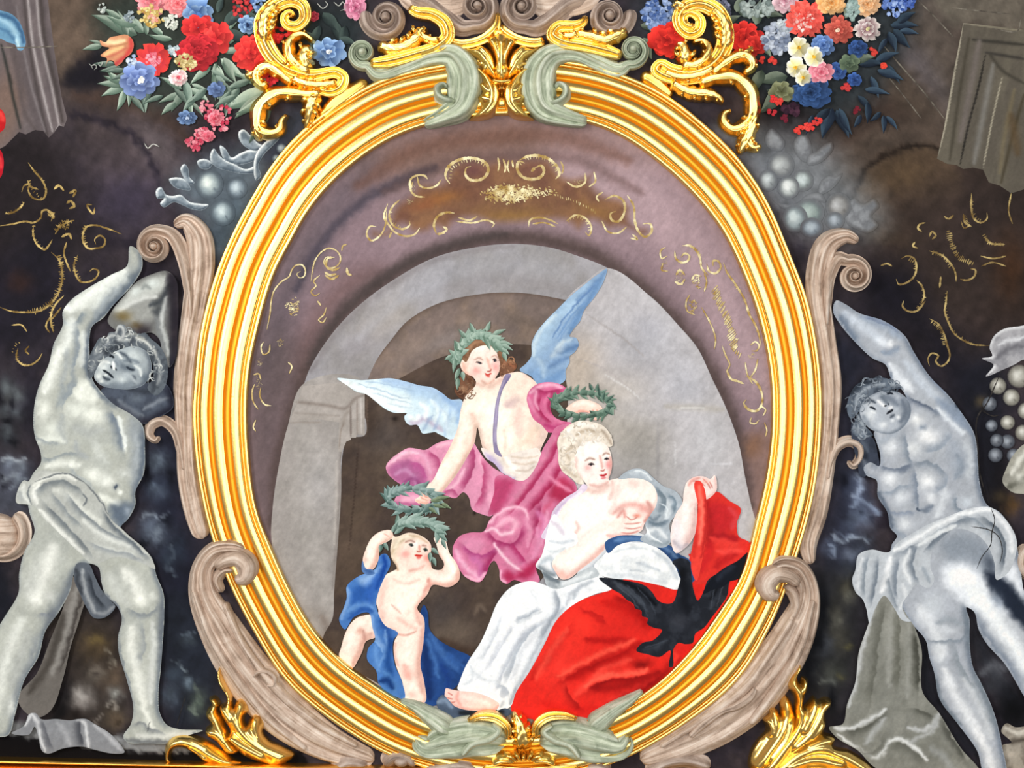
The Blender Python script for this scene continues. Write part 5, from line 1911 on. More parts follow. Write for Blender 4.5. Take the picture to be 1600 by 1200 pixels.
xs = np.arange(-200, 1801, 4.0)
ys = np.arange(-160, 1361, 4.0)
gx, gy = np.meshgrid(xs, ys)
GP = np.stack([gx.ravel(), gy.ravel()], 1)
nx_, ny_ = len(xs), len(ys)
q = GP - OC
hole = np.hypot(q[:, 0], q[:, 1]) < np.interp(np.arctan2(q[:, 1], q[:, 0]), np.concatenate([ANG, [np.pi]]), np.concatenate([R_IN * 0.35 + R_OUT * 0.65, [R_IN[0] * 0.35 + R_OUT[0] * 0.65]]))
f = Field(GP, '39343a', None, 6.0)
GROUND = """
n 2a262e .7 60
n 4c4446 .5 36
p 4f443c .9 90 -220,-200 420,-200 420,60 300,160 170,200 110,140 -220,260
p 63564c .8 50 70,-60 180,-60 160,60 130,120 90,130
p 2b2628 .9 50 -220,240 60,200 120,280 160,360 60,420 -220,420
p 50474a .8 50 150,190 260,170 300,260 250,330 180,330 140,270
b 6a6264 .6 30/50/-30 245,230
s 2c2830 .8 6 110,178 160,190 210,215 240,260 250,295
s 4a3c36 .7 14 120,150 200,160 270,195 300,230
p 1e1d24 .9 14 95,130 130,90 165,70 165,130 120,140
b 3d3846 .7 60/40 190,330 210,300
p 24222a .9 40 0,400 80,360 100,440 80,520 -60,560 -100,430
b 3d2c28 .7 22/20 30,440
p 222430 .9 40 240,560 300,560 300,820 330,900 330,1060 270,1040 230,900 225,700
b 3e4450 .8 24/30 245,720
b 4e5664 .9 26/26 240,830
b 384050 .8 22/22 245,765
b 2f3642 .8 20/30 275,860
p 3a3430 .9 30 60,960 180,960 200,1060 190,1150 60,1150 90,1060
b 574a38 .8 30/26 150,1010
b 66584a .7 30/24 180,1060
b 7a7876 .8 20/20 128,1090
b 55504a .8 16/16 145,1055
b 6a6a6c .7 14/12 180,1085
b 4e473e .8 24/20 180,1120
b 1a181a .9 14/30/20 95,1110 100,1085
p 292d36 .9 24 260,930 300,940 345,1050 330,1140 270,1140 255,1060
b 454e5c .8 14/16 275,1050 265,1085
b 5a6670 .8 10/10 294,1066
b 4c5450 .8 16/26 308,1100
b 3a4048 .7 14/14 290,1000
b 20222a .9 20/60 -10,900 5,940
p 4a4e58 .8 20 -40,730 40,720 60,760 40,800 -40,800
b 5a5f6c .8 14/14 10,730 30,745
b 30343a .8 20/30 10,610 10,680
b 4a4a48 .6 14/18 14,620
b 22222a .8 26/60 45,640
# right half
p 453a34 .9 80 1180,180 1400,60 1820,-200 1820,500 1560,520 1400,480 1300,330
p 5e5650 .9 26 1400,-40 1480,-40 1480,180 1440,130 1370,60
p 6a6468 .8 24 1376,50 1440,80 1480,190 1430,150
p 544a42 .9 20 1340,40 1380,70 1480,190 1440,190 1350,90
p 6b655c .9 14 1440,-60 1820,-60 1820,60 1500,40 1490,40
p 554b44 .9 24 1290,290 1340,215 1420,185 1480,200 1470,250 1400,240 1330,300
p 57493c .9 12 1335,330 1345,280 1390,240 1450,228 1490,250 1500,330 1440,380 1360,370
s 28221f .9 4 1336,300 1350,268 1390,240 1440,227 1475,235
b 66543e .6 40/30 1420,280
p 3a3230 .9 60 1380,330 1600,260 1820,260 1820,520 1560,540 1440,420
b 4e3626 .7 30/60 1580,420
p 1f1e26 .9 40 1340,420 1420,420 1470,520 1540,600 1540,680 1500,640 1460,560 1420,520 1360,500
p 2a2c38 .9 26 1300,520 1360,560 1340,620 1330,900 1290,900 1300,760 1312,640
b 4c5468 .8 20/30 1335,760 1350,790
b 5a6478 .7 16/18 1330,820 1300,855
s 6a7488 .8 4 1335,745 1345,760 1340,775 1355,785 1368,795
s 6c768a .7 3 1305,830 1325,840 1345,835 1360,845
b 5c5c68 .7 16/20 1355,820
b 3e4450 .8 20/30 1350,860 1330,890
p 2f3032 .9 30 1270,900 1340,900 1350,960 1330,1080 1300,1130 1240,1060
b 4e4c44 .8 20/26 1310,1000 1300,960
b 5a5648 .7 14/20 1325,920
b 53564e .6 24/20 1300,1050
b 16181e .9 16/50 1285,950 1262,1040
p 22242a .9 20 1430,980 1450,1000 1470,1090 1530,1180 1500,1170 1460,1110 1440,1080
p 2c2e34 .9 20 1512,960 1560,1030 1600,1100 1600,1140 1550,1080 1525,1040
b 4a4c52 .7 20/24 1560,1050
b 101114 .9 30/36 1585,1110
s 5c5e64 .8 8 1534,1050 1552,1040 1574,1044
b 3c3e44 .8 12/10 1545,1075
b 1c1a1c .9 24/50 1550,730 1560,780
b 604a30 .8 14/18 1580,790
b 4a4030 .7 14/10 1560,775
p 23242c .9 26 1500,580 1560,560 1560,720 1540,780 1520,690
b 6a5e46 .6 10/12 1534,628
# dim grapes, fruit and curled leaves around the men
b 5a5f62 .9 13/14 10,606 28,618
b 50555a .9 12/12 6,642 26,644
b 565b60 .9 11/12 12,672
b 1c1c22 .9 5/14 20,632 0,624
b 16171c .9 10/7 14,656 20,690
b 727a84 .8 9/9 14,724 34,728
b 8a929a .8 8/7 24,742 8,748
s 9aa2aa .8 3 0,722 14,716 26,722 40,716
s 767e88 .8 3 20,760 30,748 44,748
b 22232a .9 6/5 8,762 2,746
b 59616e .9 22/24 240,828
b 7a8490 .8 8/12/20 246,834
b 1a1c24 .9 10/14 262,812
b 14161c .9 9/10 222,850
s 8a94a0 .7 2.5 220,812 232,804 250,808 262,800
b 454c58 .9 18/16 246,768
b 586270 .8 8/7 240,760
b 4c545e .9 18/14 246,724
b 646e7a .8 8/7 250,716
b 15171d .9 8/16 268,745
b 14151b .9 8/20 230,742
s 5c6672 .8 3 262,850 272,866 262,884 274,900
b 343b46 .9 16/18 262,872
b 5a6672 .8 10/10 294,1068
b 6c7884 .7 5/5 292,1064
b 4a525c .9 14/16 266,1086
b 3c444e .9 13/13 272,1052
s 7e8a92 .8 2.4 268,1030 278,1036 288,1046 292,1056
s 6a746c .8 3 304,1070 310,1086 300,1104 306,1120
b 55605a .8 9/14 310,1098
b 404850 .8 10/10 296,1000
s 59636e .7 2.5 284,990 296,994 304,988
b 8a8480 .9 20/20 128,1092
b aaa6a2 .8 9/9 126,1086
b 26211f .9 14/10 120,1118
b 716a62 .9 14/13 152,1050
b 322c2a .9 5/5 148,1054
b 84847e .9 10/10 180,1084
b a8a8a6 .7 4/4 180,1082
s 9a948c .8 2.4 164,1106 170,1096 182,1100 176,1112
s 8a8478 .7 2.4 160,1012 172,1022 176,1036 172,1046
b 7a6a44 .7 14/8 150,1000
b 5c5044 .9 16/14 182,1124
b 2c2620 .9 6/5 184,1128
s 77706a .7 2.6 158,1118 150,1128 156,1140
# smoky leaves and grapes on the right
s 8c98ac .8 4 1338,738 1348,752 1342,770 1330,778
s 7a869a .8 4 1330,790 1346,782 1364,790 1372,806
b 5c6678 .9 16/18 1346,806
b 2a2e3a .9 5/5 1346,802 1362,812
s 98a4b4 .8 3 1300,836 1316,846 1338,838 1356,846
b 6a7282 .8 14/12 1330,866
s 8490a4 .8 3 1296,852 1304,862 1298,874
b 1a1c26 .9 10/16 1318,752
b 4c5058 .8 16/18 1290,1010
b 6a6a62 .7 10/12 1326,930 1310,970
b 5e5a40 .7 7/6 1325,1010 1314,1060
s 6c706c .7 3 1282,1070 1296,1062 1308,1070
b 14161b .9 10/20 1276,1000 1300,1090
# foliage ground behind the flowers
p 343c38 .85 30 150,10 440,-20 430,140 350,150 230,160 190,120
p 30383a .85 30 440,20 560,10 560,90 520,100 450,60
p 32383c .9 30 1000,-10 1420,-20 1390,120 1330,180 1250,190 1190,170 1120,60 1020,90
p 2f2a2c .9 20 1190,170 1260,170 1280,200 1210,215
p 74787c .9 40 1170,220 1260,210 1330,270 1380,350 1300,380 1220,340
p 5e6a72 .8 30 270,290 400,230 420,260 350,400 300,330
b 46525c .8 30/40/20 380,340 340,380
p 6a6e74 .8 20 1110,200 1190,200 1240,330 1200,300 1150,240
b 3a3436 .7 40/24 440,190
p 3a4250 .8 20 430,190 500,160 480,200 420,250
# ledge
p 7e8082 1 4 -220,1150 200,1150 262,1157 300,1164 300,1178 262,1176 -220,1172
s a2a4a6 .8 4 -100,1153 100,1154 260,1160
p 141214 1 4 -220,1173 262,1177 480,1182 480,1200 -220,1190
"""
f.run(GROUND)
f.C = (f.C - 0.5) * 1.12 + 0.5
f.grain(0.16, 12)
quad = np.array([(j * nx_ + i, (j + 1) * nx_ + i, (j + 1) * nx_ + i + 1, j * nx_ + i + 1) for j in range(ny_ - 1) for i in range(nx_ - 1)])
quad = quad[~hole[quad].all(1)]
used = np.unique(quad)
remap = np.full(len(GP), -1)
remap[used] = np.arange(len(used))
put('painted_ground', mesh_np('painted_ground', plane_pts(GP[used], 0), remap[quad], f.C[used]), mur, M['paint'])

# ------- painted architecture
pil = shape('painted_pilaster', mur, "-180,-150 66,-150 75,0 85,80 96,150 105,185 100,198 92,196 84,208 76,215 68,205 55,203 40,210 30,206 8,228 -180,330", '6a6263', """
N 575052 .6 14/5/80
b 79655c .7 20/60 10,150
p 76645c .8 16 -60,150 30,140 25,200 0,230 -60,260
s a29c9c .9 2.2 42,-20 50,60 66,140 82,205
s a29c9c .9 2.2 56,-20 64,60 82,140 92,196
s 46403f .8 4 62,-20 70,60 88,140 98,190
s 4a4444 .8 3 36,-20 44,60 60,150 74,212
s 2f3230 .8 2.6 2,70 12,110 20,150 32,200
s 7c7678 .7 2 26,10 34,60 48,130 70,205
s 3c3a36 .7 2.5 14,115 18,130
s 5c5454 .8 4 10,60 24,90 40,180 55,202
""", res=2.2, smooth=False, warp=0.4)
shape('painted_feather', mur, "-40,5 0,16 18,22 30,34 38,54 40,70 34,79 28,78 24,70 12,66 0,60 -40,55", '6a90aa', """
s a0c0d0 .8 5 0,30 16,40 26,56 30,72
s 3a5878 .8 4 0,22 18,28 32,46 38,66
s 4a6c8c .7 3 0,45 14,52 24,66
s c0d8dc .7 2.5 26,62 30,74
""", res=1.6)
shape('painted_red_cloth', mur, "-40,165 0,170 6,176 9,188 6,202 -2,208 -40,220", 'b0282c', "s e05850 .7 4 0,176 5,188", res=1.6)
shape('painted_red_cloth', mur, "-40,225 0,234 5,245 5,265 0,278 -40,285", 'a42430', "s d84c4c .7 3 0,245 2,262", res=1.6)
col = shape('painted_pilaster', mur, "1505,36 1600,46 1800,60 1800,420 1600,296 1580,302 1562,290 1545,285 1536,265 1520,262 1505,264 1495,258 1480,256 1464,248 1475,200 1490,110", '5f5a52', """
N 6c675c .6 18/5/100
l a8a292 .9 2.4 1505,36 1492,110 1480,180 1465,246
l 8a8474 .8 2.2 1506,36 1560,44 1600,48
s 4a463e .8 3 1514,60 1500,140 1484,250
s 3c3a36 .9 3 1520,62 1600,70
l 2e2c2a .9 3 1540,84 1528,140 1512,200 1500,258
s 716a66 .9 6 1530,64 1516,140 1500,220
s 3a3836 .8 2.6 1540,82 1600,92
s 7e7c78 .8 5 1552,100 1540,160 1522,255
l b0aa98 .8 2 1566,120 1552,180 1536,262
s 45423c .8 3 1546,84 1566,110 1600,130
s 4a4438 .8 3 1600,148 1580,220 1564,285
s 756c58 .7 4 1585,140 1572,200 1562,270
s 5c4c38 .6 8 1580,180 1590,240
""", res=2.2, smooth=False, warp=0.4)
ribbons('painted_masonry_lines', mur, [(2, "1434,0 1460,26 1490,58"), (2, "1376,66 1405,100 1440,140 1476,186"), (1.6, "1380,110 1420,160 1440,186"), (1.6, "1488,12 1540,18 1580,22"), (1.8, "1595,30 1590,48 1550,44"), (1.6, "0,74 50,74 92,72")], '4a443e', '8a8478', 'thin painted joint lines of the ruined masonry', kind='stuff', seed=8)

# ------- gold scrollwork on the dark wall
gold_strokes = []
G(2.2, "44,254 54,268 66,282 72,298 68,310 60,312 50,308 44,296 46,288 38,290 34,300", "8,334 20,332 32,324 38,316", "0,353 20,350 40,346 52,348 64,340 66,330 74,328 82,336 80,346", "52,352 52,368 58,382 70,390 76,384 82,374", "86,366 94,354 104,348 116,344", "104,378 100,396 104,410 110,424", "86,92 86,92.5")
G(2.2, "190,366 176,360 164,356 150,352 136,354 130,364 130,378 138,388 150,388 162,384 164,374 156,368 148,374 150,382", "122,398 116,412 118,428 126,440 140,440 150,434 154,424 146,420 140,424", "148,324 146,334 136,320 144,320", "80,394 92,406 97,424 96,444 90,460 78,476 62,486 40,488 16,486 0,480", "100,462 88,474 80,490 80,506 84,520", "96,480 80,500", "60,296 46,290 44,282")
G(3.0, "84,296 92,290 100,298", "108,302 118,298 114,308", "104,318 110,314 116,322 108,326", "96,370 108,366 112,374", "74,330 82,334 84,342")
hatch("92,400 97,424 94,448 84,468 66,482 44,488", 40, 9, 1.1)
hatch("134,352 130,366 136,384", 10, 6)
hatch("40,290 46,282 50,296 66,310", 10, 5)
hatch("86,360 96,350 112,346", 10, 8)
hatch("120,400 116,416 126,438", 10, 6)
hatch("52,352 54,372 66,388", 8, 5)
hatch("82,478 80,500 84,518", 10, 6)
hatch("54,266 68,284 72,300", 8, 4)
hatch("8,332 24,330 38,316", 9, 5)
hatch("20,552 24,540 32,534", 5, 4)
stipple(80, 334, 8, 7, 18, 4)
stipple(100, 352, 12, 8, 26, 4, ang=-40)
G(2.0, "18,508 34,508 42,518", "28,544 26,560 36,570 48,570 60,562 66,552", "46,540 40,548 46,554", "78,520 72,510 82,490")
hatch("26,548 28,562 40,571", 9, 5)
ribbons('painted_gold_scrollwork', mur, [(w_ * 1.25, p_) for w_, p_ in gold_strokes], '6a5228', 'd8be7c', 'dull gold painted scrolls on the dark wall at the left', kind='stuff', seed=14)
gold_strokes = []
G(2.2, "1518,302 1518,330 1522,342 1532,348 1542,342 1542,332", "1475,338 1482,342 1490,336", "1440,362 1434,356 1438,350 1446,348", "1430,378 1426,384 1434,388", "1452,370 1456,362 1462,368 1456,374", "1408,404 1418,400 1428,404 1432,418 1428,432 1416,442 1404,444 1400,436", "1376,415 1386,412 1394,416")
G(2.2, "1452,392 1470,398 1482,408 1492,424 1494,440", "1500,436 1510,438 1522,432 1524,422 1516,420", "1432,438 1440,446 1444,462 1440,474", "1446,470 1432,486 1418,486 1410,478 1412,470", "1480,454 1478,472 1476,486 1482,504 1490,520 1502,530 1520,538 1545,540", "1452,498 1466,506 1474,520 1480,540 1484,556 1480,566 1470,572 1462,564 1466,556 1456,552 1450,560 1452,572", "1470,432 1468,450")
G(1.8, "1580,302 1576,330 1582,350", "1532,400 1552,404 1572,400", "1533,416 1550,410 1572,416", "1502,346 1506,356 1516,352")
G(2.8, "1505,334 1508,348 1518,354", "1538,370 1548,380 1570,382")
hatch("1482,360 1486,380 1496,400 1520,412", 26, 9, 1.2)
hatch("1456,394 1474,402 1486,416", 12, 7)
hatch("1456,502 1470,516 1476,540", 16, 7)
hatch("1536,366 1546,380 1568,382", 12, 6)
hatch("1518,310 1520,334 1534,346", 10, 6)
hatch("1478,456 1478,486 1492,520 1520,538", 18, 4)
hatch("1440,446 1444,462 1432,484", 10, 5)
hatch("1420,404 1430,412 1430,426", 8, 6)
hatch("1506,336 1512,350", 6, 6)
ribbons('painted_gold_scrollwork', mur, [(w_ * 1.25, p_) for w_, p_ in gold_strokes], '6a5430', 'd2bc80', 'dull gold painted scrolls on the dark wall at the right', kind='stuff', seed=15)


# ------- painted fruit, grapes and leaves in grey
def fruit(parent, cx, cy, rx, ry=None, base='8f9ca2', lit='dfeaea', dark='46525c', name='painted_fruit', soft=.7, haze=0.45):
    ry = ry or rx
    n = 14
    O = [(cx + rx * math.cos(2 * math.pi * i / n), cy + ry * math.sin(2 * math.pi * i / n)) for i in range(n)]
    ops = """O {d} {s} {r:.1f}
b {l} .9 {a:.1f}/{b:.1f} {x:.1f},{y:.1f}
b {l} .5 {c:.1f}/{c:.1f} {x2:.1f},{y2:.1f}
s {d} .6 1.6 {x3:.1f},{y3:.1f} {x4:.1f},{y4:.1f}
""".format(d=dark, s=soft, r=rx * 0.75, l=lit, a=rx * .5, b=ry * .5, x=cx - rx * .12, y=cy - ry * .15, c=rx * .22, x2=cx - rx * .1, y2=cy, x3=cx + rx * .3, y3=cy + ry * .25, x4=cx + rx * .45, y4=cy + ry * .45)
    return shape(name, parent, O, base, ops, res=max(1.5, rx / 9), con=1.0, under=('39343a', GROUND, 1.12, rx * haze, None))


fl = put('painted_fruit_bunch', None, mur, None, 'pale grey painted fruit and curled leaves beside the upper left frame')
for s, o in (("344,227 352,232 362,246 374,240 390,234 402,236 408,244 395,252 378,257 360,255 348,246", ''),
             ("328,242 334,232 342,242 352,250 366,256 384,264 400,260 404,268 384,272 360,268 340,262 330,254", ''),
             ("244,297 251,292 260,304 270,306 282,304 296,315 312,318 326,320 318,328 300,327 286,321 272,316 256,324 250,318 256,310 246,310", ''),
             ("264,280 276,277 290,281 298,297 288,297 272,292", ''),
             ("373,206 380,202 392,212 404,224 412,228 400,236 384,230 374,218", ''),
             ("400,240 412,224 424,216 438,214 428,226 414,240 404,258 408,276 400,282 396,264", ''),
             ("282,262 288,256 294,262 296,276 304,286 296,288 286,276", ''),
             ("308,252 320,248 332,256 326,264 312,262", '')):
    shape('painted_leaf', fl, s, '848f98', "n 59646e .7 10\no f4f8f6 1 6 -.6/-.7\no f4f8f6 .8 3 -.2/-.9\no 3e4852 .9 6 .6/.7", res=1.5)
fruit(fl, 327, 288, 22, 23, '93a2a6', 'eef6ee', '505c66')
fruit(fl, 370, 294, 17, 17, '8796a0', 'c8d6dc', '4c5864')
fruit(fl, 348, 332, 20, 21, '84949c', 'd4e2e4', '46525c')
fruit(fl, 440, 232, 9, 9, '6c7a84', 'a8b6be', '3e4852')
fruit(fl, 432, 248, 8, 8, '64727c', '98a6ae', '3a444e')

fr = put('painted_fruit_bunch', None, mur, None, 'hazy pale grey painted fruit beside the upper right frame')
for s in ("1195,215 1205,200 1216,208 1226,222 1220,236 1202,232 1196,224", "1240,224 1248,211 1258,210 1266,222 1268,244 1260,254 1246,244", "1262,244 1276,236 1290,224 1300,222 1302,232 1292,246 1278,256 1262,258", "1282,284 1294,275 1306,276 1316,270 1310,284 1296,298 1280,304",
          "1318,330 1334,310 1348,318 1366,310 1374,322 1362,338 1372,352 1356,364 1338,358 1324,350", "1206,310 1222,318 1244,318 1262,304 1282,302 1290,316 1270,314 1250,328 1224,326"):
    shape('painted_leaf', fr, s, '8b8e92', "n 6a6c70 .7 12\no c9ced2 .8 6 -.6/-.7\no 4e5258 .7 6 .6/.7\n", res=1.8, under=('39343a', GROUND, 1.12, 8, None))
for a in ((1220, 258, 21, 21, '94989a', 'c6cccc', '66696a'), (1200, 282, 15, 17, '989fa2', 'd0dadc', '5e6468'), (1254, 282, 17, 17, '99a4a4', 'd4e0e0', '666c6c'), (1232, 293, 17, 18, 'b4bcbc', 'f6faf8', '767c7c'),
          (1310, 322, 20, 21, '8d8d8c', 'c0c2c4', '5c5a58'), (1304, 345, 15, 14, '848c94', 'b4bec8', '545c64'), (1264, 332, 24, 22, '85938f', 'b0c0bc', '58646a'), (1242, 342, 20, 22, '909ca0', 'd2dede', '586468'), (1268, 356, 18, 16, '848e98', 'b8c4cc', '525c66')):
    fruit(fr, *a, haze=0.5)

gr = put('painted_grape_bunch', None, mur, None, 'grey painted grapes and pale leaves at the right picture edge')
shape('painted_leaf', gr, "1546,544 1552,526 1568,514 1590,510 1620,508 1620,570 1600,562 1584,570 1566,578 1540,588 1552,570 1534,560 1550,556", 'a8a8ac', "n 84848a .7 14\no e4e6e8 .9 7 -.5/-.8\ns 6e6e74 .8 4 1556,560 1575,545 1600,540\ns d8dade .8 4 1560,540 1580,530 1600,528", res=1.8)
for (x, y, r_, k) in ((1592, 588, 19, 1), (1559, 603, 14, 1), (1580, 621, 14, 1), (1546, 631, 12, 0), (1603, 642, 14, 1), (1574, 660, 12, 1), (1549, 665, 10, 0), (1598, 676, 13, 1), (1574, 690, 12, 0), (1557, 688, 11, 0), (1555, 711, 12, 0), (1584, 712, 12, 0)):
    fruit(gr, x, y, r_, r_, 'a5a39a' if k else '6c7078', 'e2e2da' if k else 'a4acb6', '5c5a52' if k else '363c46', 'painted_grape', haze=0.18)
shape('painted_leaf', gr, "1566,752 1572,732 1582,712 1600,694 1620,690 1620,776 1600,772 1584,770 1572,762", 'a3a298', "n 84837c .6 12\ns e2e2da .8 5 1580,740 1592,720 1606,704\ns 5e5e56 .8 5 1575,762 1590,752 1606,748\nb d8d8d0 .8 10/10 1594,745", res=1.8)
shape('painted_leaf', gr, "1564,1142 1572,1130 1586,1136 1620,1134 1620,1200 1560,1200 1556,1180 1566,1164 1580,1160", '9c968c', "n 766f66 .7 12\ns d2cec4 .8 4 1572,1136 1588,1144 1604,1142\ns 4e4842 .8 5 1576,1158 1600,1156\nb b8b0a4 .8 12/8 1580,1178", res=1.8)
# ------- painted flowers
def flower(parent, cx, cy, r, inner, outer, n=7, rings=3, squash=0.9, seed=0, core=None, name='painted_flower', ragged=0.25, label=None):
    rr = random.Random(seed + int(cx * 7 + cy))
    ci, co = hexc(inner), hexc(outer)
    polys = []
    for k in range(rings):
        q = 1 - k / rings
        m = max(5, int(n * (0.7 + 0.5 * q)))
        a0 = rr.uniform(0, 360)
        for i in range(m):
            a = math.radians(a0 + 360 * i / m + rr.uniform(-8, 8))
            L = r * q * rr.uniform(0.85, 1.1)
            hw = L * math.sin(math.pi / m) * 1.45
            c, s = math.cos(a), math.sin(a)
            pts, cols = [], []
            shade = rr.uniform(-0.12, 0.12) - 0.22 * (s * 0.6 + 0.4 * c) * q
            for (t, w) in ((0.05, 0.15), (0.45, 0.8), (0.78, 1.0), (0.95, 0.72), (1.0, 0.3), (0.96 - ragged * 0.3, 0.0), (1.0, -0.3), (0.95, -0.72), (0.78, -1.0), (0.45, -0.8), (0.05, -0.15)):
                t2 = t * rr.uniform(1 - ragged * 0.2, 1 + ragged * 0.2)
                x, y = t2 * L, w * hw
                pts.append((cx + c * x - s * y, cy + (s * x + c * y) * squash))
                g = np.clip(t ** 1.6, 0, 1)
                cols.append(np.clip((ci * (1 - g) + co * g) * (1 + shade + 0.10 * (w if s < 0 else -w)), 0, 1))
            polys.append((pts, cols))
    if core:
        cc = hexc(core)
        for i in range(9):
            a = rr.uniform(0, 6.28)
            d = r * 0.16 * rr.random()
            x, y = cx + d * math.cos(a), cy + d * math.sin(a)
            w = r * 0.07 + 0.6
            polys.append(([(x + w * math.cos(b), y + w * math.sin(b)) for b in (0, 1.05, 2.1, 3.14, 4.2, 5.2)], np.clip(cc * rr.uniform(.8, 1.2), 0, 1)))
    return many(name, parent, polys, label)


def cluster(parent, cx, cy, rx, ry, n, c0, c1, r=4, seed=0, name='painted_flower'):
    """umbel of small blossoms"""
    rr = random.Random(seed + int(cx))
    a_, b_ = hexc(c0), hexc(c1)
    polys = []
    for i in range(n):
        a, q = rr.uniform(0, 6.28), math.sqrt(rr.random())
        x, y = cx + rx * q * math.cos(a), cy + ry * q * math.sin(a)
        k = rr.random()
        rad = r * rr.uniform(.6, 1.2)
        c = a_ * (1 - k) + b_ * k
        m = 7
        polys.append(([(x + rad * (1 + .3 * rr.uniform(-1, 1)) * math.cos(2 * math.pi * j / m), y + rad * (1 + .3 * rr.uniform(-1, 1)) * math.sin(2 * math.pi * j / m)) for j in range(m)],
                      np.clip(np.vstack([c * 1.15] + [c * (0.8 if j % 2 else 1.0) for j in range(m)]), 0, 1)))
    return many(name, parent, polys)


def leafspray(parent, items, cl, cd, w=0.2, seed=1, name='painted_leaf', bend=0.15):
    rr = random.Random(seed)
    for (x, y, a, L) in items:
        k = rr.uniform(0.85, 1.15)
        P, c = leafpoly(x, y, a, L, L * w * rr.uniform(.8, 1.2), np.clip(hexc(cl) * k, 0, 1), np.clip(hexc(cd) * k, 0, 1), bend * rr.choice((-1, 1)), 9)
        many(name, parent, [(P, c)])


ga = put('painted_garland', None, mur, None, 'painted garland of red, blue and pink flowers at the upper left')
leafspray(ga, [(215, 55, 195, 78), (205, 50, 230, 50), (225, 52, 215, 44), (200, 58, 240, 46), (230, 55, 250, 30), (245, 50, 245, 28), (255, 55, 230, 34), (270, 62, 200, 40), (165, 72, 190, 28), (160, 72, 160, 32), (210, 66, 170, 26),
               (215, 40, 205, 50), (255, 8, 215, 40), (190, 30, 200, 34), (196, 136, 150, 40), (198, 134, 175, 46), (200, 130, 205, 40), (196, 140, 120, 36), (190, 130, 230, 30), (202, 142, 100, 26),
               (285, 140, 200, 40), (290, 145, 150, 46), (290, 142, 115, 40), (294, 142, 70, 44), (298, 138, 45, 36), (284, 136, 225, 26), (300, 132, 10, 28), (275, 160, 130, 30), (300, 160, 60, 28),
               (335, 100, 60, 56), (338, 98, 100, 60), (330, 104, 130, 44), (345, 92, 30, 50), (350, 90, 55, 44), (348, 80, 10, 36), (340, 105, 80, 50), (350, 70, -20, 30), (345, 50, -40, 30),
               (425, 140, 170, 66), (428, 142, 150, 84), (420, 146, 120, 84), (415, 150, 135, 60), (428, 138, 195, 44), (420, 150, 160, 60), (400, 132, 200, 40), (365, 135, 110, 40)],
          'a9b9a9', '4c6154', 0.17, 3)
leafspray(ga, [(205 + 17 * i, 150 - (i % 3) * 12, 60 + 30 * (i % 4), 34 + 5 * (i % 3)) for i in range(12)] + [(180 + 9 * i, 100 + 5 * i, 190 - 12 * i, 34) for i in range(6)] + [(330 + 8 * i, 110 + 8 * i, 20 + 25 * i, 40) for i in range(6)], '8d9f92', '3c4e46', 0.16, 13)
leafspray(ga, [(350, 40, -30, 46), (360, 30, -10, 40), (370, 24, 20, 40), (355, 50, 10, 40), (365, 10, 40, 36), (340, 20, -60, 30), (480, 50, 70, 40), (500, 40, 100, 44), (520, 30, 80, 50), (540, 40, 110, 44), (470, 70, 60, 30), (530, 60, 30, 30), (505, 20, 60, 40), (470, 20, 80, 34)], '4c5c58', '242e30', 0.22, 5)
flower(ga, 238, 2, 25, 'c84858', 'ec9ca0', 8, 4)
flower(ga, 278, 6, 23, 'c83e48', 'f0a0a0', 8, 4)
cluster(ga, 237, 26, 21, 17, 70, 'a8843c', 'f0dfa0', 3.2)
cluster(ga, 240, 30, 8, 6, 14, 'd88878', 'f0c0a8', 2.6)
cluster(ga, 268, 34, 12, 12, 40, 'a8b0a4', 'f4f4e8', 3)
flower(ga, 310, 22, 27, '2c4c88', '9cbcdf', 6, 2, core='4a6aa0')
cluster(ga, 160, 14, 6, 8, 14, '8a9490', 'd8dcd4', 2.4)
cluster(ga, 202, 26, 9, 9, 20, '6a7880', 'a4b0b4', 3)
flower(ga, 310, 44, 26, '9c1c24', 'e8403c', 7, 2, 0.8)
flower(ga, 340, 60, 22, 'b02028', 'ee4a44', 6, 2, 1.1)
flower(ga, 312, 82, 36, '701018', 'd0343c', 9, 6, 0.85)
flower(ga, 241, 94, 27, 'c83848', 'f0483e', 8, 2, 0.95, core='e89098', ragged=.4)
cluster(ga, 240, 94, 11, 10, 30, 'c83c50', 'f4a8b4', 3)
cluster(ga, 290, 98, 17, 14, 60, 'a89058', 'ecdcaa', 3)
cluster(ga, 272, 78, 8, 9, 18, '8ca0a8', 'dce4e4', 3)
flower(ga, 220, 126, 31, '3a4c88', '93a9d8', 7, 3, 0.85, core='e8e8e0')
cluster(ga, 206, 94, 7, 9, 16, '8ca0c4', 'dce6f0', 3)
flower(ga, 280, 122, 15, 'e07884', 'f2f0e8', 10, 2, core='e05868')
flower(ga, 388, 40, 17, '1c3468', '9cc0e4', 7, 2, 0.85, core='1a2848')
flower(ga, 392, 84, 28, 'a01c24', 'ea4640', 8, 3, 1.0)
flower(ga, 415, 100, 18, '981820', 'e03c38', 7, 2)
flower(ga, 293, 185, 15, '1c2c50', '7690b4', 7, 2, 0.75, core='a8b8d0')
flower(ga, 338, 140, 14, '38486c', '7088b4', 6, 2)
cluster(ga, 378, 12, 16, 16, 26, '8c2028', 'd84848', 3.4)
cluster(ga, 405, 8, 14, 12, 24, '3c5c94', '9cb8e0', 3.4)
for (x, y, n_) in ((334, 184, 40), (318, 210, 40), (304, 226, 30), (350, 178, 16), (345, 196, 22), (326, 168, 16)):
    cluster(ga, x, y, 13, 11, n_, 'b03048', 'e8a0a8', 3.4)
flower(ga, 336, 186, 11, 'b42038', 'f09aa4', 7, 2)
flower(ga, 326, 214, 10, 'b83048', 'e88c98', 7, 2)
cluster(ga, 430, 50, 12, 18, 30, '981c24', 'd83c3c', 4)
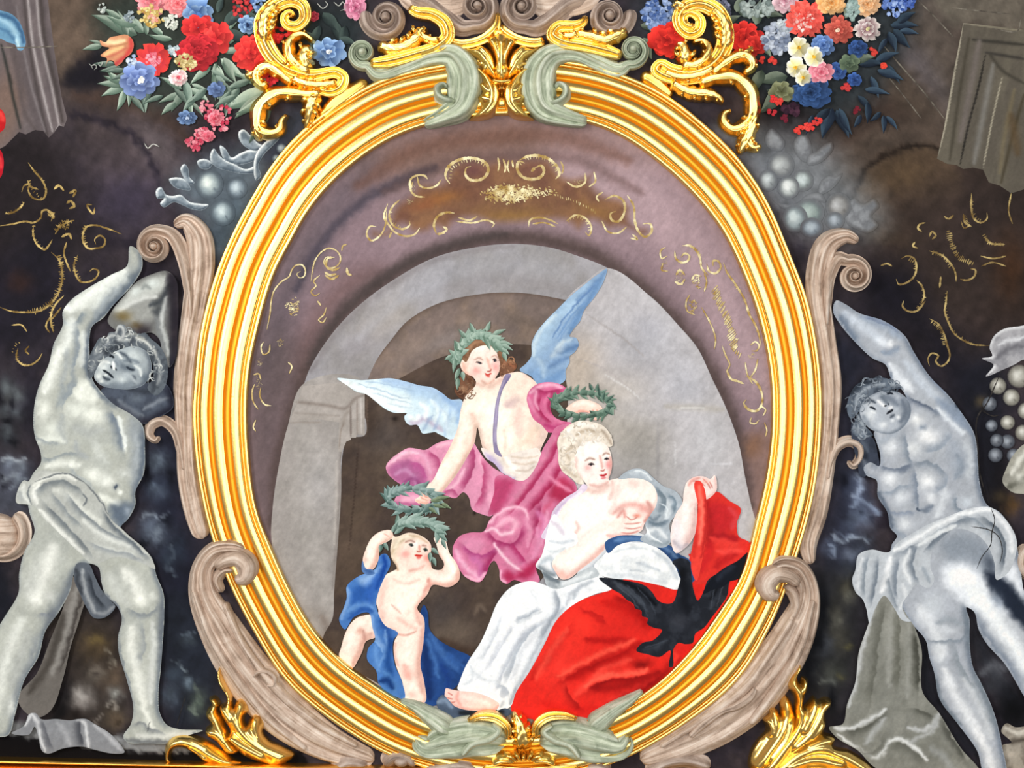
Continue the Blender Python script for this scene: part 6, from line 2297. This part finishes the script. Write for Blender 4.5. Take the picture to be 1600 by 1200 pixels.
cluster(ga, 420, 125, 14, 12, 30, '8a1820', 'c43440', 4)
cluster(ga, 460, 55, 12, 12, 24, 'a02028', 'd84440', 4)
flower(ga, 514, 82, 25, '2c4a80', '94b4dc', 6, 2, 0.95, core='dce4ec')
flower(ga, 556, 12, 18, '98385c', 'eaa4bc', 7, 3, 1.2)
flower(ga, 490, 27, 9, '8c2030', 'c85060', 6, 2)
# tulip
tul = shape('painted_flower', ga, "157,64 166,67 172,60 184,57 198,55 206,60 210,70 206,84 196,92 190,100 182,104 178,96 170,96 166,104 168,92 158,88 164,82 172,76 160,72", 'c48c6c', """
s f2d8ac .9 5 165,66 180,68 195,64
s ecc890 .8 4 165,86 178,80 192,74
s c04a48 .9 5 205,62 206,76 198,88
s b84048 .8 4 196,90 186,98 180,102
s a87858 .7 2 168,74 185,72 200,68
s b86858 .7 2 168,90 184,84 198,76
""", res=1.3)
ribbons('painted_tendril', ga, [(1.6, "146,108 144,104 150,102 152,106 148,110"), (1.4, "154,100 158,104 162,96"), (1.4, "140,100 146,106"), (1.4, "496,6 505,14 512,8 508,2"), (1.4, "522,4 530,10 536,4 540,14 532,18"), (1.4, "250,230 240,226 232,232 226,224")], '8a8e88', 'd4d4cc', seed=21)

gb = put('painted_garland', None, mur, None, 'painted garland of narcissi, carnations and dark blue flowers at the upper right')
leafspray(gb, [(1390, 40, 10, 44), (1395, 46, 40, 40), (1388, 50, 80, 34), (1400, 36, -20, 34), (1385, 60, 110, 30), (1405, 48, 20, 30), (1380, 100, 60, 40), (1370, 110, 30, 44), (1360, 120, 80, 36), (1366, 96, -10, 40), (1300, 170, 100, 50), (1306, 172, 75, 48), (1310, 170, 55, 46), (1296, 170, 125, 44), (1340, 150, 60, 34), (1350, 140, 20, 40), (1380, 180, 100, 30), (1384, 182, 60, 28), (1376, 176, 150, 24), (1355, 160, 100, 34), (1270, 180, 120, 34), (1340, 100, 10, 40), (1345, 180, 130, 24)],
          '3a4c5c', '161e2c', 0.2, 9)
leafspray(gb, [(1230, 120, 160, 50), (1220, 140, 140, 50), (1240, 150, 200, 44), (1325, 100, -30, 40), (1330, 95, 0, 36), (1200, 30, -100, 36), (1180, 40, -70, 40), (1170, 30, -110, 40), (1190, 20, 20, 34), (1150, 20, -80, 34), (1130, 40, -20, 30), (1300, 60, -80, 30), (1330, 20, -90, 26), (1320, 30, -60, 30), (1200, 80, -160, 40), (1190, 110, 100, 40), (1000, 40, 20, 40), (1015, 50, -40, 36), (1005, 60, 60, 36), (1140, 90, 20, 40), (1180, 60, 60, 40)],
          '7c8878', '3a463c', 0.24, 11)
cluster(gb, 1027, 22, 24, 24, 110, '34508a', 'a4b8dc', 4)
flower(gb, 1042, 64, 30, '8c1418', 'e23a30', 8, 3)
flower(gb, 1060, 50, 18, '8c1418', 'd83830', 7, 2)
flower(gb, 1164, 60, 28, '841418', 'e03a32', 8, 3, 0.9)
flower(gb, 1180, 72, 18, '901818', 'd83c34', 7, 2)
cluster(gb, 1180, 14, 26, 14, 60, '6c7a78', 'b0bcb8', 4.5)
cluster(gb, 1126, 14, 16, 14, 40, '4c5064', '8c90a8', 4.5)
flower(gb, 1225, 2, 21, 'b06c80', 'ecd0d4', 8, 3)
cluster(gb, 1212, 62, 22, 24, 70, '66728a', 'c4ccd8', 5)
cluster(gb, 1228, 40, 14, 10, 26, '8c96a4', 'd0d8dc', 4.5)
flower(gb, 1259, 32, 31, 'd02c28', 'f0685c', 11, 5, 1.0, ragged=.6)
cluster(gb, 1256, 34, 17, 16, 46, 'e04038', 'fce0d8', 2.6)
flower(gb, 1298, 6, 23, 'c8742c', 'f4c890', 9, 4)
flower(gb, 1354, 8, 20, 'c4783c', 'f0c8a0', 9, 4)
cluster(gb, 1330, 18, 10, 16, 24, '7c9490', 'b8ccc8', 4.5)
cluster(gb, 1396, 8, 18, 18, 80, '2c4a94', 'a0b8e8', 3.6)
cluster(gb, 1420, 4, 10, 10, 30, '26408a', '7c98d8', 3.4)
flower(gb, 1309, 48, 23, '8c2c28', 'd86c5c', 9, 3, ragged=.5, core='f0d0b8')
flower(gb, 1354, 46, 21, '6c3c48', 'f2ece4', 8, 2, 0.95, core='d8d098', ragged=.4)
flower(gb, 1285, 72, 18, '24407c', '7c9cd0', 8, 3)
flower(gb, 1338, 78, 16, '182848', '3c5c98', 7, 2)
flower(gb, 1307, 112, 15, '1c3060', '4a6cac', 6, 2)
flower(gb, 1334, 126, 12, '182c5c', '40609c', 6, 2)
flower(gb, 1326, 100, 15, '3a4a3c', '6c7c64', 6, 2)
flower(gb, 1266, 146, 33, '10203c', '3c5c90', 8, 4, 0.75)
flower(gb, 1282, 114, 19, 'b83c54', 'f0aab4', 8, 3)
for (x, y, r_) in ((1247, 76, 16), (1271, 90, 15), (1242, 106, 16), (1254, 122, 12)):
    flower(gb, x, y, r_, 'd8c878', 'fbfbf2', 6, 1, 1.0, core='e0a830', ragged=.1)
flower(gb, 1220, 145, 20, '4a4c30', '84886a', 5, 2)
for (x, y, c) in ((1258, 200, 'e04840'), (1268, 198, 'd83c38'), (1248, 204, 'd84038'), (1377, 102, 'e04838'), (1206, 156, 'd03434'), (1216, 160, 'd84038'), (1205, 176, 'b02c34'), (1320, 138, 'c03c3c'), (1362, 82, 'c84038'), (1204, 96, 'd04038'), (1192, 95, 'c03830'), (1275, 190, 'cc3c38'), (1225, 186, '6a2030'), (1338, 174, '70202c')):
    cluster(gb, x, y, 6, 5, 8, c, c, 3.4, seed=int(y))
cluster(gb, 1236, 172, 14, 8, 20, '221420', '4a2c3c', 5)

# ------- left nude man
back_l = shape('far_arm', None, "216,440 236,430 262,424 276,436 280,470 279,520 276,560 266,574 256,560 250,530 238,520 215,524 190,520 170,503 178,484 196,462", '6f706e', """
p b9bdb8 1 7 180,486 196,466 216,448 240,434 262,432 266,446 250,460 232,468 212,474 194,490
b d8e0dc .9 10/7/-30 214,456
b d4dcd8 .9 12/8/-10 240,444
s 8c9290 .8 3 224,452 228,446 236,452
p 9c9e9a .9 7 196,488 214,474 240,470 250,478 240,500 222,514 204,508
s cfd2ce .9 4 190,484 206,474 226,466 246,464
s 3a3f44 .9 5 236,478 252,470 262,454 268,444
p 3c4044 .9 6 252,474 262,462 260,482 250,496 240,488
b 75653f .9 14/9 194,494
b 6a5a3a .9 12/7/20 216,510
s c0c4c2 .9 4 262,466 256,486 254,506 260,530 264,556
s 7c8082 .8 5 246,498 250,520 258,548
p 1c1d22 1 7 268,430 282,430 284,570 272,572 270,520 268,480
""", res=1.7, con=1.0, under=('39343a', GROUND, 1.12, 26, (1, .25)))
leg_l = shape('drapery_strip', None, "117,900 140,905 128,960 112,1010 100,1060 80,1110 60,1120 40,1110 30,1090 60,1050 80,1000 100,950", '6c6864', "s 9a9894 .7 8 122,920 108,980 84,1050\ns 46423e .8 7 100,960 80,1030 50,1080\nf 3c3836 .8 6 132,920 118,980 96,1050", res=2.2)
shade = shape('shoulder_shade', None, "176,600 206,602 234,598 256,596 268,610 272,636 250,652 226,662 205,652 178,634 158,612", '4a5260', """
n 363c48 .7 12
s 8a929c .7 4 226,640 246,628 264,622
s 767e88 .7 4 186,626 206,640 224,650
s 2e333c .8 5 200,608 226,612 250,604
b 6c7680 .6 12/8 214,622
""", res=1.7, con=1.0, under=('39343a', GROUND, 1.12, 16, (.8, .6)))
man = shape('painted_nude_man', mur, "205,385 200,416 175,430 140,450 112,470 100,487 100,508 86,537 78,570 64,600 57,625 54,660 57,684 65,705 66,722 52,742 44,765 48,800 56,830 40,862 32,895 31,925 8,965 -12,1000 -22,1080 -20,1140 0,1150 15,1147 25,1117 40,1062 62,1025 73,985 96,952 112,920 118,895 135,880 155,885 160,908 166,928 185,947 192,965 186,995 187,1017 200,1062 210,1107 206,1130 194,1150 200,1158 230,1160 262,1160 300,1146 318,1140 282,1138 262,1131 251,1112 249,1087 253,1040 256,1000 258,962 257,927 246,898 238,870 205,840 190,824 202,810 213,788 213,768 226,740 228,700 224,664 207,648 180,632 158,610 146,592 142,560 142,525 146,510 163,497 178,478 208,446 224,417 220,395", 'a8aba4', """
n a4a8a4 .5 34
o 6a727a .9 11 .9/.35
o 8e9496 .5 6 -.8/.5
# raised arm
s dde1dc .9 12 196,424 165,446 135,466 112,484
s c8cdc9 .8 9 200,432 172,456 146,480
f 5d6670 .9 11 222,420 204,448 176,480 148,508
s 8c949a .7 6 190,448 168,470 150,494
b e9ece6 .9 8/6 106,482
f 78828a .8 6 103,500 112,506 122,500 132,486
b 7d868e .7 5/5 108,505
s d8dcd7 .9 9 114,500 110,524 102,548
f 747e88 .8 8 122,508 126,530 124,556 116,580
s d0d4d0 .8 7 132,520 134,545 130,570
f 5f6872 .9 6 142,516 140,545 138,572 144,596
s dde0da .9 9 94,548 84,580 72,612
s 9aa0a2 .7 5 108,548 104,575 96,600
s 848c92 .7 4 118,580 112,600 102,622
# shoulder to chest
p d9dcd4 .9 8 132,592 146,600 160,616 150,628 128,626 114,616 122,600
f 6c757e .9 6 146,594 160,614 184,634
f 7e878e .8 7 122,594 114,612 104,628 98,640
s 8c9498 .7 5 100,600 98,618 92,634
b e0e3da .9 20/16/30 148,648
b d4d8d0 .8 18/14 118,640
b dde0d8 .9 12/18 70,640
b d2d6ce .8 16/14 84,672
s 9ea3a2 .8 6 100,650 96,672 104,690
s a4a8a6 .7 7 120,668 140,676 160,670
f 6a7480 .9 10 174,640 184,660 192,690 196,706
s d4d9d6 .9 4 186,652 192,672 198,694
b e6eae4 .9 4/8/-10 196,698
p 8d949a .8 10 204,654 222,668 226,700 222,736 210,764 204,740 206,700 200,672
s a8aeb0 .8 5 214,680 218,706 214,732
f 5e6874 .8 8 224,668 227,702 224,738 212,768
# ribs and waist
s cdd1ca .8 6 62,690 80,684 100,688
f 8a9194 .8 5 58,680 74,690 96,692
f 858c8f .9 5 66,716 84,716 104,708 128,710
s d8dbd4 .9 7 74,728 98,724 126,726
s 9a9fa0 .8 5 120,690 124,706 138,716
s b9bdb8 .8 8 150,690 156,710 168,722
f 949b9d .8 7 112,730 124,742 138,752 150,766
b e3e6de .9 16/14/20 148,742
b dcdfd8 .8 16/12/30 170,752
b c6cac6 .7 12/10 196,740
l 3e4856 .9 4 182,756 184,764
b 4e5866 .7 4/5 183,760
b eaede6 .9 5/4 190,770
s dfe2da .8 6 158,772 174,784 190,788
p 5b6674 .9 9 172,792 190,786 206,786 204,806 192,822 182,818 174,804
b 9aa3ac .7 6/8 200,798
# legs
s d6d8d2 .9 14 84,856 68,900 54,930
s babdb8 .8 12 60,880 50,910 46,930
f 6e747a .9 12 118,896 108,924 94,950 74,982
b e2e4dd .9 13/12 60,936
b c8cac6 .8 9/8 80,930
f 82878c .9 7 62,958 76,960 92,950
b 666c74 .8 7/9/30 84,958
s cdd0ca .9 11 36,968 18,1010 4,1060 -2,1110
f 888d90 .9 9 66,984 54,1024 34,1066 20,1112
s a8aba8 .7 7 46,985 34,1026 18,1070
b dadcd6 .7 6/16 20,1100
s d8dad3 .9 12 196,892 212,912 222,934
s bcbfba .8 10 172,900 186,926 200,942
f 6e747c .9 7 166,926 186,946 194,966
b e4e6de .9 13/11 220,938
b d2d5ce .8 8/7 240,930
f 7d8388 .8 6 202,950 216,958 236,956 250,944
f 6b7178 .9 9 257,930 258,965 255,1004 252,1046
s d9dbd4 .9 10 208,980 206,1006 216,1050 224,1090
f 8f9496 .8 8 222,972 228,1000 222,1036
s c4c7c3 .9 6 240,974 242,1010 238,1050 236,1096
f 7e8488 .9 6 188,996 190,1020 202,1062 212,1106
s e0e2da .8 6 226,1096 230,1116 240,1136
f 777b7e .8 6 208,1132 222,1126 236,1136 262,1146
l 5e6062 .8 2 236,1128 230,1140
s c9cbc6 .8 6 216,1148 240,1150 270,1148 300,1144
s 6c6e70 .8 4 200,1156 230,1158 262,1158
""", res=1.9, con=1.2, label='painted grey nude man at left, arm raised to hold up the scroll')
for o in (back_l, leg_l, shade):
    o.parent = man
shape('hair', man, "142,556 138,570 142,592 150,584 158,568 168,560 176,552 192,544 212,542 230,550 240,568 240,592 232,606 244,618 258,606 264,580 260,556 250,540 238,530 228,520 218,522 208,516 200,518 196,508 186,508 182,518 172,520 168,528 158,528 150,540", '5c646c', """
n 3e444c .8 8
s d0d3d0 .8 3 182,520 186,510 194,512 194,524 188,530
s c4c8c6 .8 3 166,530 176,524 190,532 206,530
s d8dad4 .9 3 214,528 228,534 242,548 250,572
s 9ca2a6 .8 4 150,552 160,540 172,536
s 30353c .9 4 164,552 178,545 194,540
s 888f95 .7 4 145,578 152,562 162,552
s b8bcbc .7 3 246,562 252,582 246,600
s 3a4048 .8 5 240,552 246,580 240,604
s a6a8a0 .7 3 200,522 214,524 226,530
""", res=1.4, con=1.0)
shape('head', man, "155,572 162,562 172,556 180,550 192,545 212,541 230,549 238,567 236,587 226,601 206,608 181,607 160,602 149,590", '98a1a6', """
o 565e68 .9 9 1/.3
o 626a74 .8 6 .2/1
b c4cccc .9 16/11/25 210,556
b d8dedc .9 9/10/40 163,574
b dfe4e0 .9 7/7 156,588
b ccd4d4 .8 10/7/30 192,594
s 5c6670 .8 6 184,566 196,574 210,576
s 737d86 .8 6 176,602 194,603 212,598
b 545e68 .8 8/9 228,590
l 1c222a 1 3.2 162,578 168,581 174,586 179,591
s 39414a .9 2.4 163,589 168,592 173,593
b e6eae6 .9 4/3 160,596
b eef2ee .8 3/2 167,586
l 1c222a 1 3 175,571 177,576
l 2a3038 .9 2.6 181,574 184,579
s f2f6f2 1 2.4 178,566 179,571 180,577
s 8e98a0 .7 3 184,562 188,570 186,578
l 20262e 1 3.4 172,557 176,556 180,559
s dfe4e2 .9 2.2 176,550 186,553 192,560
s 4c555f .9 3 190,551 198,556 206,566
l 323a44 1 3.4 199,573 205,577 212,578
s dde2e0 .8 2.6 212,571 220,577 222,587
s 3a424c .8 3 209,587 213,592
s 66707a .7 3 196,564 206,562 218,567
s e6eae6 .8 2.6 156,572 164,565 173,567
s aab2b6 .7 3 196,584 206,588 214,598
""", res=1.0, con=1.08)
curls('locks', man, "140,582 146,558 160,536 180,518 200,514 222,526 244,546 254,575 248,600 240,600 240,562 228,544 204,540 178,548 158,562 148,582", 46, 7, '4c545c', 'd0d4d0', 2.0, 3)
shape('loincloth', man, "46,752 52,744 66,735 84,736 110,739 130,750 150,768 164,785 176,812 190,824 205,838 225,855 238,872 244,888 225,880 200,872 180,870 160,878 146,880 125,862 100,838 84,822 66,805 58,792 46,788 28,785 30,765 40,750", 'b0b3ae', """
s dfe1da .9 4 54,758 70,748 98,742 120,748
l 6a6f72 .9 2.5 56,752 78,744 108,740 132,752 156,778 176,810
f 737a7e .9 8 54,770 72,756 98,750 118,758 132,772
s d4d7d0 .9 6 88,764 110,776 134,798 158,816
f 6e757a .9 7 72,786 96,810 122,838 146,866
s e0e2dc .9 4 64,796 88,822 112,846 132,864
f 767d82 .9 8 106,770 132,800 166,828 208,848
s d8dbd5 .8 5 132,812 166,838 204,852 230,866
f 80878b .8 6 84,768 104,796 130,822
l 565d64 .8 2.4 130,770 138,782 132,790
f 5a626a .9 6 164,796 180,822 204,842 236,872
s c9cdc8 .8 5 150,852 176,860 208,866
f 8a9094 .8 5 140,846 168,858 200,864 228,876
s d2d5d0 .9 4 40,756 38,770 46,784
l 6e7478 .9 2.6 50,756 46,770 52,788
s eef0ea .8 4 60,786 54,772 62,758
s 9a9fa0 .7 4 32,768 36,780
""", res=1.5, con=1.08)
shape('cloth_tail', man, "122,880 140,880 150,900 160,920 175,938 182,946 165,964 148,964 138,950 126,925 118,905", '5e646c', "s a4a8aa .8 4 130,890 136,924 150,955\nf 363b42 .9 6 142,898 152,930 166,948\ns 8e9296 .8 3 148,956 164,958 178,946\ns 3c4046 .8 4 122,890 124,910 130,926", res=1.5)
shape('ground_cloth', man, "20,1144 40,1132 48,1114 58,1113 66,1122 90,1122 112,1124 124,1122 136,1122 150,1130 170,1142 185,1156 196,1174 180,1176 150,1170 130,1165 100,1168 76,1176 68,1172 62,1150 56,1134 48,1146", '84868a', """
s ccced0 .9 3 42,1132 52,1116 60,1126 65,1150 72,1172
s ccced0 .9 3 122,1124 134,1128 138,1150 140,1166
f 4c4e54 .9 8 126,1124 128,1146 132,1164
s b4b6ba .8 4 150,1132 172,1150 190,1170
f 5a5c62 .8 7 66,1124 76,1144 84,1168
s a4a6aa .7 5 92,1128 104,1145 112,1162
""", res=1.5)

# ------- right nude man
big = shape('hanging_cloth', None, "1375,915 1362,955 1355,975 1340,1020 1335,1065 1322,1100 1315,1130 1294,1135 1305,1150 1340,1172 1362,1195 1400,1215 1535,1212 1525,1196 1500,1168 1465,1112 1440,1080 1438,1012 1426,975 1410,940", '868780', """
N 97978f .5 12/6/95
n 74756d .5 26
s c6c9ca .9 4 1371,930 1352,984 1342,1030 1334,1070 1324,1104
f 62635b .8 9 1384,936 1372,990 1366,1050 1356,1104
s a9aaa4 .8 7 1394,950 1390,1010 1388,1070
f 65665d .8 10 1402,950 1404,1010 1402,1080
s a0a19b .8 6 1418,976 1420,1030 1416,1086
f 45463f .9 10 1428,985 1434,1030 1434,1080
s dadddd .9 3.5 1300,1137 1336,1134 1362,1120 1382,1106
f 5a5b54 .9 8 1316,1142 1346,1136 1370,1122 1384,1108
s b8bbbb .8 5 1352,1160 1366,1140 1382,1120
s e6e9e9 .9 3.5 1308,1147 1342,1170 1366,1182 1378,1174 1388,1158 1406,1154 1424,1164 1446,1186
f 5f6059 .8 9 1390,1162 1408,1160 1426,1172 1444,1192
s c6c9ca .9 3.5 1418,1136 1444,1138 1460,1126 1466,1114
f 55564f .9 8 1424,1106 1446,1112 1460,1120
s b4b7b7 .8 4 1462,1118 1454,1140 1430,1152 1420,1158
f 4e4f49 .9 8 1470,1124 1486,1152 1508,1184
s a2a5a4 .7 6 1452,1166 1476,1186 1490,1206
f 6a6b64 .7 8 1336,1162 1356,1176 1372,1166 1380,1146
""", res=1.9, con=1.05)
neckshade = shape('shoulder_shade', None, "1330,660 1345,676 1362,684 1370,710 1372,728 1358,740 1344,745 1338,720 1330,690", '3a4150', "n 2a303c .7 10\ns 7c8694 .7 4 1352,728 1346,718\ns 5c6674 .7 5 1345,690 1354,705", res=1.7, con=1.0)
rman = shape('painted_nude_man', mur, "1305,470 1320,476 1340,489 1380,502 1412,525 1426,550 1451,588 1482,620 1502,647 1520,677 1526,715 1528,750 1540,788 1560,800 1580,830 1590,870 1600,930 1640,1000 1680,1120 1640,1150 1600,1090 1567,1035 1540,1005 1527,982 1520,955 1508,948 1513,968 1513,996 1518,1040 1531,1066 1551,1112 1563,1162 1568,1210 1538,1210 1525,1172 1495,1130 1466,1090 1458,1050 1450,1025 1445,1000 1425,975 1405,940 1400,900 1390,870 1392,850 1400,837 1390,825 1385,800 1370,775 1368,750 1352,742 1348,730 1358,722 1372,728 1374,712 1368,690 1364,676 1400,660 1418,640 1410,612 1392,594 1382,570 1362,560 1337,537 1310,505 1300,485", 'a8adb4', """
n a6abb4 .5 36
o 6c7684 .9 12 .9/.15
o 8a93a0 .7 8 -.7/.6
# arm
s c2cad4 .9 9 1318,490 1350,512 1380,536
f 6e7a8a .9 10 1338,536 1322,516 1308,492
s 98a4b4 .8 7 1344,496 1378,508 1404,528
f 78849a .8 7 1404,522 1382,508 1346,494
b f0f3f6 .9 7/6 1390,538
b dfe4ea .8 10/7/30 1376,534
s 8894a4 .8 4 1376,550 1390,552 1402,544
s d9dee4 .9 8 1392,572 1404,594 1424,610
f 717c8c .9 6 1388,582 1400,604 1418,624
s bcc4ce .8 8 1414,566 1436,596 1460,620
f 7c879a .9 9 1478,618 1452,588 1428,556
b e4e8ec .8 10/6/40 1414,602
# armpit and chest
f 586272 .9 6 1418,620 1440,630 1456,638 1470,650
p 8390a2 .8 7 1462,622 1488,632 1504,652 1514,676 1496,664 1476,650
l 49525f .9 3 1488,628 1494,638 1502,646
s d2d8de .9 5 1462,640 1482,656 1502,676
b e6e8e8 .9 12/10 1430,655
b eceded .9 20/14/25 1448,682
b dcdfe0 .8 16/14/10 1424,700
b 6c7786 .9 4/4 1440,667
b 9aa3ae .6 8/6 1440,668
f 8a94a0 .8 9 1486,676 1478,692 1462,702 1444,706
p 9ba3ae .7 10 1482,684 1506,700 1512,730 1496,744 1482,722
s c0c6cc .8 6 1506,690 1514,716 1512,744
s 848e9a .7 5 1494,712 1500,730 1490,748
f 7e8894 .9 8 1412,676 1416,700 1424,726
b d8dce0 .9 13/14 1390,698
s a0a8b2 .8 5 1376,690 1384,682 1400,676
f 667080 .9 7 1374,728 1390,732 1408,730 1424,724
f 7c8692 .8 7 1426,726 1446,722 1464,728 1478,742
# belly
b e2e5e8 .9 14/12 1388,748
b eaeced .9 16/14/20 1446,752
f 76808e .9 7 1428,734 1430,756 1432,778 1434,796
b d8dde2 .9 14/12 1406,776
b e0e3e6 .8 12/9/20 1452,778
f 8a94a0 .8 6 1372,766 1386,768 1404,760 1424,758
f 8690a0 .8 6 1384,796 1398,800 1416,798 1430,800
l 4c5664 .9 4 1430,792 1436,800
s 6c7684 .8 4 1436,798 1446,796 1454,788
f 8e98a4 .8 8 1480,742 1474,760 1460,770
s d4d9de .8 7 1476,766 1470,786 1462,806
b c8d0d8 .9 13/10 1508,784
f 76828e .8 6 1492,776 1494,792 1504,800
b dfe3e6 .8 12/10 1412,818
s 8c96a2 .7 5 1392,812 1400,830 1412,838
s 5e6876 .8 4 1372,770 1386,800 1394,824
# thigh under the cloth
p dfe4ea .95 10 1470,905 1486,872 1540,860 1580,880 1600,930 1560,960 1520,950 1490,930
b fbfcfd .9 20/18 1502,900
s f0f4f6 .9 15 1512,906 1545,955 1580,1005 1612,1056
p 8a929c .95 16 1468,845 1492,832 1524,836 1548,862 1556,900 1536,896 1510,880 1480,876
b 545c68 .9 10/20/-20 1545,880
p 2e3542 1 8 1538,893 1562,898 1592,930 1640,1000 1664,1064 1622,1004 1584,966 1562,940 1546,922
b 8c96a4 .8 10/16/-30 1556,938
f 7c8694 .8 9 1596,1076 1564,1026 1538,994 1522,962
# standing leg
b c4cad0 .9 22/24 1456,944
s d8dce0 .9 12 1436,952 1458,984 1472,1020
f 76808a .9 9 1508,950 1514,985 1514,1020
f 858e98 .9 6 1446,998 1468,1000 1494,998 1512,988
b cdd2d8 .9 15/7/5 1478,984
s 9aa2aa .8 5 1462,972 1482,968 1500,974
b dde1e4 .9 10/14/-20 1466,1022
s e0e3e6 .9 9 1474,1046 1488,1080 1512,1118 1534,1158
f 8a9299 .9 8 1490,1006 1500,1040 1526,1080 1542,1120
f 79828a .9 8 1520,1044 1540,1086 1556,1136
s 747d86 .9 4 1458,1056 1468,1092 1498,1132
s c8ccd0 .8 7 1504,1060 1528,1100 1546,1150
s e4e6e8 .8 8 1524,1140 1542,1176 1550,1204
""", res=1.9, con=1.18, label='painted grey nude man at right, arm stretched to the scroll above')
neckshade.parent = rman
big.parent = rman
shape('hair', rman, "1342,642 1336,654 1330,676 1346,684 1362,680 1350,664 1346,640 1354,622 1372,612 1395,608 1408,606 1396,596 1375,590 1352,594 1336,602 1326,618 1322,640 1328,654", '66707c', """
n 444c58 .8 8
s a8b0b8 .8 3 1334,640 1340,618 1358,604 1380,600
s 8c949e .8 3 1330,655 1336,672 1348,678
s 30363e .8 4 1328,615 1345,600 1370,594
s b0b8be .7 3 1340,650 1348,668
""", res=1.5)
shape('head', rman, "1342,642 1350,625 1370,613 1395,610 1417,625 1422,642 1414,663 1392,678 1362,672 1347,658", 'b0b7c0', """
o 66707e .8 8 .9/.2
o 747e8a .7 6 .2/1
o 7c8692 .6 5 -.3/-1
b dde2e6 .9 10/13/10 1358,648
b d4d9de .9 8/6 1358,628
b e6eaec .8 8/6/-20 1378,664
s 6c7684 .8 6 1376,620 1388,622 1400,632
s 5c6674 .8 7 1408,626 1414,644 1406,658
l 222832 1 3 1357,636 1362,637 1367,640
s 404854 .9 2.6 1350,628 1358,625 1366,629
s e8ecee .8 2 1360,643 1366,645
l 222832 1 3 1384,616 1390,614 1394,616
s 4c5662 .9 3 1380,611 1390,608 1400,611
s f4f6f8 1 2.6 1370,626 1376,631 1381,635
l 1e242c 1 2.6 1380,635 1384,633
l 2a3038 .9 2.2 1386,629 1387,633
s 6a7480 .8 3 1376,620 1382,626 1385,630
l 22242c 1 3.2 1384,647 1389,643 1394,640
s f4f4f4 .8 2.4 1387,638 1392,636
s 4a525e .8 2.6 1390,652 1395,648
b f2f4f6 .9 4/4 1402,652
b dfe3e6 .8 4/3 1393,657
s 7e8894 .7 4 1348,650 1356,664
""", res=1.0, con=1.08)
curls('locks', rman, "1322,640 1328,614 1342,598 1365,590 1392,592 1406,602 1404,612 1380,612 1358,618 1348,634 1346,660 1360,682 1340,684 1328,670", 54, 8, '3c4450', '9ea8b2', 2.0, 4)
shape('loincloth', rman, "1330,905 1335,890 1340,866 1360,858 1387,862 1400,848 1425,832 1450,818 1475,808 1500,798 1522,792 1545,792 1570,812 1586,842 1584,870 1572,895 1555,905 1552,880 1540,850 1520,832 1490,826 1470,840 1455,860 1452,885 1458,905 1450,918 1430,912 1420,925 1408,945 1414,962 1422,970 1408,968 1396,950 1380,930 1366,950 1357,972 1352,950 1346,935 1336,925", 'bcc2c8', """
s f0f3f5 .9 4 1395,860 1430,840 1470,816 1510,800 1545,796
f 76808c .9 7 1398,866 1436,846 1468,826 1500,812 1530,808
s e4e8ea .9 5 1430,852 1462,834 1490,820
f 6a7480 .9 7 1444,858 1462,840 1486,826
s f2f4f6 .9 5 1390,872 1384,900 1376,924
f 7a8490 .9 7 1404,872 1398,900 1400,934
f 6c7682 .9 6 1372,872 1368,904 1360,944
s eceff1 .8 4 1420,858 1412,884 1420,910
f 747e8a .9 6 1432,850 1424,880 1434,910
s e4e7ea .8 4 1346,872 1342,898 1340,920
f 848e98 .9 6 1356,866 1350,896 1350,930
f 59636e .9 8 1532,806 1558,826 1570,856 1564,890
s e6e9ec .9 4 1552,800 1574,828 1580,862
f 8a949e .8 6 1498,806 1528,814 1548,836
s dde1e4 .8 4 1408,912 1414,934 1404,950
f 808a94 .8 5 1386,900 1392,928 1402,950
l e8ecf0 .9 2 1520,793 1546,793
s 98a2ac .8 4 1440,886 1450,908
""", res=1.4, con=1.08)
ribbons('painted_plaster_crack', mur, [(2.0, "1562,581 1552,604 1540,630 1526,650 1523,668 1526,700 1527,725 1532,752 1543,786"), (1.4, "1546,792 1552,812 1548,830 1546,850 1532,870 1524,888"), (1.6, "1515,822 1545,828 1558,838 1564,860 1560,880"), (1.4, "1530,640 1550,650 1560,648"), (1.2, "277,1136 284,1110 292,1085")], '1a1818', '3a3634', 'fine dark cracks in the painted plaster', kind='stuff', seed=30)
